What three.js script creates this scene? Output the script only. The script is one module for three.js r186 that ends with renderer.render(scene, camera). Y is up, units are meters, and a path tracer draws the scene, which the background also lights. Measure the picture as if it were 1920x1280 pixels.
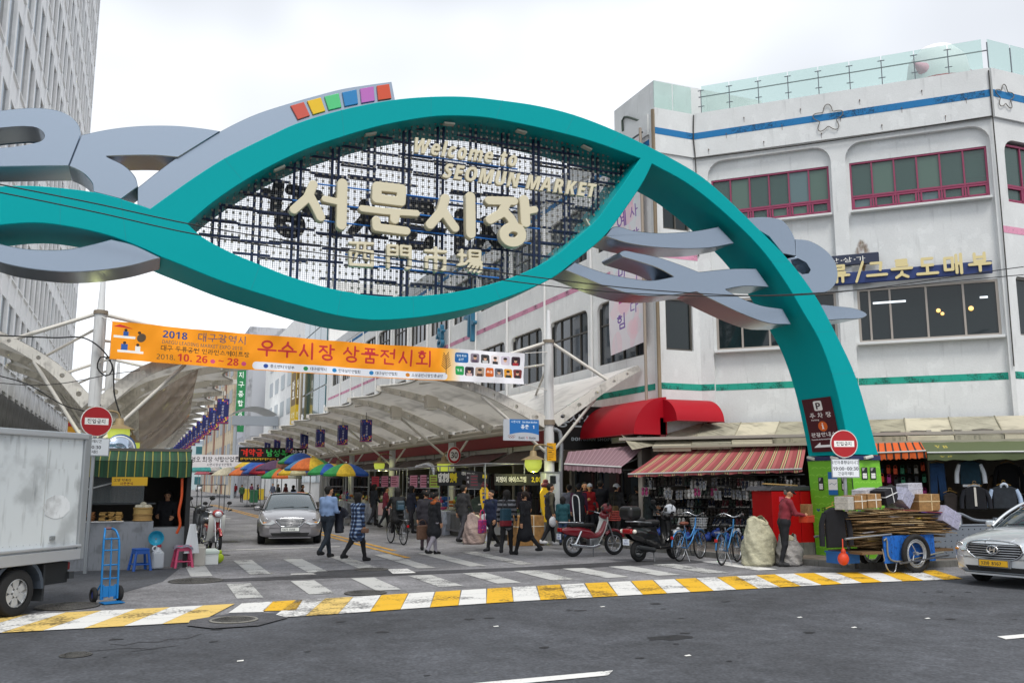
import * as THREE from 'three';
import { mergeGeometries, toCreasedNormals } from 'three/addons/utils/BufferGeometryUtils.js';
import { RoundedBoxGeometry } from 'three/addons/geometries/RoundedBoxGeometry.js';
import { FontLoader } from 'three/addons/loaders/FontLoader.js';
import { TextGeometry } from 'three/addons/geometries/TextGeometry.js';

// ---------- camera, sky, sun, exposure. World: x = across the market street, -z = down the street, metres.
const scene = new THREE.Scene();
const FPX = 1685, EYE = 1.8, PITCH = Math.atan(265 / FPX), YAW = Math.atan(690 / FPX);
const camera = new THREE.PerspectiveCamera(2 * Math.atan(640 / FPX) * 180 / Math.PI, 1024 / 682, 0.1, 2000);
camera.position.set(0, EYE, 0);
camera.rotation.set(PITCH, -YAW, 0, 'YXZ');
const renderer = new THREE.WebGLRenderer({ antialias: true });
renderer.toneMapping = THREE.LinearToneMapping;
renderer.toneMappingExposure = 2.3;
renderer.shadowMap.enabled = true;

let seed = 7;
const rnd = (a = 0, b = 1) => { seed = (seed * 1664525 + 1013904223) >>> 0; return a + (b - a) * seed / 4294967296; };
const pick = (l) => l[Math.floor(rnd() * l.length) % l.length];
const hash = (i, j, s) => { let h = (i * 374761393 + j * 668265263 + s * 2246822519) | 0; h = Math.imul(h ^ (h >>> 13), 1274126177); return ((h ^ (h >>> 16)) >>> 0) / 4294967296; };
function vn(x, y, per, s) {
  const i = Math.floor(x), j = Math.floor(y), m = (k) => ((k % per) + per) % per;
  let f = x - i, g = y - j; f = f * f * (3 - 2 * f); g = g * g * (3 - 2 * g);
  const a = hash(m(i), m(j), s), b = hash(m(i + 1), m(j), s), c = hash(m(i), m(j + 1), s), d = hash(m(i + 1), m(j + 1), s);
  return (a * (1 - f) + b * f) * (1 - g) + (c * (1 - f) + d * f) * g;
}
function fbm(u, v, per, oct, s = 1) { let t = 0, a = .5, n = 0; for (let k = 0; k < oct; k++) { t += a * vn(u * per, v * per, per, s + k); n += a; a *= .5; per *= 2; } return t / n; }
const smooth = (a, b, x) => { x = Math.min(1, Math.max(0, (x - a) / (b - a))); return x * x * (3 - 2 * x); };

{ // overcast sky: bright even cloud with faint bluish folds
  const w = 1024, h = 512, d = new Float32Array(w * h * 4);
  for (let y = 0; y < h; y++) for (let x = 0; x < w; x++) {
    const el = (y + .5) / h * Math.PI - Math.PI / 2, az = (x + .5) / w;
    const n = fbm(az, y / h * .5, 8, 5, 3), n2 = fbm(az, y / h, 16, 4, 9), c = smooth(.4, .66, n * .7 + n2 * .3), up = Math.sin(el);
    const b = up < -.02 ? .2 : .615 - .235 * c, i = (y * w + x) * 4;
    d[i] = b * (.955 - .045 * c); d[i + 1] = b * (.985 - .03 * c); d[i + 2] = b * 1.03; d[i + 3] = 1;
  }
  const t = new THREE.DataTexture(d, w, h, THREE.RGBAFormat, THREE.FloatType);
  t.mapping = THREE.EquirectangularReflectionMapping; t.magFilter = THREE.LinearFilter; t.needsUpdate = true;
  scene.background = t; scene.environment = t;
}
const sun = new THREE.DirectionalLight(0xfffaf2, .95);
sun.position.set(4, 44, 8); sun.target.position.set(6, 0, -20); sun.castShadow = true; sun.shadow.radius = 34;
Object.assign(sun.shadow.camera, { left: -60, right: 60, top: 60, bottom: -60, near: 1, far: 220 }); sun.shadow.mapSize.set(2048, 2048);
scene.add(sun, sun.target);

// ---------- photo pixel to world: along a pixel's ray until it meets the ground, a wall or a plane
const V = (x, y, z) => new THREE.Vector3(x, y, z);
function ray(u, v) { return V(u - 960, 640 - v, -FPX).applyEuler(new THREE.Euler(PITCH, -YAW, 0, 'YXZ')); }
const G = (u, v, y = 0) => { const r = ray(u, v); return r.multiplyScalar((y - EYE) / r.y).add(V(0, EYE, 0)); };
const WZ = (u, v, z) => { const r = ray(u, v); return r.multiplyScalar(z / r.z).add(V(0, EYE, 0)); };
const WX = (u, v, x) => { const r = ray(u, v); return r.multiplyScalar(x / r.x).add(V(0, EYE, 0)); };

// ---------- names and objects
const taken = new Map();
function numbered(n) { const k = taken.get(n) ?? 0; taken.set(n, k + 1); return k ? n + '_' + String(k).padStart(3, '0') : n; }
function tag(o, label, category, group, kind) { if (label) o.userData.label = label; if (category) o.userData.category = category; if (group) o.userData.group = group; if (kind) o.userData.kind = kind; return o; }
function thing(name, label, category, pos = [0, 0, 0], turn = 0, group) { const o = new THREE.Group(); o.name = numbered(name); scene.add(o); o.position.set(...(pos.isVector3 ? [pos.x, pos.y, pos.z] : pos)); o.rotation.y = turn; return tag(o, label, category, group); }
function part(name, geo, mat, parent = scene) {
  if (Array.isArray(geo)) geo = mg(geo);
  const m = new THREE.Mesh(geo, mat); m.name = parent === scene ? numbered(name) : name; m.castShadow = m.receiveShadow = true; parent.add(m); return m;
}
function struct(name, geo, mat) { const m = part(name, geo, mat); m.userData.kind = 'structure'; return m; }
function copy(o, pos, turn, label, group) { const c = o.clone(); c.name = numbered(o.name.replace(/_\d{3}$/, '')); scene.add(c); if (pos) c.position.set(...(pos.isVector3 ? [pos.x, pos.y, pos.z] : pos)); if (turn !== undefined) c.rotation.y = turn; c.userData = { ...o.userData }; if (label) c.userData.label = label; if (group) c.userData.group = group; return c; }

// ---------- geometry helpers
function mg(list) {
  list = list.flat(Infinity).map((g) => { g = g.index ? g.toNonIndexed() : g; for (const k of Object.keys(g.attributes)) if (!['position', 'normal', 'uv'].includes(k)) g.deleteAttribute(k); if (!g.attributes.normal) g.computeVertexNormals(); if (!g.attributes.uv) g.setAttribute('uv', new THREE.BufferAttribute(new Float32Array(g.attributes.position.count * 2), 2)); return g; });
  return list.length === 1 ? list[0] : mergeGeometries(list);
}
const tr = (g, x = 0, y = 0, z = 0, rx = 0, ry = 0, rz = 0) => g.applyMatrix4(new THREE.Matrix4().makeRotationFromEuler(new THREE.Euler(rx, ry, rz)).setPosition(x, y, z));
const box = (w, h, d, x, y, z, rx, ry, rz) => tr(new THREE.BoxGeometry(w, h, d), x, y, z, rx, ry, rz);
const rbox = (w, h, d, r, x, y, z, rx, ry, rz) => tr(new RoundedBoxGeometry(w, h, d, 2, Math.min(r, w / 2.01, h / 2.01, d / 2.01)), x, y, z, rx, ry, rz);
const cyl = (r1, r2, h, x, y, z, rx, ry, rz, n = 14, open = false) => tr(new THREE.CylinderGeometry(r1, r2, h, n, 1, open), x, y, z, rx, ry, rz);
const ball = (r, x, y, z, sx = 1, sy = 1, sz = 1, n = 14) => new THREE.SphereGeometry(r, n, Math.max(6, n * .7 | 0)).scale(sx, sy, sz).translate(x, y, z);
const torus = (R, r, x, y, z, rx, ry, rz, n = 28, m = 8, arc) => tr(new THREE.TorusGeometry(R, r, m, n, arc), x, y, z, rx, ry, rz);
const v3 = (p) => (p.isVector3 ? p : V(...p));
function rod(a, b, r, n = 8, r2 = r) {
  a = v3(a); b = v3(b); const d = b.clone().sub(a), g = new THREE.CylinderGeometry(r2, r, d.length(), n);
  return g.applyMatrix4(new THREE.Matrix4().compose(a.clone().add(b).multiplyScalar(.5), new THREE.Quaternion().setFromUnitVectors(V(0, 1, 0), d.normalize()), V(1, 1, 1)));
}
function beam(a, b, w, h) { // square bar between points, h measured upwards
  a = v3(a); b = v3(b); const d = b.clone().sub(a), L = d.length(), m = new THREE.Matrix4().lookAt(a, b, Math.abs(d.y) > .99 * L ? V(0, 0, 1) : V(0, 1, 0)).setPosition(a.clone().add(b).multiplyScalar(.5));
  return new THREE.BoxGeometry(w, h, L).applyMatrix4(m);
}
const tube = (pts, r, n = 24, m = 7, closed = false) => new THREE.TubeGeometry(new THREE.CatmullRomCurve3(pts.map(v3), closed, 'centripetal'), n, r, m, closed);
const lathe = (pts, n = 20) => new THREE.LatheGeometry(pts.map((p) => new THREE.Vector2(...p)), n);
function shp(pts, holes = []) { const s = new THREE.Shape(pts.map((p) => (p.isVector2 ? p : new THREE.Vector2(p[0], p[1])))); for (const h of holes) s.holes.push(new THREE.Path(h.map((p) => (p.isVector2 ? p : new THREE.Vector2(p[0], p[1]))))); return s; }
const ext = (s, depth, bevel = 0, seg = 1) => new THREE.ExtrudeGeometry(s instanceof THREE.Shape || s[0] instanceof THREE.Shape ? s : shp(s), { depth, bevelEnabled: bevel > 0, bevelSize: bevel, bevelThickness: bevel, bevelOffset: -bevel, bevelSegments: seg, curveSegments: 8 });
function quad(a, b, c, d, nu = 1, nv = 1, sag) { // grid sheet over four corners a b c d (counter-clockwise from the front), uv 0..1
  [a, b, c, d] = [a, b, c, d].map(v3); const g = new THREE.PlaneGeometry(1, 1, nu, nv), p = g.attributes.position;
  for (let i = 0; i < p.count; i++) { const u = p.getX(i) + .5, v = p.getY(i) + .5, q = a.clone().lerp(b, u).lerp(d.clone().lerp(c, u), v); if (sag) q.add(sag(u, v)); p.setXYZ(i, q.x, q.y, q.z); }
  g.computeVertexNormals(); return g;
}
function sheet(fn, nu, nv) { const g = new THREE.PlaneGeometry(1, 1, nu, nv), p = g.attributes.position; for (let i = 0; i < p.count; i++) { const q = fn(p.getX(i) + .5, p.getY(i) + .5); p.setXYZ(i, q[0], q[1], q[2]); } g.computeVertexNormals(); return g; }
function buv(g, s = 1) { // uv in metres / s from the face's main direction
  g = g.index ? g.toNonIndexed() : g; if (!g.attributes.normal) g.computeVertexNormals(); const p = g.attributes.position, n = g.attributes.normal, uv = new Float32Array(p.count * 2);
  for (let i = 0; i < p.count; i += 3) {
    const ax = Math.abs(n.getX(i)), ay = Math.abs(n.getY(i)), az = Math.abs(n.getZ(i));
    for (let k = i; k < i + 3; k++) { const x = p.getX(k), y = p.getY(k), z = p.getZ(k); const [a, b] = ay > ax && ay > az ? [x, z] : ax > az ? [z, y] : [x, y]; uv[2 * k] = a / s; uv[2 * k + 1] = b / s; }
  }
  g.setAttribute('uv', new THREE.BufferAttribute(uv, 2)); return g;
}
// ---------- textures and materials
function tex(w, h, fn, srgb = true, rep) {
  const d = new Uint8Array(w * h * 4);
  for (let y = 0; y < h; y++) for (let x = 0; x < w; x++) { const c = fn((x + .5) / w, (y + .5) / h), i = (y * w + x) * 4; d[i] = c[0]; d[i + 1] = c[1]; d[i + 2] = c[2]; d[i + 3] = c[3] ?? 255; }
  const t = new THREE.DataTexture(d, w, h); t.wrapS = t.wrapT = THREE.RepeatWrapping; t.magFilter = THREE.LinearFilter; t.minFilter = THREE.LinearMipmapLinearFilter; t.generateMipmaps = true; if (srgb) t.colorSpace = THREE.SRGBColorSpace; if (rep) t.repeat.set(...rep); t.needsUpdate = true; return t;
}
function canvas(w, h, draw) { const c = document.createElement('canvas'); c.width = w; c.height = h; const x = c.getContext('2d'); draw(x, w, h); const t = new THREE.CanvasTexture(c); t.colorSpace = THREE.SRGBColorSpace; t.anisotropy = 8; return t; }
const matCache = new Map();
function M(color, rough = .7, metal = 0, o) { const k = o ? null : color + '|' + rough + '|' + metal; if (k && matCache.has(k)) return matCache.get(k); const m = new THREE.MeshStandardMaterial({ color, roughness: rough, metalness: metal, ...o }); if (k) matCache.set(k, m); return m; }
const MP = (color, rough, metal, o) => new THREE.MeshPhysicalMaterial({ color, roughness: rough, metalness: metal, ...o });
const clampB = (x) => Math.max(0, Math.min(255, x));
const T = {
  asphalt: tex(1024, 1024, (u, v) => { const n = fbm(u, v, 256, 2, 1), m = fbm(u, v, 4, 5, 5), k = fbm(u, v, 60, 2, 8); const q = fbm(u, v, 24, 3, 77), c = 150 + (n - .5) * 64 + (m - .5) * 74 + (q - .5) * 40 + (k > .72 ? 12 : 0); return [clampB(c), clampB(c), clampB(c * 1.015)]; }),
  grain: tex(512, 512, (u, v) => { const c = 255 * fbm(u, v, 160, 2, 2); return [c, c, c]; }, false),
  wall: tex(1024, 1024, (u, v) => { const m = fbm(u, v, 5, 6, 11), s = fbm(u * 1, v * .12, 40, 3, 13), n = fbm(u, v, 200, 1, 3), f = fbm(u, v, 14, 4, 17); let c = 243 + (m - .5) * 22 - smooth(.64, .9, s) * 16 + (n - .5) * 8; const chip = f > .68 ? 6 : 0; return [clampB(c + chip), clampB(c + chip), clampB(c - 1 + chip)]; }),
  conc: tex(512, 512, (u, v) => { const m = fbm(u, v, 6, 5, 21), s = fbm(u, v * .1, 32, 3, 23), n = fbm(u, v, 120, 2, 4); const c = 190 + (m - .5) * 60 - smooth(.55, .8, s) * 40 + (n - .5) * 26; return [clampB(c), clampB(c), clampB(c - 3)]; }),
  worn: tex(1024, 1024, (u, v) => { const m = fbm(u, v, 9, 5, 31), n = fbm(u, v, 140, 2, 33), k = smooth(.5, .74, m * .6 + n * .4); return [255 - k * 120, 255 - k * 120, 255 - k * 118]; }),
  cloth: tex(512, 512, (u, v) => { const m = fbm(u, v, 12, 4, 41), n = fbm(u, v, 128, 1, 43); const c = 215 + (m - .5) * 70 + (n - .5) * 30; return [clampB(c), clampB(c), clampB(c)]; }),
  grime: tex(512, 512, (u, v) => { const m = fbm(u, v, 5, 5, 51), s = fbm(u, v * .15, 30, 3, 53); const c = 240 - smooth(.5, .8, m) * 40 - smooth(.6, .85, s) * 30; return [clampB(c), clampB(c - 1), clampB(c - 2)]; }),
};
const white = M(0xe6e6e4, .6), black = M(0x0d0d0f, .7), steel = M(0xa8abb0, .32, .9), dsteel = M(0x55585c, .45, .7), rubber = M(0x17181a, .85), chrome = M(0xd0d2d6, .12, 1);
const glassDark = MP(0x141b20, .06, 0, { clearcoat: 1, clearcoatRoughness: .03 });
// ---------- Hangul strokes: a syllable becomes polylines in a unit box (y down)
const CONS = {
  'ㄱ': [[[.08, .14], [.86, .14], [.78, .92]]], 'ㄴ': [[[.14, .08], [.14, .86], [.92, .86]]], 'ㄷ': [[[.9, .14], [.14, .14], [.14, .86], [.92, .86]]],
  'ㄹ': [[[.1, .1], [.86, .1], [.86, .48], [.14, .48], [.14, .88], [.92, .88]]], 'ㅁ': [[[.14, .12], [.86, .12], [.86, .88], [.14, .88], [.14, .12]]],
  'ㅂ': [[[.14, .06], [.14, .88], [.86, .88], [.86, .06]], [[.14, .46], [.86, .46]]], 'ㅅ': [[[.5, .08], [.44, .45], [.06, .92]], [[.48, .42], [.94, .92]]],
  'ㅇ': ['o'], 'ㅈ': [[[.1, .12], [.9, .12]], [[.52, .12], [.44, .5], [.06, .92]], [[.48, .46], [.94, .92]]], 'ㅊ': [[[.4, -.02], [.6, -.02]], [[.1, .2], [.9, .2]], [[.5, .2], [.44, .55], [.06, .94]], [[.48, .52], [.94, .94]]],
  'ㅋ': [[[.08, .12], [.86, .12], [.8, .92]], [[.08, .5], [.82, .5]]], 'ㅌ': [[[.9, .1], [.14, .1], [.14, .88], [.92, .88]], [[.14, .48], [.86, .48]]],
  'ㅍ': [[[.08, .12], [.92, .12]], [[.08, .86], [.92, .86]], [[.32, .12], [.34, .86]], [[.68, .12], [.66, .86]]], 'ㅎ': [[[.36, -.02], [.64, -.02]], [[.06, .2], [.94, .2]], 'h'],
};
const LEAD = 'ㄱㄲㄴㄷㄸㄹㅁㅂㅃㅅㅆㅇㅈㅉㅊㅋㅌㅍㅎ', VOW = 'ㅏㅐㅑㅒㅓㅔㅕㅖㅗㅘㅙㅚㅛㅜㅝㅞㅟㅠㅡㅢㅣ', TAIL = ' ㄱㄲㄳㄴㄵㄶㄷㄹㄺㄻㄼㄽㄾㄿㅀㅁㅂㅄㅅㅆㅇㅈㅊㅋㅌㅍㅎ';
const PLAIN = { 'ㄲ': 'ㄱ', 'ㄸ': 'ㄷ', 'ㅃ': 'ㅂ', 'ㅆ': 'ㅅ', 'ㅉ': 'ㅈ' };
const UP = { 'ㅏ': [[[.3, 0], [.3, 1]], [[.3, .45], [.9, .45]]], 'ㅐ': [[[.15, .03], [.15, .97]], [[.75, 0], [.75, 1]], [[.15, .48], [.75, .48]]], 'ㅑ': [[[.3, 0], [.3, 1]], [[.3, .32], [.9, .32]], [[.3, .62], [.9, .62]]], 'ㅓ': [[[.7, 0], [.7, 1]], [[.1, .45], [.7, .45]]], 'ㅔ': [[[.45, .03], [.45, .97]], [[.85, 0], [.85, 1]], [[0, .45], [.45, .45]]], 'ㅕ': [[[.7, 0], [.7, 1]], [[.1, .32], [.7, .32]], [[.1, .62], [.7, .62]]], 'ㅖ': [[[.45, .03], [.45, .97]], [[.85, 0], [.85, 1]], [[0, .35], [.45, .35]], [[0, .6], [.45, .6]]], 'ㅣ': [[[.45, 0], [.45, 1]]], 'ㅒ': [[[.15, 0], [.15, 1]], [[.75, 0], [.75, 1]], [[.15, .4], [.75, .4]], [[.15, .6], [.75, .6]]] };
const FLAT = { 'ㅗ': [[[0, .8], [1, .8]], [[.5, .1], [.5, .8]]], 'ㅛ': [[[0, .8], [1, .8]], [[.34, .1], [.34, .8]], [[.66, .1], [.66, .8]]], 'ㅜ': [[[0, .2], [1, .2]], [[.5, .2], [.5, .95]]], 'ㅠ': [[[0, .2], [1, .2]], [[.34, .2], [.34, .95]], [[.66, .2], [.66, .95]]], 'ㅡ': [[[0, .5], [1, .5]]] };
const MIX = { 'ㅘ': 'ㅗㅏ', 'ㅙ': 'ㅗㅐ', 'ㅚ': 'ㅗㅣ', 'ㅝ': 'ㅜㅓ', 'ㅞ': 'ㅜㅔ', 'ㅟ': 'ㅜㅣ', 'ㅢ': 'ㅡㅣ' };
function oval(cx, cy, rx, ry, n = 18) { const l = []; for (let i = 0; i <= n; i++) { const a = i / n * Math.PI * 2 - Math.PI / 2; l.push([cx + rx * Math.cos(a), cy + ry * Math.sin(a)]); } return l; }
function place(list, x, y, w, h) { return list.map((s) => (s === 'o' ? oval(x + w * .5, y + h * .5, w * .42, h * .42) : s === 'h' ? oval(x + w * .5, y + h * .66, w * .34, h * .3) : s.map(([a, b]) => [x + a * w, y + b * h]))); }
function syllable(ch) {
  const c = ch.charCodeAt(0) - 0xac00; if (c < 0 || c > 11171) return null;
  let L = LEAD[Math.floor(c / 588)], Vw = VOW[Math.floor((c % 588) / 28)], F = TAIL[c % 28]; L = PLAIN[L] ?? L; F = PLAIN[F] ?? F; if (F !== ' ' && !CONS[F]) F = 'ㄹ';
  const fin = F !== ' ', out = [];
  if (UP[Vw]) { out.push(...place(CONS[L], .04, .06, .5, fin ? .46 : .8), ...place(UP[Vw], .6, .0, .36, fin ? .56 : .98)); if (fin) out.push(...place(CONS[F], .2, .62, .66, .36)); }
  else if (FLAT[Vw]) { out.push(...place(CONS[L], .18, .02, .64, fin ? .34 : .48), ...place(FLAT[Vw], .02, fin ? .36 : .5, .96, fin ? .27 : .46)); if (fin) out.push(...place(CONS[F], .18, .66, .64, .32)); }
  else { const [a, b] = MIX[Vw]; out.push(...place(CONS[L], .06, .04, .46, fin ? .3 : .44), ...place(FLAT[a], .0, fin ? .32 : .48, .6, fin ? .26 : .42), ...place(UP[b], .62, .0, .34, fin ? .6 : .98)); if (fin) out.push(...place(CONS[F], .2, .66, .66, .32)); }
  return out;
}
// mixed Hangul and Latin on a canvas; size is the height, returns the width used
function write(x, str, px, py, size, o = {}) {
  const { fill = '#fff', w = .1, font = 'sans-serif', bold = true, gap = .08, stretch = 1, slant = 0 } = o; let cx = px; x.save(); x.lineCap = x.lineJoin = 'round'; x.strokeStyle = x.fillStyle = fill; x.textBaseline = 'alphabetic'; x.textAlign = 'left'; x.font = (bold ? 'bold ' : '') + size * .98 + 'px ' + font;
  for (const ch of str) {
    const s = syllable(ch);
    if (!s) { const m = x.measureText(ch).width * stretch; x.save(); x.translate(cx, py + size * .86); x.scale(stretch, 1); x.fillText(ch, 0, 0); x.restore(); cx += ch === ' ' ? size * .32 : m; continue; }
    x.lineWidth = size * w; const ww = size * .92 * stretch;
    for (const l of s) { x.beginPath(); l.forEach(([a, b], i) => { const X = cx + a * ww + slant * (1 - b) * size, Y = py + (.04 + b * .92) * size; i ? x.lineTo(X, Y) : x.moveTo(X, Y); }); x.stroke(); }
    cx += ww + size * gap;
  }
  x.restore(); return cx - px;
}
const widthOf = (x, str, size, o = {}) => { const { stretch = 1, gap = .08, bold = true, font = 'sans-serif' } = o; x.font = (bold ? 'bold ' : '') + size * .98 + 'px ' + font; let t = 0; for (const ch of str) t += syllable(ch) ? size * .92 * stretch + size * gap : ch === ' ' ? size * .32 : x.measureText(ch).width * stretch; return t; };
const writeC = (x, str, cx, py, size, o) => write(x, str, cx - widthOf(x, str, size, o) / 2, py, size, o);

// ---------- solid letters: strokes [{p:[[x,y]..], w:half width}] (y up, metres) joined into one outline and extruded
function contours(f, x0, y0, x1, y1, h) {
  const nx = Math.ceil((x1 - x0) / h), ny = Math.ceil((y1 - y0) / h), v = new Float32Array((nx + 1) * (ny + 1)), at = (i, j) => v[j * (nx + 1) + i];
  for (let j = 0; j <= ny; j++) for (let i = 0; i <= nx; i++) v[j * (nx + 1) + i] = f(x0 + i * h, y0 + j * h) || 1e-9;
  const next = new Map(), pt = new Map(), TB = { 1: [[0, 3]], 2: [[1, 0]], 4: [[2, 1]], 8: [[3, 2]], 3: [[1, 3]], 6: [[2, 0]], 12: [[3, 1]], 9: [[0, 2]], 7: [[2, 3]], 14: [[3, 0]], 13: [[0, 1]], 11: [[1, 2]], 5: [[0, 3], [2, 1]], 10: [[1, 0], [3, 2]] };
  const edge = (i, j, e) => { const [a, b, c, d] = e === 0 ? [i, j, i + 1, j] : e === 1 ? [i + 1, j, i + 1, j + 1] : e === 2 ? [i, j + 1, i + 1, j + 1] : [i, j, i, j + 1]; const k = (b * (nx + 1) + a) * 2 + (e === 1 || e === 3 ? 1 : 0); if (!pt.has(k)) { const p = at(a, b), q = at(c, d), t = p / (p - q); pt.set(k, [x0 + (a + (c - a) * t) * h, y0 + (b + (d - b) * t) * h]); } return k; };
  for (let j = 0; j < ny; j++) for (let i = 0; i < nx; i++) { const c = (at(i, j) < 0) + 2 * (at(i + 1, j) < 0) + 4 * (at(i + 1, j + 1) < 0) + 8 * (at(i, j + 1) < 0); for (const [a, b] of TB[c] ?? []) next.set(edge(i, j, a), edge(i, j, b)); }
  const loops = []; while (next.size) { const s = next.keys().next().value; let k = s; const l = []; while (next.has(k)) { l.push(pt.get(k)); const n = next.get(k); next.delete(k); k = n; } if (l.length > 5) loops.push(l); }
  return loops.map((l) => { const o = []; for (let i = 0; i < l.length; i++) { const a = o[o.length - 1] ?? l[l.length - 1], b = l[i], c = l[(i + 1) % l.length], cr = Math.abs((b[0] - a[0]) * (c[1] - a[1]) - (b[1] - a[1]) * (c[0] - a[0])), L = Math.hypot(c[0] - a[0], c[1] - a[1]); if (cr / (L || 1) > h * .09 || Math.hypot(b[0] - a[0], b[1] - a[1]) > h * 7) o.push(b); } return o; });
}
function strokeShapes(strokes, h) {
  let x0 = 1e9, y0 = 1e9, x1 = -1e9, y1 = -1e9; const seg = [];
  for (const s of strokes) for (let i = 0; i < s.p.length; i++) { const [x, y] = s.p[i]; x0 = Math.min(x0, x - s.w); x1 = Math.max(x1, x + s.w); y0 = Math.min(y0, y - s.w); y1 = Math.max(y1, y + s.w); if (i) seg.push([...s.p[i - 1], x, y, s.w, s.sq]); }
  const f = (x, y) => { let d = 1e9; for (const [a, b, c, e, w] of seg) { const dx = c - a, dy = e - b; let t = ((x - a) * dx + (y - b) * dy) / (dx * dx + dy * dy || 1e-9); t = t < 0 ? 0 : t > 1 ? 1 : t; const q = Math.hypot(x - a - dx * t, y - b - dy * t) - w; if (q < d) d = q; } return d; };
  const loops = contours(f, x0 - 2 * h, y0 - 2 * h, x1 + 2 * h, y1 + 2 * h, h), area = (l) => l.reduce((s, p, i) => { const q = l[(i + 1) % l.length]; return s + p[0] * q[1] - q[0] * p[1]; }, 0) / 2;
  const outs = loops.filter((l) => area(l) > 0), hs = loops.filter((l) => area(l) < 0), inside = (p, l) => { let c = false; for (let i = 0, j = l.length - 1; i < l.length; j = i++) if ((l[i][1] > p[1]) !== (l[j][1] > p[1]) && p[0] < (l[j][0] - l[i][0]) * (p[1] - l[i][1]) / (l[j][1] - l[i][1]) + l[i][0]) c = !c; return c; };
  return outs.map((o) => shp(o, hs.filter((q) => inside(q[0], o))));
}
const sylStrokes = (ch, x, y, size, w, stretch = 1) => syllable(ch).map((l) => ({ p: l.map(([a, b]) => [x + a * size * stretch, y + (1 - b) * size]), w }));
// ---------- ground, roads, markings
function rsheet(pts, y, s = 6) { const g = new THREE.ShapeGeometry(shp(pts.map(([x, z]) => [x, -z]))); g.rotateX(-Math.PI / 2); g.translate(0, y, 0); return buv(g, s); }
const roadM = M(0x76797f, .93, 0, { map: T.asphalt, bumpMap: T.grain, bumpScale: .002 }), roadM2 = M(0xc6c5c6, .93, 0, { map: T.asphalt, bumpMap: T.grain, bumpScale: .004 }), patchM = M(0x66666a, .95, 0, { map: T.asphalt, bumpMap: T.grain, bumpScale: .006 });
struct('ground', rsheet([[-600, 300], [600, 300], [600, -900], [-600, -900]], -.03), roadM2);
struct('main_road', rsheet([[-120, 40], [120, 40], [120, -13.4], [-120, -13.4]], 0), roadM);
struct('market_street', rsheet([[-60, -13.4], [60, -13.4], [60, -420], [-60, -420]], 0), roadM2);
const pave = M(0x9c8f86, .9, 0, { map: T.conc }), kerbM = M(0x8e8d8a, .9, 0, { map: T.conc });
const KERB = [[60, -14.95], [15.2, -15.0], [14.2, -15.35], [13.7, -16.7], [13.1, -18.6], [12.7, -21.5], [12.75, -30], [12.75, -120]];
struct('pavement', buv(tr(ext(shp([...KERB, [60, -120]].map(([x, z]) => [x, z])), .12), 0, .125, 0, Math.PI / 2, 0, 0), 2), pave);
{ const k = thing('kerb', 'grey granite kerb edging the shop pavement', 'kerb'); k.userData = { kind: 'structure' };
  for (let i = 0; i < KERB.length - 2; i++) { const [x, z] = KERB[i], [a, b] = KERB[i + 1], L = Math.hypot(a - x, b - z), n = i ? Math.max(1, Math.round(L / 1)) : 24; for (let j = 0; j < n; j++) { const p = V(x + (a - x) * j / n, .063, z + (b - z) * j / n), q = V(x + (a - x) * (j + .97) / n, .063, z + (b - z) * (j + .97) / n); if (p.x > 30) continue; part('kerb_stone', buv(beam(p, q, .17, .132), 1), kerbM, k); } } }
struct('asphalt_patch', [rsheet([[.75, -17.75], [4.5, -17.62], [12.2, -17.78], [12.2, -18.65], [10.5, -18.75], [7.5, -18.35], [.9, -18.3]], .004)], patchM);
struct('asphalt_patch', [rsheet([[.66, -12.5], [.72, -12.95], [1.3, -13.42], [1.75, -13.3], [1.95, -12.7], [1.5, -12.15], [.95, -12.12]], .016, 2)], M(0x86868a, .95, 0, { map: T.asphalt, bumpMap: T.grain, bumpScale: .006 }));
struct('asphalt_patch', [rsheet([[-1.9, -13.6], [-2.2, -21], [.9, -20.9], [.5, -18.2], [-.6, -15.6]], .004)], roadM);
struct('asphalt_patch', [rsheet([[3.1, -18.0], [3.5, -19.1], [4.9, -19.3], [5.2, -18.5], [4.2, -17.95]], .008, 2)], patchM);
{ const seg = (a, b, w) => { const d = Math.hypot(b[0] - a[0], b[1] - a[1]), nx = -(b[1] - a[1]) / d * w, nz = (b[0] - a[0]) / d * w; return [[a[0] + nx, a[1] + nz], [b[0] + nx, b[1] + nz], [b[0] - nx, b[1] - nz], [a[0] - nx, a[1] - nz]]; };
  const geos = []; for (const c of [[[-.2, -11.5], [-.05, -11.35], [.1, -11.5], [.3, -11.4], [.42, -11.6], [.62, -11.55], [.8, -11.85]], [[-.4, -11.1], [0, -11.15], [.2, -11.0], [.5, -11.1]], [[0, -10.9], [.3, -11.0]]]) for (let i = 1; i < c.length; i++) geos.push(rsheet(seg(c[i - 1], c[i], .012), .004, 2));
  struct('road_crack', geos, M(0x3a3a3e, .95)); }
{ // oil spots and tar drips on the main road
  const g = []; for (let i = 0; i < 46; i++) { const x = rnd(-2, 13), z = rnd(-12.2, -8), r = rnd(.015, .07), pts = []; for (let k = 0; k < 10; k++) { const a = k / 10 * 6.283, q = r * rnd(.6, 1.2); pts.push([x + q * 1.4 * Math.cos(a), z - q * Math.sin(a)]); } g.push(rsheet(pts, .004, 2)); }
  const big = []; for (let k = 0; k < 16; k++) { const a = k / 16 * 6.283, q = rnd(.7, 1.1); big.push([5.9 + .34 * q * Math.cos(a), -9.45 - .16 * q * Math.sin(a)]); } g.push(rsheet(big, .004, 2));
  tag(struct('oil_stain', g, M(0x3c3c40, .8, 0, { map: T.asphalt })), null, null, null, 'structure'); }
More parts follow.
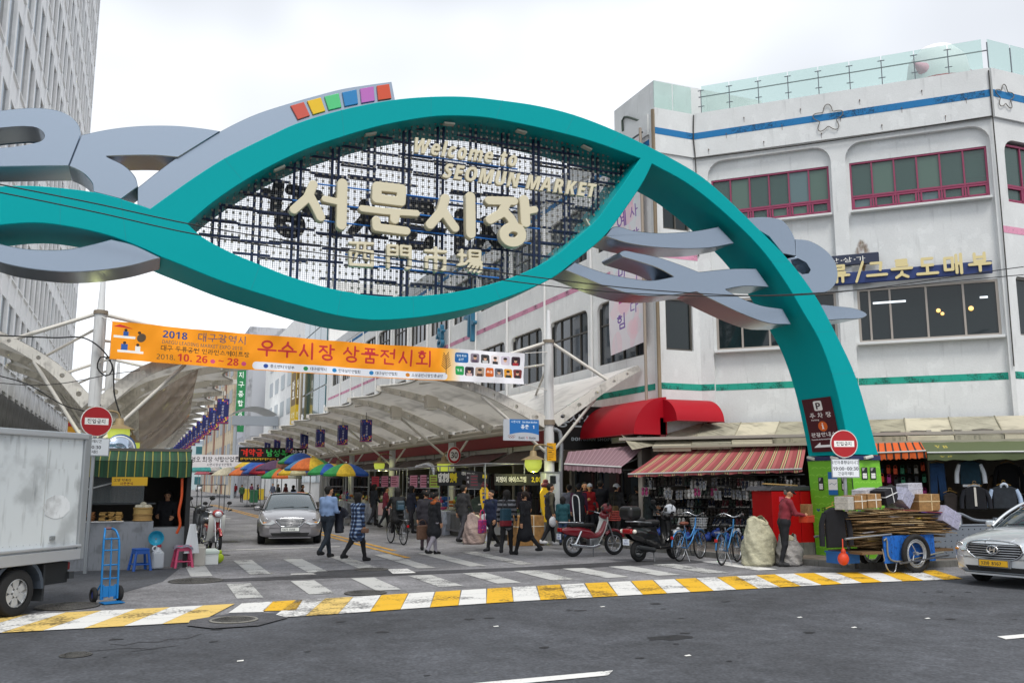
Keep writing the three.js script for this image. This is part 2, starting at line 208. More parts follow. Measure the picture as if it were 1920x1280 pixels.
{ const lit = []; for (const [u, v] of [[1740, 1160], [1602, 1177], [1130, 1138], [450, 1240], [1290, 1230], [930, 1175], [1500, 1158]]) { const p = G(u, v), l = tag(part('litter_scrap', [quad([-.035, .004, .02], [.03, .006, .025], [.035, .01, -.02], [-.03, .005, -.025])], M(0xd9d8d4, .8)), 'small white paper scrap lying on dark asphalt', 'litter', 'paper scraps on the road'); l.position.copy(p); l.position.y = .003; } }

const paintW = M(0xd8d7d4, .75, 0, { map: T.worn }), paintX = M(0xb7b7b4, .8, 0, { map: T.worn }), paintY = M(0xdcab18, .75, 0, { map: T.worn }), paintYf = M(0xd8b868, .8, 0, { map: T.worn }), paintOld = M(0xaeadaa, .8, 0, { map: T.worn });
function marking(name, list, mat, sub) { const k = thing(name, null, null); k.userData = { kind: 'structure' }; for (const [g, m] of list) part(sub, g, m ?? mat, k); return k; }
{ const st = [], A = [1.22, 2.33, 3.47, 4.62, 5.78, 6.95, 8.1], far = (i) => [-22.4 + (i > 2 ? -.5 : 0), -18.9];
  A.forEach((x, i) => { const [a, b] = far(i); st.push([rsheet([[x - .2, b], [x + .2, b], [x + .22, a], [x - .2, a]], .008, 3), i < 3 ? paintX : paintOld]); });
  st.push([rsheet([[4.78, -17.95], [5.26, -17.95], [5.34, -18.9], [4.92, -18.9]], .012, 3), paintW], [rsheet([[2.85, -18.45], [3.35, -18.4], [3.3, -18.75], [2.9, -18.75]], .012, 3), paintOld]);
  for (let i = 0; i < 9; i++) { const x = 1.72 + i * 1.148, w = .2 + i * .008, n = -15.1 - Math.min(i, 5) * .11; st.push([rsheet([[x - w, n], [x + w, n], [x + w + .04, -17.3 - i * .06], [x - w + .03, -17.32 - i * .06]], .008, 3), paintX]); }
  st.push([rsheet([[12.0, -15.8], [12.5, -15.8], [12.6, -18], [12.1, -18]], .008, 3), paintW]);
  marking('crosswalk', st, paintW, 'crosswalk_stripe'); }
{ const st = [], hump = (x) => .012; let i = 0;
  for (let x = -9.2; x < 14.2; x += .456, i++) { const zn = (q) => (q < 1.5 ? -12.78 : -12.78 - .34 * smooth(1.5, 6, q)) - (q > 12 ? -.2 * smooth(12, 15, q) : 0), zf = (q) => -14.42 - .55 * smooth(0, 8, q) + .55 * smooth(12, 15, q);
    if (x > .55 && x < 1.6) { /* hollow cut round the manhole */ st.push([rsheet([[x + .42, -13.5], [x + .878, -13.4], [x + 1.16, zf(x + 1.16)], [x + .7, zf(x + .7)]], .012, 4), i % 2 ? paintY : paintW]); continue; }
    const s = .6 + .3 * smooth(2, 10, x), rows = 3; for (let r = 0; r < rows; r++) { const a = r / rows, b = (r + .985) / rows, P = (q, t) => { const z0 = zn(q), z1 = zf(q + s); return [q + s * t, z0 + (z1 - z0) * t]; }; st.push([rsheet([P(x, a), P(x + .452, a), P(x + .452, b), P(x, b)], .012, 4), i % 2 ? (x < 3 ? paintYf : paintY) : paintW]); } }
  marking('speed_hump_strip', st, paintW, 'painted_block'); }
marking('lane_line', [[rsheet([[.8, -7.82], [4.2, -7.86], [4.35, -8.04], [.9, -8.0]], .008, 3)], [rsheet([[9.42, -7.86], [14, -7.86], [14, -8.04], [9.5, -8.04]], .008, 3)]], paintW, 'dash');
marking('centre_line', [[rsheet([[6.05, -21.6], [6.2, -21.6], [5.6, -80], [5.45, -80]], .008, 3)], [rsheet([[6.35, -24], [6.5, -24], [5.9, -80], [5.75, -80]], .008, 3)]], M(0xb98a2c, .8, 0, { map: T.worn }), 'yellow_line');
marking('stop_line', [[rsheet([[1.9, -25.75], [5.4, -26.0], [5.4, -26.3], [1.9, -26.05]], .008, 3)], [rsheet([[3.2, -48], [4.4, -48], [4.4, -49], [3.2, -49]], .008, 3)], [rsheet([[2.9, -60], [4.6, -60], [4.6, -61], [2.9, -61]], .008, 3)]], paintOld, 'white_line');
{ const ironM = M(0x777573, .6, .6, { map: T.conc }), ringM = M(0xa9a6a0, .9, 0, { map: T.conc });
  const cover = (x, z, r, label, rim, y = .008) => { const t = thing('manhole_cover', label, 'manhole cover', [x, y, z]); part('rim', [buv(torus(r * 1.08, r * .09, 0, 0, 0, Math.PI / 2, 0, 0, 36, 6), 1).scale(1, .35, 1)], rim ?? ironM, t); const g = [cyl(r, r, .012, 0, 0, 0, 0, 0, 0, 32)]; for (let k = 1; k < 6; k++) g.push(torus(r * k / 6, .007, 0, .006, 0, Math.PI / 2, 0, 0, 28, 4)); for (let k = 0; k < 12; k++) g.push(box(r * 1.8, .006, .012, 0, .006, 0, 0, k * Math.PI / 12, 0)); part('lid', g.map((q) => buv(q, 1)), ironM, t); };
  cover(1.07, -18.1, .42, 'round iron manhole cover at the edge of the crosswalk'); cover(1.25, -12.72, .27, 'manhole cover with pale ring cut into the yellow and white strip', ringM, .024); cover(-.52, -10.9, .14, 'small plain manhole cover alone in the dark main road'); cover(3.55, -15.05, .3, 'iron manhole cover between the strip and the crosswalk', null, .012); cover(-.88, -15.1, .38, 'manhole cover beside the blue hand truck', null, .014); cover(2.65, -29.5, .3, 'manhole cover beside the silver sedan bonnet'); cover(2.0, -24.2, .2, 'small manhole cover near the red rack motorcycle'); cover(4.6, -19.0, .3, 'worn manhole cover on the patched crosswalk asphalt', null, .012); }
// ---------- the market gate: teal lens arch, silver clouds, lettering
const GZ = -16, P2 = (u, v, z = GZ) => { const p = WZ(u, v, z); return [p.x, p.y]; };
function curve(list, n = 6, closed = false) { // smooth pixel outline into plane points
  const c = new THREE.CatmullRomCurve3(list.map(([u, v]) => V(u, v, 0)), closed, 'centripetal'); return c.getPoints(list.length * n).map((p) => [p.x, p.y]);
}
const flat = (l, z) => l.map(([u, v]) => P2(u, v, z));
const teal = MP(0x009a9e, .5, 0, { specularIntensity: .18}), silver = M(0x929eac, .25, .9), silverDark = M(0x84807c, .3, .75), ivory = M(0xcfc7ac, .45), navy = M(0x1c2c4d, .5, .3), azure = M(0x1268b8, .45);
const gate = thing('market_gate', 'huge teal fish-shaped gateway arch with silver clouds spanning the street', 'gate arch');
{
  const tailTop = curve([[281, 391], [226, 373], [174, 360], [112, 352], [56, 348], [0, 349], [-90, 358]], 4), tailBot = curve([[-90, 436], [0, 422], [70, 418], [141, 427], [211, 444], [273, 468], [298, 480], [340, 497], [420, 529], [504, 556], [588, 581], [640, 593], [700, 600], [774, 596], [842, 586], [909, 571], [976, 548], [1036, 521], [1077, 490], [1132, 444], [1173, 391], [1208, 338], [1223, 307]], 4);
  const legIn = curve([[1223, 307], [1291, 345], [1361, 401], [1427, 466], [1475, 532], [1507, 586], [1538, 640], [1566, 719], [1587, 810], [1595, 852]], 4), legOut = curve([[1648, 853], [1629, 783], [1603, 699], [1566, 621], [1532, 558], [1482, 490], [1424, 430], [1327, 339], [1280, 308], [1164, 249], [1077, 215], [1009, 198], [942, 188], [875, 181], [808, 181], [737, 187], [640, 206], [554, 232], [510, 252], [420, 297], [366, 331], [320, 363], [281, 391]], 4);
  const leftLeg = [[-3.3, 6.15], [-5.2, 5.0], [-6.4, 3.2], [-7.0, 1.4], [-7.2, 0], [-8.7, 0], [-8.4, 1.6], [-7.7, 3.8], [-6.2, 5.9], [-4.2, 7.0]];
  const L = [...flat(tailBot), ...flat(legIn).slice(1), ...flat(legOut), ...flat(tailTop).slice(1)];
  const tail = L[L.length - 1], tb = L[0];
  const outline = [...L, [tail[0] - .9, tail[1] + .02], [-5.0, 6.35], [-6.6, 5.2], [-7.8, 3.4], [-8.5, 1.6], [-8.8, 0], [-7.5, 0], [-7.1, 1.6], [-6.3, 3.2], [-5.2, 4.5], [-4.2, 5.15], [tb[0] - .5, tb[1] - .1]];
  const lensUp = curve([[351, 420], [403, 376], [487, 322], [571, 281], [640, 257], [717, 235], [808, 219], [855, 217], [909, 220], [976, 232], [1043, 247], [1110, 265], [1201, 297]], 4), lensLow = curve([[1201, 297], [1170, 343], [1140, 384], [1117, 414], [1080, 447], [1043, 478], [993, 506], [925, 531], [842, 549], [774, 555], [707, 555], [640, 545], [598, 535], [537, 516], [487, 496], [430, 472], [380, 445], [351, 420]], 4);
  const g = ext(shp(outline, [[...flat(lensUp), ...flat(lensLow).slice(1, -1)]]), 1.36, .012); g.translate(0, 0, GZ - 1.37);
  part('arch_frame', toCreasedNormals(g, .6), teal, gate);
  for (const [a, b] of [[[420, 297], [458, 342]], [[640, 206], [645, 256]], [[808, 181], [808, 219]], [[942, 188], [930, 224]], [[1077, 215], [1060, 252]], [[1164, 249], [1140, 275]], [[640, 545], [632, 591]], [[774, 555], [776, 596]], [[925, 531], [938, 561]], [[1043, 478], [1066, 497]], [[487, 496], [470, 544]], [[1482, 490], [1446, 490]], [[1566, 621], [1530, 622]], [[1603, 699], [1560, 701]], [[112, 352], [112, 423]], [[226, 373], [236, 453]], [[1327, 339], [1296, 348]]]) part('panel_joint', rod([...P2(...a), GZ - .001], [...P2(...b), GZ - .001], .005, 4), M(0x0b7a84, .6), gate);
  // silver ribbon over the arch, with coloured panels
  const rTop = [[257, 352], [328, 297], [411, 247], [477, 215], [544, 193], [590, 180], [640, 167], [690, 159], [734, 153]], rBot = [[741, 190], [690, 198], [640, 208], [554, 234], [510, 254], [420, 299], [366, 333], [320, 365], [283, 393], [257, 384]];
  part('ribbon', tr(ext(shp([...flat(curve(rTop, 4), GZ - .12), ...flat(curve(rBot.slice(0, 9), 4), GZ - .12), P2(257, 384, GZ - .12)]), .8, .01), 0, 0, GZ - .93), silver, gate);
  const cols = [0xc5503f, 0xe2b80c, 0x4cbf78, 0x157ab5, 0xb465b3, 0xcb4a28], top = new THREE.CatmullRomCurve3([[543, 199], [590, 186], [640, 174], [690, 164], [734, 157]].map(([u, v]) => V(u, v, 0))), bot = new THREE.CatmullRomCurve3([[557, 225], [600, 211], [645, 200], [692, 191], [739, 184]].map(([u, v]) => V(u, v, 0)));
  cols.forEach((c, i) => { const a = i / 6 + .006, b = i / 6 + .138, q = [top.getPoint(a), top.getPoint(b), bot.getPoint(b), bot.getPoint(a)].map((p) => P2(p.x, p.y, GZ - .1)); part('coloured_panel', tr(ext(shp(q), .03, .006), 0, 0, GZ - .115), M(c, .3), gate); });
  const cloud = (pts, z, depth, holes = [], n = 3, mat = silver) => part('silver_cloud', toCreasedNormals(tr(ext(shp(flat(pts, z), holes.map((h) => flat(h, z))), depth, .012), 0, 0, z - depth - .012), .5), mat, gate);
  const s4 = (l) => l.map(([a, b]) => [a / 3.555, 180 + b / 3.555]), s5 = (l) => l.map(([a, b]) => [1030 + a / 3.1475, 380 + b / 3.1475]);
  cloud(curve(s4([[-420, 330], [-400, 200], [-250, 120], [0, 95], [150, 80], [260, 78], [380, 95], [460, 130], [520, 190], [538, 255]]), 3).concat(s4([[455, 465], [300, 465], [0, 470]]), curve(s4([[-250, 470], [-380, 420], [-420, 330]]), 3)), GZ - .1, .8, [curve(s4([[-200, 240], [0, 205], [215, 198], [280, 225], [303, 265], [285, 298], [200, 325], [0, 350], [-200, 330], [-230, 280]]), 3, true)]);
  cloud([...curve(s4([[541, 258], [700, 225], [850, 205], [1000, 196], [1180, 198], [1350, 215], [1465, 233]]), 4), ...s4([[1185, 408]]), ...curve(s4([[1180, 408], [1040, 396], [850, 396], [710, 401]]), 3), ...curve(s4([[712, 404], [830, 465], [900, 540], [918, 603]]), 4), ...s4([[805, 687]]), ...s4([[700, 660]]), ...curve(s4([[620, 640], [615, 590], [570, 530], [520, 495], [458, 467]]), 3)], GZ - .07, .8);
  cloud([...curve(s4([[-300, 900], [0, 985], [150, 1015], [300, 1025], [450, 1020], [600, 990], [740, 955]]), 4), ...curve(s4([[742, 956], [880, 990], [1068, 1076]]), 4), ...curve(s4([[1066, 1078], [850, 1135], [600, 1168], [400, 1170], [150, 1142], [0, 1110], [-300, 1000]]), 4)], GZ + .06, .9);
  cloud([...curve(s5([[330, 197], [385, 140], [500, 165], [640, 178], [800, 172], [900, 160], [1000, 140]]), 4), ...curve(s5([[1093, 239], [950, 265], [800, 271], [600, 260], [450, 235], [332, 198]]), 4)], GZ - .3, .8, [], 3);
  cloud([...curve(s5([[430, 318], [415, 300], [440, 282], [520, 295], [640, 320], [760, 360], [885, 408]]), 4), ...curve(s5([[887, 408], [1000, 396], [1100, 388], [1223, 388]]), 3), ...curve(s5([[1300, 498], [1150, 492], [1042, 510]]), 3), ...curve(s5([[1043, 512], [1130, 560], [1250, 605], [1378, 625]]), 3), ...curve(s5([[1430, 718], [1300, 712], [1150, 660], [1020, 600], [872, 526]]), 3), ...curve(s5([[868, 526], [700, 548], [520, 545], [350, 500], [200, 440], [92, 396]]), 4), ...curve(s5([[150, 350], [300, 405], [450, 440], [600, 458], [733, 437]]), 4), ...curve(s5([[732, 434], [640, 385], [520, 345], [432, 319]]), 3)], GZ - .3, .8);
  cloud([...curve(s5([[1130, 95], [1200, 88], [1290, 85], [1380, 105], [1430, 165], [1452, 213]]), 4), ...s5([[1458, 315], [1380, 300], [1300, 200]])], GZ - .25, .8, []);
  cloud([...curve(s5([[1456, 214], [1540, 225], [1640, 285], [1690, 350], [1705, 430], [1690, 480], [1650, 520], [1570, 542]]), 4), ...s5([[1480, 510], [1400, 420], [1395, 330], [1459, 316]])], GZ - .25, .8, [s5([[1422, 334], [1470, 324], [1520, 350], [1548, 395], [1535, 420], [1495, 425], [1440, 390]])]);
  cloud(curve(s5([[1540, 612], [1720, 612], [1830, 630], [1878, 660], [1850, 680], [1750, 686], [1560, 682]]), 4, true), GZ - .3, .8);
  // lattice that fills the lens
  const lensU = flat(lensUp, GZ - .6), lensL = flat(lensLow, GZ - .6), span = (list, x) => { const y = []; for (let i = 1; i < list.length; i++) { const [a, b] = [list[i - 1], list[i]]; if ((a[0] - x) * (b[0] - x) <= 0 && a[0] !== b[0]) y.push(a[1] + (b[1] - a[1]) * (x - a[0]) / (b[0] - a[0])); } return y; };
  const xa = lensU[0][0], xb = lensU[lensU.length - 1][0], topAt = (x) => Math.max(...span(lensU, x)), botAt = (x) => Math.min(...span(lensL, x));
  for (let i = 0; i < 13; i++) { const x = xa + (xb - xa) * (i + .7) / 13.3; for (const d of [-.06, .06]) { const a = botAt(x + d) - .03, b = topAt(x + d) + .03; if (b - a > .2) part('lattice_post', box(.045, b - a, .05, x + d, (a + b) / 2, GZ - .62), navy, gate); } }
  for (let r = 0; r < 13; r++) for (const dz of [-.62, -1.05]) { const y = 5.35 + r * .29 + (dz < -.7 ? .1 : 0); let x0 = null, x1 = null; for (let k = 0; k <= 200; k++) { const x = xa + .05 + (xb - xa - .1) * k / 200; if (y > botAt(x) && y < topAt(x)) { x0 ??= x; x1 = x; } } if (x0 === null || x1 - x0 < .5) continue; const n = Math.round((x1 - x0) / .72); for (let k = 0; k < n; k++) if (hash(k, r, 5) > (dz < -.7 ? .5 : .12)) part('lattice_bar', box((x1 - x0) / n - .02, .04, .035, x0 + (x1 - x0) * (k + .5) / n, y - (k % 2) * .045, GZ + dz), navy, gate); }
  const wires = [], dots = []; for (let x = xa + .15; x < xb - .1; x += .122) { const a = botAt(x), b = topAt(x); wires.push(box(.006, b - a, .006, x, (a + b) / 2, GZ - .42)); for (let y = Math.ceil(a / .135) * .135; y < b - .02; y += .135) if (y > a + .03) dots.push([x, y + (hash(x * 99 | 0, y * 50 | 0, 2) - .5) * .02]); }
  { const net = []; for (let x = xa + .05; x < xb; x += .04) { const a = botAt(x), b = topAt(x); net.push(new THREE.BoxGeometry(.0055, b - a, .004).translate(x, (a + b) / 2, GZ - .8)); } for (let y = 5.2; y < 9; y += .04) { let x0 = null, x1 = null; for (let k = 0; k <= 120; k++) { const x = xa + .03 + (xb - xa - .06) * k / 120; if (y > botAt(x) && y < topAt(x)) { x0 ??= x; x1 = x; } } if (x0 !== null && x1 > x0) net.push(new THREE.BoxGeometry(x1 - x0, .0055, .004).translate((x0 + x1) / 2, y, GZ - .805)); } tag(part('wire_net', net, M(0x777a80, .4, .6), gate), null, null, null, 'stuff'); }
  tag(part('hanging_wire', wires, M(0x2b2c30, .6), gate), null, null, null, 'stuff');
  const led = new THREE.InstancedMesh(new THREE.BoxGeometry(.042, .042, .02), M(0x77736a, .5), dots.length); led.name = 'light_dot'; led.userData.kind = 'stuff'; dots.forEach(([x, y], i) => led.setMatrixAt(i, new THREE.Matrix4().makeTranslation(x, y, GZ - .4))); gate.add(led);
  // letters
  const LZ = GZ - .12, sc = (u, v) => { const a = WZ(u, v, LZ), b = WZ(u + 1, v, LZ); return b.x - a.x; };
  const big = [
    [[[587, 346], [577, 370], [551, 393], 8.6], [[581, 368], [593, 390], [601, 407], 8.8], [[642, 344], [641, 385], [640, 422], 9.6], [[609, 373], [640, 380], 6.6]],
    [[[707, 349], [753, 354], [752, 378], [706, 372], [707, 349], 9], [[679, 391], [720, 396], [781, 400], 6.6], [[741, 400], [740, 411], 9], [[705, 413], [706, 426], [762, 433], 8]],
    [[[835, 372], [827, 398], [807, 421], 8.6], [[831, 394], [842, 412], [853, 427], 8.4], [[882, 369], [883, 438], 9.2]],
    [[[917, 376], [964, 377], 7.8], [[950, 381], [940, 400], [919, 412], 8.2], [[945, 396], [957, 408], [964, 420], 8.2], [[983, 375], [986, 417], 9], [[992, 395], [1003, 393], 6.4], [...oval(962, 440, 17, 14.5), 8.6]],
  ], hanja = [
    [[[656, 455], [699, 457], 3], [[657, 470], [698, 472], [698, 498], [657, 496], [657, 470], 3.1], [[671, 457], [670, 472], [666, 485], 2.6], [[684, 457], [684, 484], [690, 486], 2.6]],
    [[[728, 460], [728, 501], 3.2], [[728, 460], [745, 461], [745, 478], [728, 477], 2.6], [[728, 469], [745, 470], 2], [[769, 463], [769, 501], [763, 503], 3.2], [[769, 463], [752, 461], [752, 478], [769, 479], 2.6], [[752, 470], [769, 471], 2]],
    [[[817, 465], [817, 471], 3.2], [[798, 470], [836, 472], 3], [[800, 482], [834, 484], 3], [[800, 482], [800, 503], 3.2], [[834, 484], [834, 505], [830, 506], 3.2], [[817, 472], [817, 507], 3.4]],
    [[[866, 469], [866, 496], 2.8], [[860, 478], [873, 479], 2.8], [[860, 497], [874, 494], 2.8], [[881, 470], [900, 471], [900, 486], [881, 485], [881, 470], 2.6], [[881, 478], [900, 479], 1.8], [[877, 490], [903, 492], 2.6], [[883, 495], [903, 497], [902, 508], [897, 511], 2.4], [[883, 495], [877, 503], 2.2], [[891, 497], [881, 508], 2.2], [[898, 497], [889, 510], 2.2]],
  ];
  const solid = (strokes, depth, z) => strokeShapes(strokes.map((s) => { const w = s[s.length - 1], pts = s.slice(0, -1); return { p: pts.map(([u, v]) => P2(u, v, LZ)), w: w * sc(pts[0][0], pts[0][1]) }; }), .016);
  const back = M(0x2a2c33, .6); let mid = 4.55;
  for (const [set, depth] of [[big, .14], [hanja, .1]]) for (const s of set) { const sh = solid(s, depth, LZ), g = ext(sh, depth, .012); part('letter', toCreasedNormals(tr(g.clone(), 0, 0, LZ - depth), .5), ivory, gate);
    const b = g.clone().scale(-1, 1, 1); b.index && b.index.array.reverse(); const p = b.attributes.position.array; const gg = mg([b]); if (set === big) part('reverse_letter', tr(gg, 2 * mid - .1, 0, GZ - 1.15), back, gate); }
  const font = await new FontLoader().loadAsync('fonts/droid/droid_sans_bold.typeface.json');
  const line = (str, x0, x1, y, size) => { let x = x0; const gs = [...str].map((ch) => { if (ch === ' ') return null; const g = new TextGeometry(ch, { font, size, depth: .07, bevelEnabled: true, bevelSize: .009, bevelThickness: .008, bevelSegments: 1, curveSegments: 5 }); g.computeBoundingBox(); return g; }); const adv = gs.map((g) => (g ? g.boundingBox.max.x + size * .16 : size * .5)), tot = adv.reduce((a, b) => a + b, 0), k = (x1 - x0) / tot; gs.forEach((g, i) => { if (g) { g.applyMatrix4(new THREE.Matrix4().set(k, .24, 0, x, 0, 1, 0, y, 0, 0, 1, LZ - .06, 0, 0, 0, 1)); part('letter', g, ivory, gate); } x += adv[i] * k; }); };
  line('Welcome to', 4.5, 6.72, 8.13, .30); line('SEOMUN MARKET', 5.12, 8.5, 7.7, .29);
  for (const [y, a, b] of [[6.95, 2.3, 7.3], [7.32, 2.6, 7.2], [6.62, 2.8, 7.1], [6.02, 3.3, 6.4], [5.84, 3.4, 6.4], [7.8, 5.2, 8.4], [8.16, 4.6, 6.8]]) part('letter_rail', rod([a, y, LZ - .2], [b, y, LZ - .2], .016, 6), azure, gate);
  // soffit lamps
  for (const [u, v, rz] of [[700, 241, .3], [849, 222, .05], [986, 237, -.12], [1110, 268, -.3], [527, 306, .55], [1112, 418, -1]]) { const p = WZ(u, v, GZ); part('soffit_lamp', box(.22, .035, .12, p.x, p.y - (u === 1112 ? -.05 : .02), GZ - .25, 0, 0, rz), M(0xb9b7a8, .4), gate); }
  // plinth with printed boards
  const legb = flat([[1595, 853], [1648, 853]], GZ), x0 = legb[0][0], x1 = legb[1][0], yb = legb[0][1];
  part('plinth_cap', box(x1 - x0 + .06, .1, 1.45, (x0 + x1) / 2, yb - .055, GZ - .7), M(0x1b2450, .5), gate);
  const board = canvas(512, 1024, (x, w, h) => { x.fillStyle = '#6fb52a'; x.fillRect(0, 0, w, h); x.fillStyle = '#86c640'; for (let j = 0; j < 14; j++) for (let i = 0; i < 6; i++) { const X = i * 96 + (j % 2) * 48, Y = j * 78; x.beginPath(); x.ellipse(X + 14, Y, 24, 6, -.4, 0, 7); x.ellipse(X + 54, Y, 24, 6, .4, 0, 7); x.fill(); } write(x, '대구광역시 중구', 120, 500, 54, { fill: '#1d3a1c', w: .13 }); x.fillStyle = '#1a4f9c'; x.beginPath(); x.arc(78, 530, 20, 0, 7); x.fill(); x.fillStyle = '#6fb52a'; x.beginPath(); x.arc(78, 518, 13, 0, 7); x.fill(); });
  const boardM = M(0xffffff, .6, 0, { map: board });
  const pl = quad([x0 + .12, .12, GZ - .02], [x1 + .18, .12, GZ - .02], [x1 + .03, yb - .1, GZ - .02], [x0, yb - .1, GZ - .02]), pr = quad([x0 + .12, .12, GZ - 1.42], [x0 + .12, .12, GZ - .02], [x0, yb - .1, GZ - .02], [x0, yb - .1, GZ - 1.42]);
  const slab = [ [x0 + .12, .12], [x1 + .18, .12], [x1 + .03, yb - .1], [x0, yb - .1] ]; part('plinth', tr(ext(shp(slab), 1.38), 0, 0, GZ - 1.405), M(0x5f9c2a, .6), gate); part('plinth_board', pl, boardM, gate);
  part('plinth_board', tr(pr, -.004, 0, 0), boardM, gate); part('board_joint', rod([x0 + .12, .12, GZ - .01], [x0 - .002, yb - .1, GZ - .01], .012, 6), M(0x14301a, .6), gate);
  for (const [u, w] of [[1522, .26], [1566, .2], [1629, .3]]) { const p = WX(u, 859, x0 - .03), q = u > 1600 ? WZ(u, 857, GZ + .05) : p; part('spotlight', rbox(.24, .07, .09, .02, q.x, q.y, q.z, 0, u > 1600 ? 0 : Math.PI / 2, .2), M(0xc3c1b8, .4), gate); }
  const sticker = (u, v, w, h, fn) => { const c = canvas(128, 192, fn), onFront = u > 1604, p = onFront ? WZ(u, v, GZ - .005) : WX(u, v, x0 + .045), m = part('poster', new THREE.PlaneGeometry(w, h), M(0xffffff, .6, 0, { map: c }), gate); m.position.copy(p); if (!onFront) { m.rotation.y = -Math.PI / 2; m.position.x -= .012; } };
  const dark = (x, w, h) => { x.fillStyle = '#15181b'; x.fillRect(0, 0, w, h); x.fillStyle = '#e8e8e4'; for (let i = 0; i < 4; i++) x.fillRect(14, 14 + i * 12, 60 - i * 9, 5); for (let i = 0; i < 9; i++) { x.beginPath(); x.arc(35 + (i % 3) * 30, 110 + Math.floor(i / 3) * 26, 16, 0, 7); x.fill(); } x.fillStyle = '#15181b'; for (let i = 0; i < 5; i++) x.fillRect(30 + i * 16, 118 + (i % 2) * 22, 8, 10); };
  sticker(1622, 887, .17, .27, dark); sticker(1638, 887, .17, .27, dark);
  // green side boards: stickers facing the street
  for (const [zz, y, w, h, k] of [[GZ - 1.02, 1.78, .17, .3, 0], [GZ - .62, 1.8, .3, .55, 1], [GZ - .26, 1.78, .17, .3, 0], [GZ - 1.1, .75, .16, .3, 0]]) { const c = canvas(128, 192, k ? (x, W, H) => { x.fillStyle = '#1768ac'; x.fillRect(0, 0, W, H); x.fillStyle = '#f0f0ee'; x.fillRect(0, 66, W, 86); x.strokeStyle = '#6a7f93'; x.lineWidth = 4; x.beginPath(); x.moveTo(14, 110); x.lineTo(50, 98); x.lineTo(84, 112); x.lineTo(114, 96); x.stroke(); write(x, '중구', 66, 34, 22, { fill: '#9cc4e6' }); } : dark); const m = part('poster', new THREE.PlaneGeometry(w, h), M(0xffffff, .6, 0, { map: c }), gate); m.position.set(x0 + .12 - .12 * y / yb - .02, y, zz); m.rotation.y = -Math.PI / 2; m.rotation.order = 'YXZ'; m.rotation.x = 0; }
  // maroon direction sign on the inner face of the leg
  const sg = canvas(384, 768, (x, w, h) => { x.fillStyle = '#4a0f1c'; x.fillRect(0, 0, w, h); x.fillStyle = '#f2efec'; x.beginPath(); x.roundRect(140, 40, 110, 140, 22); x.fill(); x.fillStyle = '#2a1016'; x.font = 'bold 130px sans-serif'; x.textAlign = 'center'; x.fillText('P', 195, 158); write(x, '주 차 장', 60, 205, 80, { fill: '#f2efec', w: .11 }); x.textAlign = 'left'; x.fillStyle = '#f2efec'; x.font = 'bold 28px sans-serif'; x.fillText('Parking', 70, 318); x.fillStyle = '#e2661f'; x.beginPath(); x.ellipse(205, 405, 60, 72, 0, 0, 7); x.fill(); x.fillStyle = '#fff'; x.font = 'bold 110px serif'; x.textAlign = 'center'; x.fillText('i', 205, 443); write(x, '관광안내소', 30, 490, 66, { fill: '#f2efec', w: .12 }); x.textAlign = 'left'; x.font = 'bold 27px sans-serif'; x.fillText('Tourist Information Center', 22, 598); x.beginPath(); x.moveTo(40, 700); x.lineTo(130, 630); x.lineTo(130, 670); x.lineTo(340, 670); x.lineTo(340, 704); x.lineTo(40, 704); x.fill(); });
  const A = flat([[1587, 810], [1595, 848]], GZ), legXY = flat(legIn.slice(-12), GZ), at = (y) => { for (let i = 1; i < legXY.length; i++) if ((legXY[i - 1][1] - y) * (legXY[i][1] - y) <= 0) { const t = (y - legXY[i - 1][1]) / (legXY[i][1] - legXY[i - 1][1]); return legXY[i - 1][0] + (legXY[i][0] - legXY[i - 1][0]) * t; } return legXY[legXY.length - 1][0]; };
  const y0 = yb + .1, y1 = WX(1540, 745, at(3.9)).y;
  part('direction_sign', sheet((u, v) => { const y = y0 + (y1 - y0) * v; return [at(y) - .025, y, GZ - 1.2 + .98 * u]; }, 2, 10), M(0xffffff, .5, 0, { map: sg }), gate);
}
// ---------- buildings
const wallM = M(0xdddfe0, .85, 0, { map: T.wall, bumpMap: T.grain, bumpScale: .002 }), wallW = M(0xf6f6f5, .8, 0, { map: T.wall }), concM = M(0xbdbab6, .9, 0, { map: T.conc });
const blueStripe = M(0x1670a8, .8, 0, { map: T.worn }), greenStripe = M(0x1b9a86, .8, 0, { map: T.worn }), pinkStripe = M(0xd896b0, .8, 0, { map: T.worn });
const paneTeal = MP(0x86a8a2, .05, 0, { transmission: .8, thickness: 0 }), paneGrey = MP(0x222b33, .07, 0, { clearcoat: .8 }), paneSea = MP(0x2f6068, .1, 0, { clearcoat: .6 }), magenta = M(0x8c3355, .55), alu = M(0x8f8b86, .5, .4), aluDark = M(0x5a5650, .5, .4), dimGlass = MP(0x55686d, .04, 0, { transmission: .85, thickness: 0 });
// frame of a facade: local x runs along the wall as seen from outside, z points out
function wallFrame(a, b) { const x = V(b[0] - a[0], 0, b[1] - a[1]), L = x.length(); x.normalize(); const z = x.clone().cross(V(0, 1, 0)), m = new THREE.Matrix4().makeBasis(x, V(0, 1, 0), z).setPosition(a[0], 0, a[1]); return { m, L, put: (o, X = 0, Y = 0, Z = 0) => { o.applyMatrix4(new THREE.Matrix4().makeTranslation(X, Y, Z).premultiply(m)); return o; } }; }
const rect = (x0, y0, x1, y1) => [[x0, y0], [x1, y0], [x1, y1], [x0, y1]];
function archRect(x0, y0, x1, y1, r) { const p = [[x0, y0], [x1, y0]]; for (let i = 0; i <= 5; i++) { const a = i / 5 * Math.PI / 2; p.push([x1 - r + r * Math.cos(a), y1 - r + r * Math.sin(a)]); } for (let i = 0; i <= 5; i++) { const a = Math.PI / 2 + i / 5 * Math.PI / 2; p.push([x0 + r + r * Math.cos(a), y1 - r + r * Math.sin(a)]); } return p; }
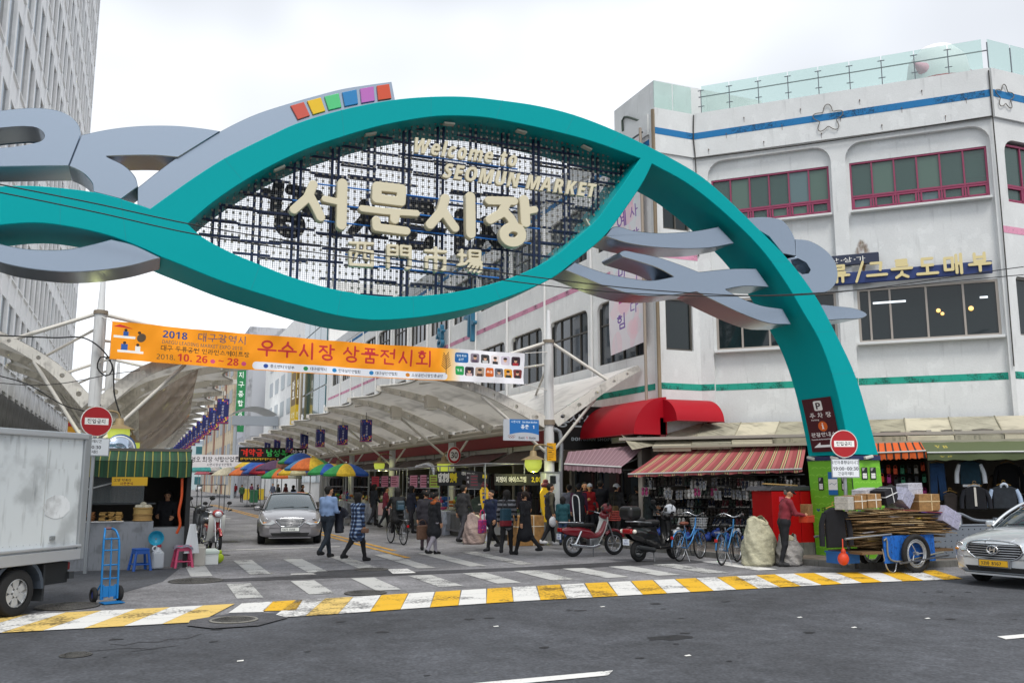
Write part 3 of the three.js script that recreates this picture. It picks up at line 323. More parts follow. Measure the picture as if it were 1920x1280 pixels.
function wallSlab(fr, outline, holes, t, mat, parent, name = 'wall', z = 0) { const g = buv(tr(ext(shp(outline, holes)), t, 0) && tr(ext(shp(outline, holes), t), 0, 0, z - t), 4); return fr.put(part(name, g, mat, parent)); }
function windowUnit(parent, fr, x0, y0, x1, y1, z, o) { // o: cols [fractions], rows, frame material, panes
  const w = x1 - x0, h = y1 - y0, g = new THREE.Group(); g.name = 'window'; parent.add(g); const { cols = 3, split, fm = alu, pane = [paneGrey], t = .06, blind, skew = 0 } = o;
  part('frame', [box(w, t, .09, w / 2, t / 2, 0), box(w, t, .09, w / 2, h - t / 2, 0), box(t, h - 2 * t, .09, t / 2, h / 2, 0), box(t, h - 2 * t, .09, w - t / 2, h / 2, 0), ...(split ? [box(w - 2 * t, t, .08, w / 2, h * split, 0)] : [])], fm, g);
  const n = Array.isArray(cols) ? cols : Array.from({ length: cols + 1 }, (_, i) => i / cols);
  for (let i = 1; i < n.length - 1; i++) part('mullion', box(t * .8, h - 2 * t, .07, n[i] * w, h / 2, .002), fm, g);
  for (let i = 0; i < n.length - 1; i++) for (const [a, b, low] of split ? [[0, split, 1], [split, 1, 0]] : [[0, 1, 0]]) {
    const px0 = n[i] * w + t * .4, pw = (n[i + 1] - n[i]) * w - t * .8; part('pane', box(pw, (b - a) * h - t, .012, px0 + pw / 2, (a + b) / 2 * h, -.015 - .006 * (i % 2)), pane[Math.floor(hash(i, Math.round(x0 * 10 + y0), 3 + low) * pane.length)], g);
    if (low && o.sash) part('sash', [box(pw, .05, .06, px0 + pw / 2, a * h + .09, .02), box(pw, .05, .06, px0 + pw / 2, b * h - .07, .02), box(.05, (b - a) * h - .16, .06, px0 + .05, (a + b) / 2 * h, .02), box(.05, (b - a) * h - .16, .06, px0 + pw - .05, (a + b) / 2 * h, .02)], fm, g);
    if (o.blinds && hash(i, y0 * 10 | 0, 9) > .45 && !low) part('blind', box(pw * .96, h * rnd(.2, .75), .01, px0 + pw / 2, h * .62, -.08), M(0xa8a596, .8), g);
  }
  fr.put(g, x0, y0, z); return g;
}
// corner market building: chamfered corner, three storeys, glass rail on the roof
{
  const b = thing('market_building', 'off-white three-storey market building with chamfered corner and blue parapet stripe', 'building');
  const A = [16.2, -23.8], C = [22.35, -17.65], ch = wallFrame(A, C), st = wallFrame([14.7, -78], [14.7, -24.1]), sm = wallFrame([14.7, -23.8], A), fr = wallFrame(C, [62, -17.65]);
  const stripe = (f, x0, x1, y, h, m, z = .004) => f.put(part('painted_stripe', buv(box(x1 - x0, h, .006, (x0 + x1) / 2, y, z), 3), m, b));
  { const L = ch.L, holes = [archRect(.42, 3.0, 4.2, 12.12, .5), archRect(4.62, 3.0, L - .12, 12.12, .5)], inner = [[rect(.5, 5.92, 4.12, 7.55), rect(.5, 9.98, 4.12, 11.52)], [rect(4.72, 5.92, 8.48, 7.55), rect(4.72, 9.98, 8.48, 11.52)]];
    wallSlab(ch, rect(0, 2.9, L, 12.3), holes, .3, wallM, b, 'wall', 0); wallSlab(ch, rect(.2, 2.9, L - .02, 12.25), inner.flat(), .25, wallM, b, 'wall', -.16); wallSlab(ch, rect(-.02, 12.3, L, 13.8), [], .45, wallM, b, 'parapet', .08); stripe(ch, -.02, L, 13.02, .22, blueStripe, .084); stripe(ch, .42, L - .13, 4.76, .2, greenStripe, -.156); stripe(ch, .0, .41, 4.76, .2, greenStripe); stripe(ch, 4.21, 4.61, 4.76, .2, greenStripe);
    for (const [x0, x1] of [[.5, 4.12], [4.72, 8.48]]) { windowUnit(b, ch, x0, 9.98, x1, 11.52, -.22, { cols: 6, split: .3, fm: magenta, sash: true, pane: [paneTeal, paneTeal, MP(0x7d9c90, .1, 0, { transmission: .6 }), MP(0x9ab8bc, .05, 0, { transmission: .7 })], blinds: true, t: .055 }); ch.put(part('sill', rbox(x1 - x0 + .06, .07, .24, .01, (x0 + x1) / 2, 9.93, -.06), wallM, b)); ch.put(part('sill', rbox(x1 - x0 + .1, .08, .26, .01, (x0 + x1) / 2, 5.87, -.05), wallM, b)); }
    windowUnit(b, ch, 4.72, 5.92, 8.48, 7.55, -.22, { cols: [0, .09, .24, .5, .76, 1], fm: M(0xa29a92, .5, .3), pane: [dimGlass], t: .07 }); windowUnit(b, ch, .5, 5.92, 4.12, 7.55, -.22, { cols: [0, .22, .45, .72, 1], fm: M(0xa29a92, .5, .3), pane: [dimGlass], t: .07 });
    for (const [x, y, w, c] of [[6.9, 6.75, .06, 0], [7.0, 6.65, .05, 0], [7.75, 6.75, .07, 0], [5.6, 7.1, .9, 1], [8.1, 7.05, .2, 1]]) ch.put(part('indoor_lamp', c ? box(w, .05, .04, x, y, -.2) : ball(w, x, y, -.2, 1, 1, .4), new THREE.MeshStandardMaterial({ color: 0x888888, emissive: c ? 0xdfe8f0 : 0xffc060, emissiveIntensity: .8 }), b));
    ch.put(part('cable', [tube([[0, 12.26, .1], [L * .4, 12.22, .1], [L, 12.3, .1]], .022), tube([[.05, 13.75, .1], [.02, 13.0, .11], [.06, 12.2, .1], [.05, 9, .03]], .02), tube([[L - .02, 13.7, .12], [L, 9, .06], [L - .02, 5, .05]], .018)], M(0x3a3836, .7), b));
    for (const [cx, f, r] of [[4.2, ch, .36], [.42, fr, .3]]) { const pts = []; for (let k = 0; k < 50; k++) { const a = k / 50 * 6.283, q = r * (1 + .28 * Math.cos(5 * a)); pts.push([cx + q * Math.cos(a + .3), 12.95 + q * Math.sin(a + .3), .13]); } f.put(part('wire_flower', tube(pts, .014, 100, 5, true), M(0x6d6862, .7), b)); }
    // anchor marks and rust
    for (let k = 0; k < 14; k++) { const x = .5 + k * .58, y = 12.5 + (k % 3) * .45; ch.put(part('anchor_bolt', [rod([x, y, .08], [x, y, .12], .018, 6), box(.012, .14, .004, x, y - .08, .082)], M(0x6f625a, .8), b)); }
    const stain = canvas(128, 256, (x) => { x.clearRect(0, 0, 128, 256); for (let i = 0; i < 260; i++) { const t = rnd(), w = 34 * Math.sin(Math.PI * Math.min(1, t + .1)); x.fillStyle = `rgba(${120 + rnd(-20, 30) | 0},${92 + rnd(-15, 20) | 0},60,${.04 + .09 * rnd()})`; x.beginPath(); x.ellipse(64 + rnd(-w, w), 20 + t * 215, rnd(3, 10), rnd(6, 22), 0, 0, 7); x.fill(); } });
    const sp = part('rust_stain', new THREE.PlaneGeometry(.7, 1.1), new THREE.MeshStandardMaterial({ map: stain, transparent: true, roughness: .9 }), b); ch.put(sp, 4.95, 8.55, -.152);
    ch.put(part('drain_hole', cyl(.035, .035, .03, 5.06, 8.55, -.15, Math.PI / 2), black, b));
    // glass rail
    const glassM = MP(0xe8f4f1, .05, 0, { transmission: .94, thickness: 0 }), railM = M(0x6d7378, .35, .8), n = 9; for (let i = 0; i < n; i++) { const x = .3 + i * (L - .4) / n, w = (L - .4) / n - .03, gl = new THREE.Group(); gl.name = 'glass_panel'; b.add(gl); part('pane', box(w, .95, .012, w / 2, .475, 0), glassM, gl); part('post', rod([-.015, -.05, 0], [-.015, .82, 0], .016, 6), railM, gl); for (const y of [.8, .25]) part('clamp', box(.2, .018, .03, -.015, y, 0), railM, gl); ch.put(gl, x, 13.82, -.05); }
    ch.put(part('handrail', rod([.2, 14.42, -.1], [L, 14.42, -.1], .02, 6), railM, b)); for (let i = 0; i < 6; i++) { const gl = new THREE.Group(); gl.name = 'glass_panel'; b.add(gl); part('pane', box(.9, .95, .012, .45, .475, 0), glassM, gl); part('post', rod([-.02, -.05, 0], [-.02, .85, 0], .02, 6), railM, gl); fr.put(gl, .1 + i * .95, 13.82, -.05); } for (let i = 0; i < 2; i++) { const gl = new THREE.Group(); gl.name = 'glass_panel'; b.add(gl); part('pane', box(.7, .95, .012, .35, .475, 0), glassM, gl); sm.put(gl, .05 + i * .74, 13.82, -.05); }
    // sign letters over the second-floor window
    ch.put(part('sign_board', rbox(5.2, .36, .12, .02, 5.75, 7.86, .06), M(0x17306b, .5), b)); let sx = 4.0; const gold = M(0xd8c893, .5), lz = .14;
    for (const chr of ['류', '/', '그', '릇', '도', '매', '부']) { const s = .56, sh = chr === '/' ? strokeShapes([{ p: [[sx + .06, 7.72], [sx + .26, 8.3]], w: .035 }], .014) : strokeShapes(sylStrokes(chr, sx, 7.72, s, .04, .98), .014); ch.put(part('sign_letter', tr(ext(sh, .05), 0, 0, lz), gold, b)); sx += chr === '/' ? .36 : .68; }
    const plq = canvas(512, 128, (x) => { x.fillStyle = '#232c45'; x.fillRect(0, 0, 512, 128); writeC(x, '동·산·상·가', 256, 28, 72, { fill: '#e4e2dc', w: .09 }); }); ch.put(part('plaque', [rbox(2.1, .34, .1, .03, 4.35, 8.42, .06)], M(0x232c45, .5), b)); ch.put(part('plaque_face', new THREE.PlaneGeometry(2.06, .3), M(0xffffff, .5, 0, { map: plq }), b), 4.35, 8.42, .115); }
  { const H = 13.8; wallSlab(sm, rect(0, 2.9, 1.5, 12.3), [rect(.25, 5.9, 1.25, 8.0), rect(.25, 9.8, 1.25, 11.9)], .3, wallM, b); wallSlab(sm, rect(0, 12.3, 1.5, H), [], .4, wallM, b, 'parapet', .06); stripe(sm, 0, 1.5, 13.02, .22, blueStripe, .064); stripe(sm, 0, 1.5, 4.76, .2, greenStripe); stripe(sm, 0, 1.5, 8.95, .2, pinkStripe); windowUnit(b, sm, .25, 5.9, 1.25, 8.0, -.12, { cols: 1, split: .78, pane: [dimGlass], fm: aluDark }); windowUnit(b, sm, .25, 9.8, 1.25, 11.9, -.12, { cols: 2, pane: [dimGlass], fm: aluDark }); }
  { const L = st.L, holes = [], win = []; for (let i = 0; i < 13; i++) { const x1 = L - .5 - i * 4.05, x0 = x1 - 3.3; if (x0 < .4) break; win.push([x0, x1]); holes.push(archRect(x0, 5.85, x1, 8.05, .32), archRect(x0, 9.9, x1, 12.0, .32)); }
    wallSlab(st, rect(0, 2.9, L, 13.0), holes, .35, wallW, b); wallSlab(st, rect(0, 13.0, L, 13.7), [], .45, wallM, b, 'parapet', .06); stripe(st, 0, L, 8.95, .2, pinkStripe); stripe(st, 0, L, 4.76, .2, greenStripe); stripe(st, 0, L, 12.75, .2, blueStripe);
    for (const [x0, x1] of win) { for (const y of [5.85, 9.9]) windowUnit(b, st, x0, y, x1, y + (y < 9 ? 2.2 : 2.1), -.14, { cols: 4, split: .64, pane: [paneGrey, paneGrey, dimGlass], fm: aluDark, t: .05 }); }
    for (let i = 1; i < 13; i++) { const x = L - .08 - i * 4.05; if (x > 1) st.put(part('downpipe', rod([x, 3, .07], [x, 12.9, .07], .05, 8), wallW, b)); }
    // giant hangul on the street face
    const blueL = M(0x2d6f8d, .5); [['상', 828, 652, 1.15], ['가', 884, 640, 1.5]].forEach(([c, u, v, s]) => { const p = WX(u, v, 14.55), lx = p.z + 78; st.put(part('facade_letter', tr(ext(strokeShapes(sylStrokes(c, lx - s / 2, p.y, s, s * .06), .03), .2), 0, 0, .12), blueL, b)); });
    part('downpipe', [rod([14.62, 3, -23.72], [14.62, 13.7, -23.72], .06, 8)], M(0xb9a489, .7, 0, { map: T.conc }), b); }
  { const L = 12; wallSlab(fr, rect(0, 2.9, 39, 12.3), [archRect(.35, 5.9, 4.2, 7.6, .1), archRect(.35, 9.8, 4.2, 11.7, .4), rect(4.8, 5.9, 8.6, 7.6), rect(4.8, 9.8, 8.6, 11.7)], .3, wallM, b); wallSlab(fr, rect(0, 12.3, 39, 13.8), [], .4, wallM, b, 'parapet', .08); stripe(fr, 0, 39, 13.02, .22, blueStripe, .084); stripe(fr, 0, 39, 4.76, .2, greenStripe); stripe(fr, 0, 39, 8.95, .2, pinkStripe); for (const x of [.35, 4.8]) { windowUnit(b, fr, x, 9.8, x + 3.85, 11.6, -.14, { cols: 5, split: .3, fm: magenta, sash: true, pane: [paneTeal] }); windowUnit(b, fr, x, 5.9, x + 3.8, 7.6, -.14, { cols: 4, pane: [dimGlass] }); } }
  // inside: dark back rooms, floors and roof, so that light enters only through openings
  const plan = [[14.95, -78], [14.95, -24.1], [16.3, -24.1], [22.6, -17.95], [61, -17.95], [61, -78]];
  for (const y of [4.2, 8.4, 12.2]) part('floor_slab', buv(tr(ext(shp(plan), .22), 0, y, 0, Math.PI / 2, 0, 0), 4), concM, b);
  part('inner_wall', [box(.2, 10, 56, 18.5, 8, -52), box(30, 4.2, .2, 34, 6.4, -27), box(30, 3.8, .2, 34, 10.4, -27), box(.2, 9, 20, 26, 8, -30)], M(0xaaa6a0, .9), b);
  part('end_wall', box(46, 13.6, .3, 38, 6.9, -78.2), wallM, b);
  part('roof_block', buv(box(4.4, 1.45, 2.75, 17.35, 14.4, -25.83), 3), wallM, b); part('roof_gutter', tube([WX(1205, 228, 15.1), WX(1168, 222, 15.1), WX(1168, 246, 15.1)], .04, 10), M(0x37443a, .6), b);
}
{ const t = thing('rooftop_ornament', 'white domed rooftop ornament with pink cones and red base behind the glass rail', 'ornament', [22.9, 12.75, -19.9]); part('dome', [tr(lathe([[0, 1.3], [.5, 1.2], [.85, .8], [.95, .2], [.95, -1], [.6, -1.2]], 24), 0, 1.6, 0)], M(0xdad7da, .7), t); part('base', cyl(.97, 1.0, .28, 0, 1.42, 0, 0, 0, 0, 20), M(0xa31424, .6), t); for (const [x, z, r] of [[-.95, .2, 1.2], [1.2, .3, -1.3]]) part('cone', tr(new THREE.ConeGeometry(.32, .7, 16), x, 1.95, z, 0, 0, r), M(0xcf8ea0, .6), t); part('stand', cyl(.2, .3, 1.6, 0, .8, 0), M(0xcfcfcf, .6), t); }
// white office tower
{
  const t = thing('office_tower', 'tall white concrete office tower with projecting fins and narrow windows', 'building'), X = -5, z0 = -26, z1 = -70.2, nb = 23, bw = (z0 - z1) / nb, fl = 3.3, y0 = 5.6, nf = 11, cM = M(0xf8f9fb, .8, 0, { map: T.wall }), gM = M(0x9fa1a5, .85, 0, { map: T.conc });
  part('core', [box(16, y0 + nf * fl + 3, z0 - z1, X - 8.08, (y0 + nf * fl + 3) / 2, (z0 + z1) / 2)], M(0xa9adb3, .8), t);
  const rv = M(0xc0cbd6, .6), rv2 = M(0xa3b0bd, .6), gd = MP(0x10161c, .12, 0, { clearcoat: .5 }), gd2 = MP(0x55616a, .2, 0, {}), fw = bw - .34, wh = fl - .95;
  const gWin = box(.03, wh, fw * .34, 0, 0, 0), gPan = box(.04, wh, fw * .6, 0, 0, 0), finG = buv(box(.16, nf * fl + 2.4, .34, 0, 0, 0), 4);
  for (let i = 0; i <= nb; i++) { const m = part('fin', finG, cM, t); m.position.set(X + .0, y0 + (nf * fl + 2.4) / 2 - .6, z0 - i * bw); }
  const spG = buv(box(.1, .86, fw, 0, 0, 0), 4), ledge = box(.2, .05, bw - .345, 0, 0, 0);
  for (let f = 0; f < nf; f++) for (let i = 0; i < nb; i++) { const z = z0 - (i + .5) * bw, y = y0 + f * fl; if (i < 4 && f > 3) continue;
    const w = new THREE.Group(); w.name = 'window'; w.position.set(X, y, z); t.add(w);
    const a = part('spandrel', spG, cM, w); a.position.set(-.03, .05, 0); { const l = part('ledge', ledge, cM, w); l.position.set(.0, .5, 0); } const g = part('pane', gWin, hash(i, f, 7) > .72 ? gd2 : gd, w); g.position.set(-.055, .54 + wh / 2, -fw * .32); const p = part('panel', gPan, hash(i, f, 3) > .8 ? rv2 : rv, w); p.position.set(-.05, .54 + wh / 2, fw * .17); }
  part('roof_edge', buv(box(1.2, 1.6, z0 - z1 + .3, X - .1, y0 + nf * fl + 1.2, (z0 + z1) / 2), 4), cM, t);
  // stone base
  const stG = buv(box(.12, 2.1, bw - .04, 0, 0, 0), 2); for (let i = 0; i < nb; i++) { const m = part('stone_panel', stG, gM, t); m.position.set(X + .02, 4.0, z0 - (i + .5) * bw); }
  part('base_band', box(.3, .35, z0 - z1, X + .1, 2.75, (z0 + z1) / 2), gM, t); for (let i = 0; i < nb; i += 3) part('shop_pier', box(.4, 2.6, .5, X, 1.3, z0 - i * bw), gM, t);
}
// shops and houses further down the street
const simpleBuilding = (name, label, x, z, w, h, d, mat, rows, cols, pm, roof) => { const t = thing(name, label, 'building', [x, 0, z]); part('wall', buv(box(w, h, d, 0, h / 2, 0), 4), mat, t); const wg = box(.08, h / rows * .5, d / cols * .62, 0, 0, 0), wf = box(w / 4 * .6, h / rows * .5, .08, 0, 0, 0), s = x > 2 ? -1 : 1; for (let r = 0; r < rows; r++) { for (let c = 0; c < cols; c++) { const m = part('window', wg, pm, t); m.position.set(s * (w / 2 + .01), (r + .6) * h / rows, d / 2 - (c + .5) * d / cols); } for (let c = 0; c < 4; c++) { const m = part('window', wf, pm, t); m.position.set(-w / 2 + (c + .5) * w / 4, (r + .6) * h / rows, d / 2 + .01); } } if (roof) part('roof', box(w + .4, .4, d + .4, 0, h + .2, 0), roof, t); return t; };
{ const t = thing('glass_building', 'white panelled building with teal glass curtain wall and tall yellow sign', 'building'); part('wall', buv(box(12, 19.5, 44, 20.7, 9.75, -100.4), 4), wallW, t);
  for (let r = 0; r < 6; r++) for (let c = 0; c < 4; c++) part('curtain_pane', box(.1, 2.7, 2.9, 14.64, 3.2 + r * 2.85, -80.4 - c * 3.05), paneSea, t);
  for (let r = 0; r < 5; r++) for (let c = 0; c < 5; c++) part('window', box(.08, 1.7, 2.6, 14.68, 4 + r * 3.1, -96 - c * 5), M(0xaeb4ba, .3, .3), t);
  const ys = canvas(128, 512, (x) => { x.fillStyle = '#d8b413'; x.fillRect(0, 0, 128, 512); x.fillStyle = '#6b5320'; x.fillRect(10, 150, 108, 200); for (let i = 0; i < 9; i++) { x.fillStyle = i % 2 ? '#8a6c2c' : '#5b4418'; x.fillRect(10 + i * 12, 150, 8, 200); } write(x, '마', 34, 200, 60, { fill: '#f4efe0', w: .2 }); write(x, '트', 34, 262, 60, { fill: '#f4efe0', w: .2 }); write(x, '마켓', 28, 390, 36, { fill: '#f2ecd0', w: .12 }); write(x, '시장', 20, 30, 44, { fill: '#5c4a10', w: .16 }); });
  const s = part('hanging_sign', box(.3, 8.6, 3.4, 13.9, 11, -91.5), [M(0xd8b413, .6), M(0xffffff, .6, 0, { map: ys }), M(0xd8b413, .6), M(0xd8b413, .6), M(0xffffff, .6, 0, { map: ys }), M(0xd8b413, .6)], t); }
{ const t = simpleBuilding('grey_building', 'plain grey panel building with green vertical sign far down the street', 19, -134, 12.5, 23, 16, M(0xb9bcc3, .7, 0, { map: T.grime }), 1, 1, M(0xb3b6bd, .6)); const gs = canvas(64, 512, (x) => { x.fillStyle = '#1c7a45'; x.fillRect(0, 0, 64, 512); [...'2지구종합상가'].forEach((c, i) => write(x, c, 11, 30 + i * 66, 44, { fill: '#eef3ee', w: .12 })); }); const g = part('green_sign', new THREE.BoxGeometry(1.1, 9.6, .3), M(0xffffff, .6, 0, { map: gs }), t); const p = WZ(451, 740, -121); g.position.set(p.x - 19, p.y, p.z + 134); }
{ const t = simpleBuilding('cream_building', 'long cream building with brown columns and red roof edge', 18.2, -178, 11.5, 21, 70, M(0xd9c9ab, .8, 0, { map: T.grime }), 5, 9, M(0x8a8f92, .4, .2), M(0x8f6a5c, .8)); for (let i = 0; i < 3; i++) part('column', box(.3, 21, 2.2, -5.8, 10.5, 22 - i * 21), M(0x93705f, .8), t); }
simpleBuilding('apartment_block', 'pale grey apartment block closing the far end of the street', -6, -330, 30, 30, 16, M(0xc2c6cd, .8), 8, 4, M(0x7d8894, .4)); simpleBuilding('apartment_block', 'white stepped block beside the far apartment block', 14, -300, 16, 19, 14, M(0xd6d8da, .8), 5, 4, M(0x8c98a3, .4)); simpleBuilding('apartment_block', 'teal glazed low block below the far apartments', 9.5, -262, 13, 12, 12, M(0xaab9bd, .7), 3, 3, paneSea); simpleBuilding('apartment_block', 'beige low house row at the bend of the street', 3, -245, 7, 8, 10, M(0xcabfae, .8), 2, 3, M(0x707880, .4));
{ const t = simpleBuilding('cream_house', 'cream shop house with blue awning behind the white tower', -7.5, -78, 5.2, 5.2, 9, M(0xdcc797, .8), 1, 2, M(0x50565a, .3)); part('blue_awning', box(3.6, 1.3, .3, 1.1, 4.5, 4.75), M(0x2489b5, .6), t); const s = part('yellow_sign', box(1.5, 2.0, .2, 2.2, 5.6, 4.9), M(0xe0a01c, .6), t); part('sign_text', [box(1.1, .25, .02, 2.2, 6, 5.02), box(1.2, .2, .02, 2.2, 5.2, 5.02)], M(0xb3261c, .6), t); }
// ---------- street canopies, banner, lamps, signs, wires
const cream = M(0xdddad2, .6, 0, { map: T.grime }), tanPaint = M(0xb9b2a4, .6, 0, { map: T.grime }), membrane = MP(0xf2efe8, .85, 0, { transmission: .5, thickness: 0, side: THREE.DoubleSide, map: T.grime });
function ribGeo(pts, h0, h1, t = .09) { // pts: underside-to-top centre line in (x,y)
  const c = new THREE.CatmullRomCurve3(pts.map(([x, y]) => V(x, y, 0))), up = [], dn = [], holes = [], N = 22; for (let i = 0; i <= N; i++) { const k = i / N, p = c.getPoint(k), d = c.getTangent(k), n = V(-d.y, d.x, 0); if (n.y < 0) n.negate(); const h = h0 + (h1 - h0) * k; up.push([p.x + n.x * .02, p.y + n.y * .02]); dn.push([p.x - n.x * h, p.y - n.y * h]); if (i % 4 === 2 && i < N - 2) { const r = h * .22, q = [p.x - n.x * h * .48, p.y - n.y * h * .48], l = []; for (let a = 0; a < 10; a++) l.push([q[0] + r * Math.cos(a * .6283), q[1] + r * Math.sin(a * .6283)]); holes.push(l); } }
  return { geo: ext(shp([...up, ...dn.reverse()], holes), t).translate(0, 0, -t / 2), c };
}
function canopy(label, px, zs, poleEvery, inn, out, mat, frontOut) { // inn: wing over the street, out: wing towards the shops; curves given relative to the pole
  const t = thing('market_canopy', label, 'canopy'), R = ribGeo(inn.map(([x, y]) => [px + x, y]), .34, .16), Q = ribGeo(out.map(([x, y]) => [px + x, y]), .34, .16);
  zs.forEach((z, i) => {
    const a = part('rib', R.geo, mat, t); a.position.z = z; if (!i && frontOut) { const g = Q.geo.clone(), p = g.attributes.position; for (let k = 0; k < p.count; k++) p.setZ(k, p.getZ(k) + (p.getX(k) - px) / out[out.length - 1][0] * frontOut); g.computeVertexNormals(); const b = part('rib', g, mat, t); b.position.z = z; } else { const b = part('rib', Q.geo, mat, t); b.position.z = z; }
    if (i % poleEvery === 0) {
      const p = new THREE.Group(); p.name = 'pole'; t.add(p); p.position.set(px, 0, z); part('shaft', [cyl(.155, .17, 6.4, 0, 3.2, 0, 0, 0, 0, 16)], M(0xd9dbdc, .55, 0, { map: T.grime }), p); part('mast_tip', cyl(.06, .1, 1.0, 0, 6.9, 0), M(0xdcdedf, .6), p); part('collar', [cyl(.2, .2, .16, 0, 3.72, 0), cyl(.19, .19, .1, 0, 6.36, 0)], M(0x8a7f70, .7, .3), p);
      const s = Math.sign(inn[inn.length - 1][0]), m = R.c.getPoint(.55), n = Q.c.getPoint(.62);
      part('strut', rod([px + s * .1, 2.75, z], [m.x, m.y - .3, z], .05, 8), mat, t); part('strut', rod([px - s * .1, 2.75, z], [Q.c.getPoint(.5).x, Q.c.getPoint(.5).y - .3, z + (i ? 0 : (frontOut ?? 0) * .5)], .05, 8), mat, t);
      const far = R.c.getPoint(.82); part('stay', rod([px + s * .15, 6.3, z], [far.x, far.y, z], .055, 8), mat, t); part('stay', rod([px - s * .15, 6.3, z], [n.x, n.y, z + (i ? 0 : (frontOut ?? 0) * .6)], .055, 8), mat, t);
      if (zs[i + 2]) { part('stay', rod([px + s * .1, 5.6, z], [far.x, far.y, (z + zs[i + 1]) / 2], .04, 8), mat, t); part('stay', rod([px - s * .1, 5.9, z], [n.x, n.y, zs[i + 1]], .04, 8), mat, t); }
    }
    if (i < zs.length - 1) { const z2 = zs[i + 1]; for (const [C, e, fo] of [[R.c, .97, 0], [Q.c, .98, i ? 0 : frontOut ?? 0]]) {
      part('membrane', sheet((u, v) => { const sc = Math.sin(v * Math.PI), k = (e - .1 * sc) * u, p = C.getPoint(k); return [p.x, p.y + .04 + .1 * sc * Math.sin(u * Math.PI), z + (z2 - z) * v + fo * u * (1 - v)]; }, 14, 8), membrane, t);
      if (!fo) part('edge_pipe', tube(Array.from({ length: 9 }, (_, k) => { const v = k / 8, sc = Math.sin(v * Math.PI), p = C.getPoint(e - .1 * sc); return [p.x, p.y + .02, z + (z2 - z) * v]; }), .045, 16, 6), mat, t); } }
  });
  const L = zs[0] - zs[zs.length - 1]; part('gutter', [rod([px, 3.66, zs[0]], [px, 3.66, zs[zs.length - 1]], .13, 10)], tanPaint, t); part('purlin', rod([px + Math.sign(inn[1][0]) * .45, 3.5, zs[0] - .2], [px + Math.sign(inn[1][0]) * .45, 3.5, zs[zs.length - 1]], .08, 8), tanPaint, t);
  return { t, R, Q };
}
const zsR = Array.from({ length: 12 }, (_, i) => -26.4 - i * 4.9), zsL = Array.from({ length: 17 }, (_, i) => -26.4 - i * 4.9);
const canR = canopy('long gull-wing canopy of pale ribs and white membrane along the corner market building', 12.1, zsR, 2, [[-.05, 3.86], [-1.0, 4.28], [-2.1, 4.72], [-3.3, 5.02], [-4.5, 5.2]], [[.05, 3.86], [.9, 4.5], [1.8, 5.15], [2.45, 5.5]], cream, 1.5);
const canL = canopy('long gull-wing canopy of pale ribs beside the white office tower', -1.25, zsL, 2, [[.05, 4.0], [1.0, 4.85], [2.0, 5.28], [3.2, 5.6], [4.5, 5.75]], [[-.05, 4.0], [-.9, 4.85], [-2.2, 5.6], [-3.4, 6.0]], cream, 0);
{ const f = part('vinyl_flap', quad(WZ(258, 762, -26.6), WZ(262, 855, -28), WZ(352, 790, -30), WZ(372, 688, -29.5), 26, 20, (u, v) => V(0, .06 * Math.sin(u * 9 + v * 4) - .25 * Math.sin(v * Math.PI) * Math.sin(u * Math.PI), .09 * Math.sin(u * 23 + v * 9) + .06 * Math.sin(v * 31 + u * 7))), MP(0xc9bdb2, .1, 0, { transmission: .55, thickness: 0, side: THREE.DoubleSide })); tag(f, 'crumpled brownish clear vinyl rain flap slung under the canopy', 'rain flap'); }
// cladding, meter and pipe on the canopy pole beside the pavement
{ const t = thing('pole_cabinet', 'marble-look cabinet with dark meter window strapped to the white canopy pole', 'cabinet', [12.1, 0, -26.4]); part('case', rbox(.5, 1.25, .42, .02, 0, 1.5, .05), M(0xc5cbd6, .35, 0, { map: T.grime }), t); part('meter_window', box(.2, .24, .02, 0, 1.9, .27), M(0x22262a, .3), t); part('panel_frame', [box(.52, .05, .44, 0, 2.12, .05), box(.52, .05, .44, 0, .9, .05)], M(0x8f959c, .4, .5), t); part('pedestal', box(.44, .9, .4, 0, .45, .05), M(0x77787a, .8), t);
  const p = thing('conduit', 'thick grey conduit pipe rising beside the white canopy pole', 'pipe', [12.45, 0, -26.3]); part('pipe', tube([[0, .1, 0], [0, 2, 0], [.02, 3.2, 0], [-.05, 3.45, 0], [-.25, 3.5, 0]], .075, 30, 8), M(0x8d9196, .5, .5), p); }
const printed = (w, h, tx, depth = .04, edge = 0xb9bcbf) => { const e = M(edge, .5); return [new THREE.BoxGeometry(w, h, depth), [e, e, e, e, M(0xffffff, .55, 0, { map: tx }), e]]; };
function signBoard(name, label, cat, w, h, draw, pos, turn, cw, chh, o = {}) { const t = thing(name, label, cat, pos, turn, o.group); const [g, m] = printed(w, h, canvas(cw, chh, draw), o.depth, o.edge); part('board', g, m, t); return t; }
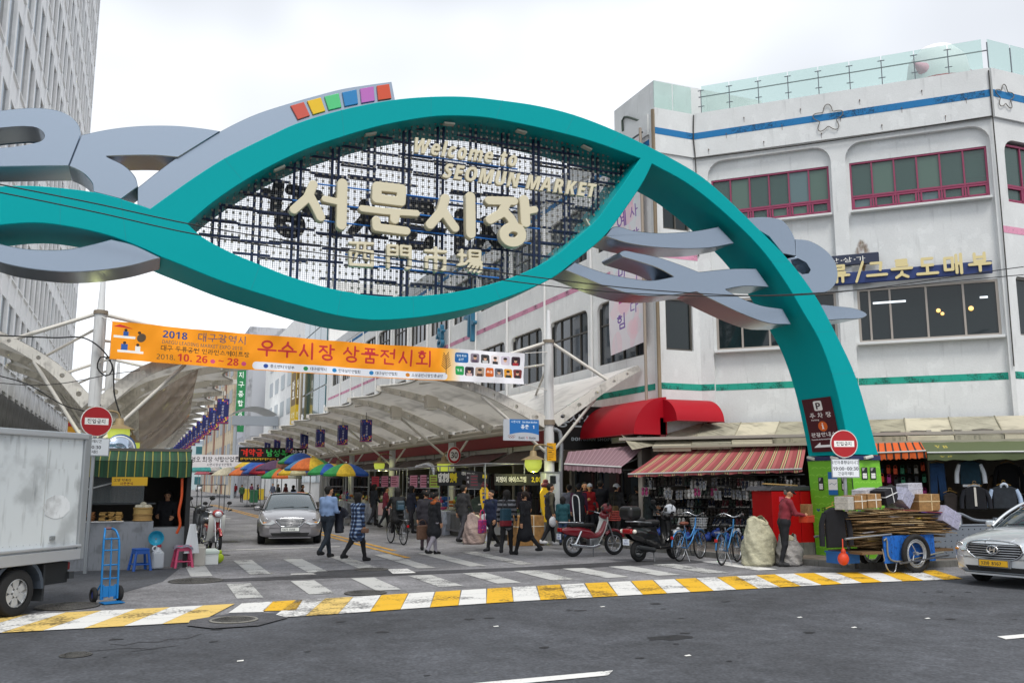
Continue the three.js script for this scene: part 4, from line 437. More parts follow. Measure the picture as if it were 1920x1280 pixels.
{ // orange banner
  const bt = canvas(2048, 184, (x, w, h) => {
    const S = 2048 / 775; x.fillStyle = '#fb9c04'; x.fillRect(0, 0, w, h); const wr = x.createLinearGradient(1560, 0, 1680, 0); wr.addColorStop(0, 'rgba(240,240,246,0)'); wr.addColorStop(1, '#f0f0f6'); x.fillStyle = wr; x.fillRect(1560, 0, 500, h);
    write(x, '2018', 216, 14, 52, { fill: '#23448c' }); write(x, '대구광역시', 372, 14, 46, { fill: '#4a4c78', w: .08 }); x.fillStyle = '#5b5a72'; x.font = '25px sans-serif'; x.fillText('DAEGU LEADING MARKET EXPO 2018', 216, 88, 362); write(x, '대구 두류공원 인라인스케이트장', 212, 95, 29, { fill: '#3a3026', w: .09, gap: .02 }); x.fillStyle = '#4a4038'; x.font = '34px sans-serif'; x.fillText('2018.', 196, 166); x.fillStyle = '#c7302b'; x.font = 'bold 50px sans-serif'; x.fillText('10. 26', 286, 168); x.fillText('~ 28', 470, 168); for (const X of [446, 588]) { x.fillStyle = '#d14b7c'; x.beginPath(); x.arc(X, 156, 11, 0, 7); x.fill(); }
    let X = 650; for (const c of '우수시장') X += write(x, c, X, 22, 92, { fill: '#c12a30', w: .11 }) + 4; X += 26; for (const c of '상품전시회') X += write(x, c, X, 20, 94, { fill: '#c12a30', w: .1 }) + 2;
    x.fillStyle = '#e9ecf4'; x.beginPath(); x.roundRect(628, 140, 980, 40, 18); x.fill(); [['중소벤처기업부', 690, '#2a4a9a'], ['대구광역시', 880, '#2a8a4a'], ['전국상인연합회', 1020, '#2080c0'], ['대구상인연합회', 1210, '#2080c0'], ['소상공인시장진흥공단', 1400, '#d08020']].forEach(([s, a, c]) => { x.fillStyle = c; x.beginPath(); x.arc(a, 160, 11, 0, 7); x.fill(); write(x, s, a + 20, 150, 18, { fill: '#444a58', w: .1, gap: 0 }); });
    // little market scene
    x.fillStyle = '#cc2a30'; x.beginPath(); x.moveTo(6, 24); x.lineTo(34, 12); x.lineTo(90, 30); x.fill(); x.fillStyle = '#f4f2ee'; x.fillRect(10, 66, 92, 12); x.fillRect(30, 136, 110, 12); x.fillStyle = '#2a5aa8'; x.fillRect(50, 44, 22, 22); x.fillRect(44, 106, 28, 30); x.fillStyle = '#5a4a3a'; x.beginPath(); x.ellipse(128, 70, 18, 22, .5, 0, 7); x.fill(); x.fillStyle = '#f4f2ee'; x.fillRect(104, 112, 22, 24); x.fillStyle = '#3a2a22'; for (const [a, b] of [[60, 38], [118, 46], [58, 100], [114, 106]]) { x.beginPath(); x.arc(a, b, 7, 0, 7); x.fill(); }
    x.strokeStyle = '#6d4a20'; x.lineWidth = 4; x.beginPath(); x.moveTo(1600, 148); x.lineTo(1600, 50); for (let k = 0; k < 7; k++) { x.moveTo(1600, 120 - k * 12); x.lineTo(1600 - 26 + k * 2, 96 - k * 12); x.moveTo(1600, 116 - k * 12); x.lineTo(1600 + 26 - k * 2, 92 - k * 12); } x.stroke();
    const tile = (a, b, ww, hh, c) => { x.fillStyle = c; x.beginPath(); x.roundRect(a, b, ww, hh, 9); x.fill(); }, face = (a, b, bg, coat) => { tile(a, b, 50, 52, bg); x.fillStyle = coat; x.fillRect(a + 9, b + 36, 32, 16); x.fillStyle = '#d9ab8c'; x.beginPath(); x.ellipse(a + 25, b + 24, 9, 12, 0, 0, 7); x.fill(); x.fillStyle = '#241d1a'; x.beginPath(); x.ellipse(a + 25, b + 15, 11, 7, 0, 0, 7); x.fill(); };
    tile(1648, 20, 74, 56, '#1568ac'); write(x, '개막축하', 1654, 30, 15, { fill: '#fff', w: .12 }); write(x, '공연', 1668, 50, 15, { fill: '#fff', w: .12 }); [['#8d8390', '#5a4a60'], ['#3a3a3e', '#c8c8c8'], ['#e6dcdc', '#26262c'], ['#cfc6d6', '#d8ccd6'], ['#3c2a38', '#b02834']].forEach(([a, c], i) => face(1734 + i * 60, 20 + i * 1, a, c)); tile(1652, 96, 48, 52, '#159a4c'); write(x, '가요', 1658, 112, 17, { fill: '#fff', w: .12 }); [['#3a3340', '#d8b8b8'], ['#b9a08c', '#5a4238']].forEach(([a, c], i) => face(1706 + i * 58, 98, a, c)); tile(1822, 98, 46, 52, '#d8651c'); write(x, '무대', 1828, 114, 17, { fill: '#fff', w: .12 }); [['#6a6a74', '#a8a0a4'], ['#e09a1c', '#3a3a30'], ['#7a3030', '#24242a']].forEach(([a, c], i) => face(1874 + i * 56, 98, a, c));
  });
  const a = [-.94, 5.06, -26.02], b = [11.08, 4.88, -26.02], c = [11.1, 5.87, -26.02], d = [-.94, 6.08, -26.02];
  const t = thing('street_banner', 'long orange event banner with red brush lettering strung across the street', 'banner'); part('fabric', quad(a, b, c, d, 60, 4, (u, v) => V(0, -.07 * Math.sin(u * Math.PI), .05 * Math.sin(u * 17 + v) + .035 * Math.sin(u * 41 + v * 5) + .012 * Math.sin(u * 120 - v * 9))), M(0xffffff, .75, 0, { map: bt, side: THREE.DoubleSide }), t);
  part('rope', [tube([[-1.25, 6.25, -26.3], d], .012, 4), tube([[-1.25, 4.95, -26.3], a], .012, 4), tube([c, [12.0, 6.0, -26.3]], .012, 4), tube([b, [12.0, 4.75, -26.3]], .012, 4)], M(0xd8d6d0, .8), t); }
// hanging blue lantern banners
{ const lt = canvas(128, 256, (x) => { x.fillStyle = '#1b2364'; x.fillRect(0, 0, 128, 256); for (let i = 0; i < 40; i++) { x.fillStyle = pick(['#3b3f9a', '#7c2f86', '#c2456a', '#e0b040', '#2c58b0']); x.beginPath(); x.arc(rnd(0, 128), rnd() < .5 ? rnd(190, 256) : rnd(0, 50), rnd(3, 14), 0, 7); x.fill(); } [...'서문시장'].forEach((c, i) => write(x, c, 46, 66 + i * 32, 28, { fill: '#e8e6f0', w: .1 })); });
  const lm = M(0xffffff, .6, 0, { map: lt }), le = M(0x1b2364, .6), proto = thing('hanging_lantern', '', 'lantern'); part('box', new THREE.BoxGeometry(.46, 1.0, .46), [lm, lm, le, le, lm, lm], proto); part('cord', rod([0, .5, 0], [0, .85, 0], .012, 5), black, proto); part('base_trim', box(.48, .05, .48, 0, -.5, 0), M(0x8a3468, .6), proto);
  const gL = 'blue lanterns under the tower-side canopy', gR = 'blue lanterns under the canopy of the corner building'; let first = true;
  const add = (p, label, group, s = 1) => { let o; if (first) { o = proto; o.position.copy(p); o.userData.label = label; o.userData.group = group; first = false; } else o = copy(proto, p, 0, label, group); o.scale.setScalar(s); };
  for (let k = 0; k < 15; k++) add(V(3.05, 4.78, -39.6 - k * 4.9), 'dark blue printed box lantern hanging in a row beside the office tower canopy', gL);
  for (const [u, v] of [[686, 807], [642, 815], [600, 821], [570, 825], [542, 834], [519, 836], [501, 838]]) { const p = WX(u, v, 9.2); add(p, 'dark blue printed box lantern hanging in the canopy row over the stalls', gR, .95); } }
// floodlight pairs under the ribs
for (const [u, v] of [[808, 752], [742, 772]]) { const p = WX(u, v, 9.6), t = thing('floodlight', 'boxy pale floodlight fixed under a canopy rib', 'lamp', p, 0, 'floodlights under the canopy'); part('housing', rbox(.42, .5, .4, .03, 0, 0, 0), M(0xcfcac0, .5), t); part('lens', box(.34, .1, .34, 0, -.26, 0), M(0xe8e6dc, .3), t); part('bracket', rod([0, .25, 0], [.1, .6, 0], .03, 6), tanPaint, t); }
// bowl street lamps
{ const gl = new THREE.MeshStandardMaterial({ color: 0xd9e36a, roughness: .35, emissive: 0xc9d650, emissiveIntensity: .22 }), cap = M(0x8d7a58, .6, .2), proto = thing('street_lamp', '', 'lamp'); part('bowl', tr(lathe([[0, -.3], [.16, -.27], [.26, -.15], [.29, 0], [.27, .12]], 20), 0, 0, 0), gl, proto); part('cap', tr(lathe([[.42, .1], [.3, .16], [.12, .24], [.1, .4], [0, .42]], 20), 0, 0, 0), cap, proto); part('bracket', tube([[0, .4, 0], [.05, .55, 0], [.35, .6, 0], [.7, .5, 0]], .03, 14, 6), cap, proto);
  const l = [[1000, 868, 11.3, 'yellow-green bowl lamp beside the pole with the East 1 Gate sign', Math.PI * 0], [832, 874, 11.2, 'yellow-green bowl lamp behind the 30 speed sign', 0], [711, 872, 11.2, 'yellow-green bowl lamp over the snack stalls', 0], [633, 875, 11.2, 'yellow-green bowl lamp behind the striped parasols', 0], [222, 812, -.55, 'yellow-green bowl lamp above the convex mirror', Math.PI], [247, 835, -.4, 'yellow-green bowl lamp behind the convex mirror', Math.PI], [258, 853, -.4, 'small yellow-green bowl lamp above the green kiosk roof', Math.PI]];
  l.forEach(([u, v, X, label, r], i) => { const p = X > 0 ? WX(u, v, X) : WX(u, v, X); if (X < 0) p.copy(WZ(u, v, i === 4 ? -25.6 : i === 5 ? -31 : -36)); const o = i ? copy(proto, p, r, label) : proto; if (!i) { o.position.copy(p); o.userData.label = label; } o.scale.setScalar(i > 4 ? .8 : .95); const pl = new THREE.PointLight(0xf0f0a0, .8); pl.position.copy(p).add(V(0, -.34, 0)); pl.castShadow = true; scene.add(pl); }); }
// road signs
const post = (t, x, z, h, r = .038) => part('post', rod([x, .1, z], [x, h, z], r, 10), M(0x9da1a4, .4, .6), t);
function noEntry(label, pos, turn, y, r, plate, lines, tall) { const t = thing('no_entry_sign', label, 'road sign', pos, turn); part('disc', [cyl(r, r, .03, 0, y, .05, Math.PI / 2, 0, 0, 36)], M(0xe4e2de, .5), t); const f = canvas(256, 256, (x) => { x.fillStyle = '#a80f1a'; x.fillRect(0, 0, 256, 256); x.fillStyle = '#efedea'; x.fillRect(28, 98, 200, 60); writeC(x, '진입금지', 128, 106, 42, { fill: '#24242c', w: .11, gap: .02 }); }); const d = part('disc_face', new THREE.CircleGeometry(r * .95, 40), M(0xffffff, .45, 0, { map: f }), t); d.position.set(0, y, .068);
  const pt = canvas(256, 170, (x) => { x.fillStyle = '#dfe3e8'; x.fillRect(0, 0, 256, 170); x.strokeStyle = '#5a6068'; x.lineWidth = 5; x.strokeRect(4, 4, 248, 162); lines.forEach((s, i) => writeC(x, s, 128, 16 + i * 50, i === 1 ? 44 : 32, { fill: '#2a2e34', w: .1, gap: 0 })); }); const [g, m] = printed(r * 2 * plate, r * 1.32 * plate, pt, .02); const b = part('time_plate', g, m, t); b.position.set(0, y - r * (1.05 + .7 * plate), .06); part('post', rod([0, 0, 0], [0, y + r, 0], .038, 10), M(0x9da1a4, .4, .6), t); return t; }
{ const p = WZ(1581, 832, -15.05); noEntry('no-entry sign with time plate standing before the green arch plinth', [p.x, .12, p.z], -.35, p.y - .12, .29, 1.02, ['오전차통행금지시간', '19:00~00:30', '긴급차제외']); const q = WZ(179, 790, -20.4); noEntry('no-entry sign with time plate behind the box truck beside the kiosk', [q.x, 0, q.z], .3, q.y, .31, .9, ['통제시간', '00:30', '제외']); }
{ const p = WX(851, 853, 11.3), t = thing('speed_sign', 'round red-ringed 30 speed limit sign over the fruit stalls', 'road sign', p, .35); part('disc', cyl(.33, .33, .03, 0, 0, 0, Math.PI / 2, 0, 0, 32), M(0xdad8d4, .5), t); const f = canvas(256, 256, (x) => { x.fillStyle = '#f0eeea'; x.fillRect(0, 0, 256, 256); x.strokeStyle = '#b0141c'; x.lineWidth = 34; x.beginPath(); x.arc(128, 128, 108, 0, 7); x.stroke(); x.fillStyle = '#1a1c20'; x.font = 'bold 128px sans-serif'; x.textAlign = 'center'; x.fillText('30', 128, 174); }); const d = part('disc_face', new THREE.CircleGeometry(.325, 40), M(0xffffff, .5, 0, { map: f }), t); d.position.z = .02; part('bracket', rod([0, 0, -.02], [.75, .05, -.35], .03, 6), dsteel, t); part('post', rod([.1, -p.y + .1, -.06], [.1, .5, -.06], .045, 8), M(0x8f8b84, .5, .4), t); }
signBoard('gate_sign', 'blue and grey East 1 Gate hanging sign beside the white canopy pole', 'sign', 1.2, .66, (x, w, h) => { x.fillStyle = '#b7bcc4'; x.fillRect(0, 0, w, h); x.fillStyle = '#1c6cb4'; x.beginPath(); x.moveTo(w * .17, 0); x.lineTo(w, 0); x.lineTo(w, h * .72); x.quadraticCurveTo(w * .6, h * .5, w * .17, h * .72); x.fill(); write(x, '서문시장', 110, 16, 34, { fill: '#dfeaf5', w: .11 }); x.fillStyle = '#dfeaf5'; x.font = 'bold 34px sans-serif'; x.fillText('Seo Mun Market', 270, 46, 220); write(x, '동문', 250, 66, 60, { fill: '#e9eef4', w: .13 }); write(x, '1', 420, 66, 60, { fill: '#e9eef4' }); x.fillStyle = '#2d3038'; x.font = 'bold 44px sans-serif'; x.fillText('East', 215, 260); x.fillStyle = '#c03030'; x.fillText('1', 325, 260); x.fillStyle = '#2d3038'; x.fillText('Gate', 365, 260); x.strokeStyle = '#7a4a40'; x.lineWidth = 4; for (let i = 0; i < 5; i++) { x.beginPath(); x.arc(80 + i * 18, 225 + (i % 2) * 16, 14, 0, 7); x.stroke(); } }, WZ(977, 806, -25.95), 0, 512, 282);
signBoard('notice_board', 'small yellow notice plate on the white canopy pole', 'notice', .3, .56, (x, w, h) => { x.fillStyle = '#e2a411'; x.fillRect(0, 0, w, h); x.fillStyle = '#4a3a12'; for (let i = 0; i < 9; i++) x.fillRect(14, 16 + i * 25, 40 + hash(i, 2, 3) * 60, i === 4 ? 12 : 6); }, WZ(1034, 847, -26.2), 0, 128, 240, { edge: 0xc8920c });
{ const p = WZ(224, 845, -24.6), t = thing('convex_mirror', 'round pale convex traffic mirror with a double rim above the kiosk roof', 'traffic mirror', p, .35); part('bowl', tr(new THREE.SphereGeometry(.62, 28, 10, 0, 6.3, 0, .6), 0, 0, -.5, Math.PI / 2), M(0xb9c6d6, .08, .85), t); part('rim', torus(.35, .03, 0, 0, 0, 0, 0, 0, 32), M(0xd8dde2, .4), t); part('hood', [torus(.38, .025, .06, .02, -.12, 0, .1, 0, 32)], M(0x3d5d8c, .5), t); part('arm', rod([-.1, 0, -.15], [-.9, -.1, -.5], .03, 6), dsteel, t); }
{ // LED board, white greeting banner
  const p = WX(512, 853, 8.2); signBoard('led_board', 'black LED message board with red and green lettering over the parasols', 'sign', 4.6, 1.0, (x, w, h) => { x.fillStyle = '#0b0b0c'; x.fillRect(0, 0, w, h); write(x, '계약금', 14, 12, 56, { fill: '#e02818', w: .13 }); write(x, '남성복', 200, 12, 56, { fill: '#4ce070', w: .12 }); write(x, '착제', 390, 12, 56, { fill: '#f0e8f0', w: .12 }); x.fillStyle = '#c79a18'; for (let i = 0; i < 22; i++) x.fillRect(14 + i * 12, 78, 8, 18 - (i % 3) * 4); }, p, .15, 512, 112, { edge: 0x151515 });
  const q = WZ(405, 857, -78), t = thing('greeting_banner', 'white greeting banner with red and black lettering across the far street', 'banner'); const bt = canvas(1024, 100, (x, w, h) => { x.fillStyle = '#e6e4e8'; x.fillRect(0, 0, w, h); x.fillStyle = '#b02838'; x.beginPath(); x.arc(190, 40, 30, 0, 7); x.fill(); write(x, '경영오 회장 석탑산업훈장 수훈을 ', 240, 14, 46, { fill: '#3a3840', w: .1, gap: 0 }); write(x, '축하드립니다', 790, 14, 40, { fill: '#b02838', w: .11, gap: 0 }); write(x, '서문시장상가연합회', 420, 68, 24, { fill: '#50505a', w: .1 }); }); const a = WZ(292, 853, -78), b = WZ(520, 852, -78); part('fabric', quad([a.x, a.y - 1.0, -78], [b.x, b.y - 1.0, -78], [b.x, b.y, -78], [a.x, a.y, -78], 12, 1), M(0xffffff, .8, 0, { map: bt, side: THREE.DoubleSide }), t); part('rope', [rod([a.x - 1, a.y, -78], a, .02, 5), rod(b, [b.x + 1.5, b.y, -78], .02, 5)], white, t); }
signBoard('shop_sign', 'black shop sign with white glowing lettering behind the red barrel awning', 'sign', 2.3, 1.45, (x, w, h) => { x.fillStyle = '#08090b'; x.fillRect(0, 0, w, h); write(x, '동산상가', 40, 70, 118, { fill: '#cfe0ea', w: .12, gap: .02 }); x.fillStyle = '#cfe0ea'; x.font = 'bold 40px sans-serif'; x.fillText('DONGSAN SHOPPING', 160, 300); }, [13.7, 3.62, -27.2], -.12, 512, 378, { edge: 0x101012, depth: .15 });
{ // vertical printed banner on the corner of the building
  const t = thing('vertical_banner', 'tall pale pink vertical banner with purple lettering on the building corner', 'banner'), bt = canvas(256, 1024, (x, w, h) => { x.fillStyle = '#e4dde0'; x.fillRect(0, 0, w, h); for (let i = 0; i < 60; i++) { x.fillStyle = pick(['rgba(226,140,170,.25)', 'rgba(240,190,200,.3)', 'rgba(200,220,220,.3)']); x.beginPath(); x.ellipse(rnd(0, 256), rnd(0, 1024), rnd(10, 50), rnd(30, 120), rnd(-.4, .4), 0, 7); x.fill(); } [...'세계예바마은힘'].forEach((c, i) => write(x, c, 60, 60 + i * 130, 80, { fill: i % 2 ? '#b64a8c' : '#7a5aa0', w: .1 })); [...'사랑받니다'].forEach((c, i) => write(x, c, 160, 320 + i * 120, 66, { fill: '#8a68a8', w: .1 })); });
  part('fabric', quad([14.35, 6.0, -26.3], [14.5, 6.2, -24.3], [14.5, 13.0, -24.3], [14.35, 12.8, -26.3], 4, 12, (u, v) => V(-.05 * Math.sin(v * 9), 0, 0)), M(0xffffff, .8, 0, { map: bt, side: THREE.DoubleSide }), t); part('frame_pole', rod([14.4, 3.4, -24.15], [14.4, 13.2, -24.15], .05, 8), M(0x9b8f82, .6), t); part('frame_bar', rod([14.4, 13.05, -26.4], [14.45, 13.05, -24.1], .03, 6), dsteel, t); }
// overhead wires and cable loops
{ const wire = (label, pts, r = .011) => tag(part('overhead_wire', tube(pts, r, 60, 5), M(0x1b1c1e, .7)), label, 'cable');
  wire('thin black cable crossing in front of the teal gate lens', [[-60, 333], [0, 346], [180, 382], [365, 422], [660, 470], [1000, 519], [1250, 546], [1500, 553], [1920, 500]].map(([u, v]) => WZ(u, v, -14.6))); wire('second black cable sagging across the teal gate and silver clouds', [[-60, 350], [0, 361], [180, 398], [370, 440], [680, 486], [1030, 536], [1250, 553], [1480, 552], [1920, 515]].map(([u, v]) => WZ(u, v, -14.9))); wire('black cable looped round the tower-side canopy pole', [[-20, 628], [100, 633], [158, 634], [195, 660], [210, 690], [200, 705], [182, 690], [190, 668], [208, 680], [214, 740], [225, 780]].map(([u, v]) => WZ(u, v, -26.1)), .02); wire('black cable hanging low past the office tower', [[-20, 716], [60, 722], [120, 718], [175, 708], [205, 702], [262, 694]].map(([u, v]) => WZ(u, v, -25.9))); wire('slack cable below the office tower canopy wing', [[-20, 700], [50, 720], [120, 760], [165, 772]].map(([u, v]) => WZ(u, v, -25.5)), .015); }
// ---------- box truck, kiosk and what stands before it
function wheelGeo(r, w, spokes = 6) { return { tyre: mg([lathe([[r * .62, -w / 2], [r * .9, -w / 2], [r, -w * .34], [r, w * .34], [r * .9, w / 2], [r * .62, w / 2]], 32)]).rotateX(Math.PI / 2), rim: mg([lathe([[r * .64, -w * .42], [r * .6, 0], [r * .64, w * .44], [r * .56, w * .44]], 28).rotateX(Math.PI / 2), ...Array.from({ length: spokes }, (_, i) => tr(ext(shp([[-.035 * r / .3, r * .1], [.035 * r / .3, r * .1], [.06 * r / .3, r * .6], [-.06 * r / .3, r * .6]]), .02).translate(0, 0, w * .22), 0, 0, 0, 0, 0, i / spokes * 6.283)), cyl(r * .16, r * .16, w * .6, 0, 0, w * .08, Math.PI / 2, 0, 0, 16)]) }; }
{
  const t = thing('box_truck', 'grey-white box truck with scuffed plain side panel parked beside the kiosk', 'truck', [-1.44, 0, -14.22], 53 * Math.PI / 180), bodyM = M(0xd2dadf, .5, 0, { map: T.grime }), rail = M(0xb9bdc2, .35, .6);
  part('cargo_box', [buv(rbox(4.0, 1.8, 1.68, .015, -.9, 1.6, -.86), 2)], bodyM, t); part('top_rail', rbox(4.04, .09, .06, .02, -.9, 2.49, .0), rail, t); part('bottom_rail', [rbox(4.02, .16, .05, .012, -.9, .76, .0)], rail, t); part('bottom_rail', [rbox(4.02, .04, .07, .012, -.9, .88, .0)], rail, t); part('corner_post', rbox(.14, 1.86, .1, .02, 1.12, 1.6, -.03), M(0x8d9296, .5, .4), t); part('rear_frame', rbox(.05, 1.86, 1.7, .02, 1.16, 1.6, -.86), M(0xa9aeb2, .5, .3), t);
  for (const x of [-.55, .35]) part('panel_seam', box(.012, 1.5, .008, x, 1.68, -.016), M(0xaeb2b3, .6), t); part('latch', [rbox(.09, .06, .03, .01, .55, 1.02, -.005)], M(0x8b9093, .4, .6), t); part('repair_patch', ext(shp(Array.from({ length: 18 }, (_, i) => [.6 + .26 * Math.cos(i * .349) * (1 + .1 * Math.sin(i * 3)), 1.46 + .17 * Math.sin(i * .349)])), .004).translate(0, 0, -.018), M(0xe4eaef, .5, 0, { map: T.grime }), t); tag(part('rivet_row', Array.from({ length: 34 }, (_, k) => [ball(.008, -2.8 + k * .118, 2.41, -.018, 1, 1, .6, 6), ball(.008, -2.8 + k * .118, .95, -.018, 1, 1, .6, 6)]), M(0xb4b9bd, .4, .4), t), null, null, null, 'stuff')
  const wg = wheelGeo(.315, .2, 6), w = new THREE.Group(); w.name = 'wheel'; t.add(w); w.position.set(0, .315, -.12); part('tyre', wg.tyre, rubber, w); part('rim', wg.rim, M(0xc6c9cc, .3, .6), w); const w2 = w.clone(); t.add(w2); w2.position.z = -1.5;
  part('mudguard', ext(shp([...Array.from({ length: 13 }, (_, i) => [.42 * Math.cos(i / 12 * Math.PI), .33 + .4 * Math.sin(i / 12 * Math.PI)]), ...Array.from({ length: 13 }, (_, i) => [-.47 * Math.cos(i / 12 * Math.PI), .33 + .45 * Math.sin(i / 12 * Math.PI)])]), .4).translate(0, 0, -.42), M(0x3b4450, .7), t); part('mudflap', box(.04, .5, .3, .5, .4, -.2), M(0x24282c, .8), t); part('underbody', [box(4.2, .22, .9, -.9, .56, -.85), box(.5, .3, .5, .82, .5, -.4)], M(0x202326, .8), t); part('tail_lamp', rbox(.06, .12, .22, .02, 1.14, .58, -.3), M(0x7c1014, .3), t); part('rear_bumper', box(.1, .1, 1.5, 1.1, .45, -.85), M(0x34383c, .6), t);
  part('cab', ext(shp([[0, .35], [1.5, .35], [1.5, 1.95], [1.3, 2.0], [.45, 1.98], [.1, 1.2], [0, 1.0]]), 1.6, .05).translate(-4.5, 0, -1.66), bodyM, t); part('cab_window', box(.8, .55, .03, -3.5, 1.6, -.0), glassDark, t); const w3 = w.clone(); t.add(w3); w3.position.x = -3.7;
}
{ // kiosk
  const t = thing('food_kiosk', 'small snack kiosk with green and yellow striped awning and dark interior', 'kiosk', [0, 0, -21.1]), st = canvas(512, 128, (x, w, h) => { x.fillStyle = '#123c23'; x.fillRect(0, 0, w, h); for (let i = 0; i < 16; i++) { x.fillStyle = '#8f8436'; x.fillRect(i * 32 + 12, 0, 4, h); x.fillStyle = '#18482b'; x.fillRect(i * 32 + 20, 0, 8, h); } }), sM = M(0xffffff, .7, 0, { map: st, side: THREE.DoubleSide }), dk = M(0x57534f, .85), gy = M(0x8c9097, .6, 0, { map: T.grime });
  part('awning', quad([-1.75, 2.26, .12], [1.02, 2.26, .12], [1.02, 2.5, -.5], [-1.75, 2.5, -.5], 14, 2), sM, t); part('valance', quad([-1.75, 1.92, .13], [1.02, 1.92, .13], [1.02, 2.25, .125], [-1.75, 2.25, .125], 20, 2, (u, v) => V(0, (1 - v) * .015 * Math.sin(u * 90), (1 - v) * .02 * Math.sin(u * 40))), sM, t); part('roof', box(2.8, .06, 2.2, -.35, 2.52, -1.55), dk, t); part('back_wall', box(2.8, 2.5, .06, -.35, 1.25, -2.55), dk, t); part('side_wall', box(.06, 2.5, 2.1, -1.72, 1.25, -1.5), dk, t); part('side_wall', box(.06, 2.5, 1.9, 1.02, 1.25, -1.6), dk, t); part('corner_post', box(.09, 2.3, .09, 1.0, 1.15, -.02), M(0x1a1a1b, .7), t); part('corner_post', box(.07, 2.3, .07, -1.7, 1.15, 0), M(0x4d4f52, .6), t);
  part('counter', buv(box(2.0, .98, .62, -.68, .49, -.32), 1), gy, t); part('inner_counter', box(.7, .84, .5, .66, .42, -.6), M(0x8e9296, .4, .5), t); part('steel_shelf', box(1.9, .03, .5, -.6, 1.35, -.8), M(0x4c5053, .4, .6), t); part('glass_screen', box(1.7, .7, .01, -.75, 1.72, -.5), MP(0xaab2b4, .05, 0, { transmission: .8, thickness: 0 }), t); part('paper_sheet', box(1.35, .012, .45, -.95, .99, -.2), white, t); part('strut', [rod([-1.6, 1.5, -.05], [-.35, 1.85, -.05], .018, 6)], M(0xb9babb, .4, .4), t);
  const ys = canvas(256, 64, (x) => { x.fillStyle = '#c49a18'; x.fillRect(0, 0, 256, 64); write(x, '오뎅 떡볶이', 14, 10, 24, { fill: '#4a3410', w: .12 }); write(x, '서문분식', 60, 36, 24, { fill: '#5a2c10', w: .12 }); }); const s = part('menu_strip', new THREE.PlaneGeometry(.7, .18), M(0xffffff, .6, 0, { map: ys }), t); s.position.set(-.2, 1.83, .16); part('orange_hose', tube([[.85, 1.9, -.02], [.86, 1.5, 0], [.82, 1.15, .03], [.86, .9, .02], [.8, .72, 0]], .03), M(0xc64a12, .5), t); for (let i = 0; i < 9; i++) part('bottle', tr(lathe([[0, 0], [.04, 0], [.04, .16], [.015, .22], [.015, .27]], 10), -1.4 + i * .16, 1.37, -.85), M(pick([0x4a5a48, 0x7a7c78, 0x6a4a30]), .3), t);
  part('roof_sheet', [quad([-1.75, 2.55, .2], [-1.0, 2.5, .25], [-1.1, 2.75, -.5], [-1.75, 2.8, -.5], 4, 2, (u, v) => V(0, .05 * Math.sin(u * 6), 0))], M(0xc77a78, .6, 0, { side: THREE.DoubleSide }), t);
  const rub = (o) => o; // snacks on the counter
  const sk = M(0x8a5a30, .7), sk2 = M(0xa8854a, .7); for (let i = 0; i < 8; i++) { const q = tag(part('fishcake_stack', Array.from({ length: 7 }, (_, k) => rbox(.12, .02, .26, .009, rnd(-.015, .015), .015 + k * .026, rnd(-.03, .03), rnd(-.06, .06), rnd(-.25, .25), rnd(-.06, .06))), i < 5 ? sk : sk2), i < 5 ? 'stack of brown fried fishcakes on the kiosk counter' : 'stack of pale flat pancakes on the kiosk counter', 'food', i < 5 ? 'fishcake stacks on the kiosk' : 'pancake stacks on the kiosk'); q.position.set(-1.55 + i * .16 + (i > 4 ? .06 : 0), 1.0, -21.35 + (i % 2) * .05); }
  const b = thing('bamboo_steamer', 'round bamboo steamer piled with white buns on the kiosk counter', 'steamer', [.1, .98, -21.4]); part('basket', [cyl(.19, .19, .13, 0, .08, 0, 0, 0, 0, 24), torus(.19, .015, 0, .14, 0, Math.PI / 2), torus(.19, .015, 0, .02, 0, Math.PI / 2)], M(0x9a7a48, .7), b); part('basket', [cyl(.19, .19, .12, 0, .22, 0, 0, 0, 0, 24), torus(.19, .015, 0, .28, 0, Math.PI / 2)], M(0xa68850, .7), b); for (let i = 0; i < 8; i++) part('bun', ball(.065, (i === 7 ? 0 : .11 * Math.cos(i)), i === 7 ? .37 : .31, (i === 7 ? 0 : .11 * Math.sin(i)), 1, .75, 1, 12), M(0xd6cfba, .7), b);
}
function stool(col, label, pos, turn, s = 1) { const t = thing('plastic_stool', label, 'stool', pos, turn), m = M(col, .45); part('seat', rbox(.27, .035, .27, .03, 0, .4, 0), m, t); part('apron', [box(.25, .07, .012, 0, .35, .122), box(.25, .07, .012, 0, .35, -.122), box(.012, .07, .25, .122, .35, 0), box(.012, .07, .25, -.122, .35, 0)], m, t); for (const [a, b] of [[1, 1], [1, -1], [-1, 1], [-1, -1]]) part('leg', [rod([a * .11, .36, b * .11], [a * .16, 0, b * .16], .024, 6, .03)], m, t); part('brace', [rod([-.15, .12, .15], [.15, .12, .15], .013, 6), rod([-.15, .12, -.15], [.15, .12, -.15], .013, 6), rod([.15, .12, -.15], [.15, .12, .15], .013, 6), rod([-.15, .12, -.15], [-.15, .12, .15], .013, 6)], m, t); t.scale.setScalar(s); return t; }
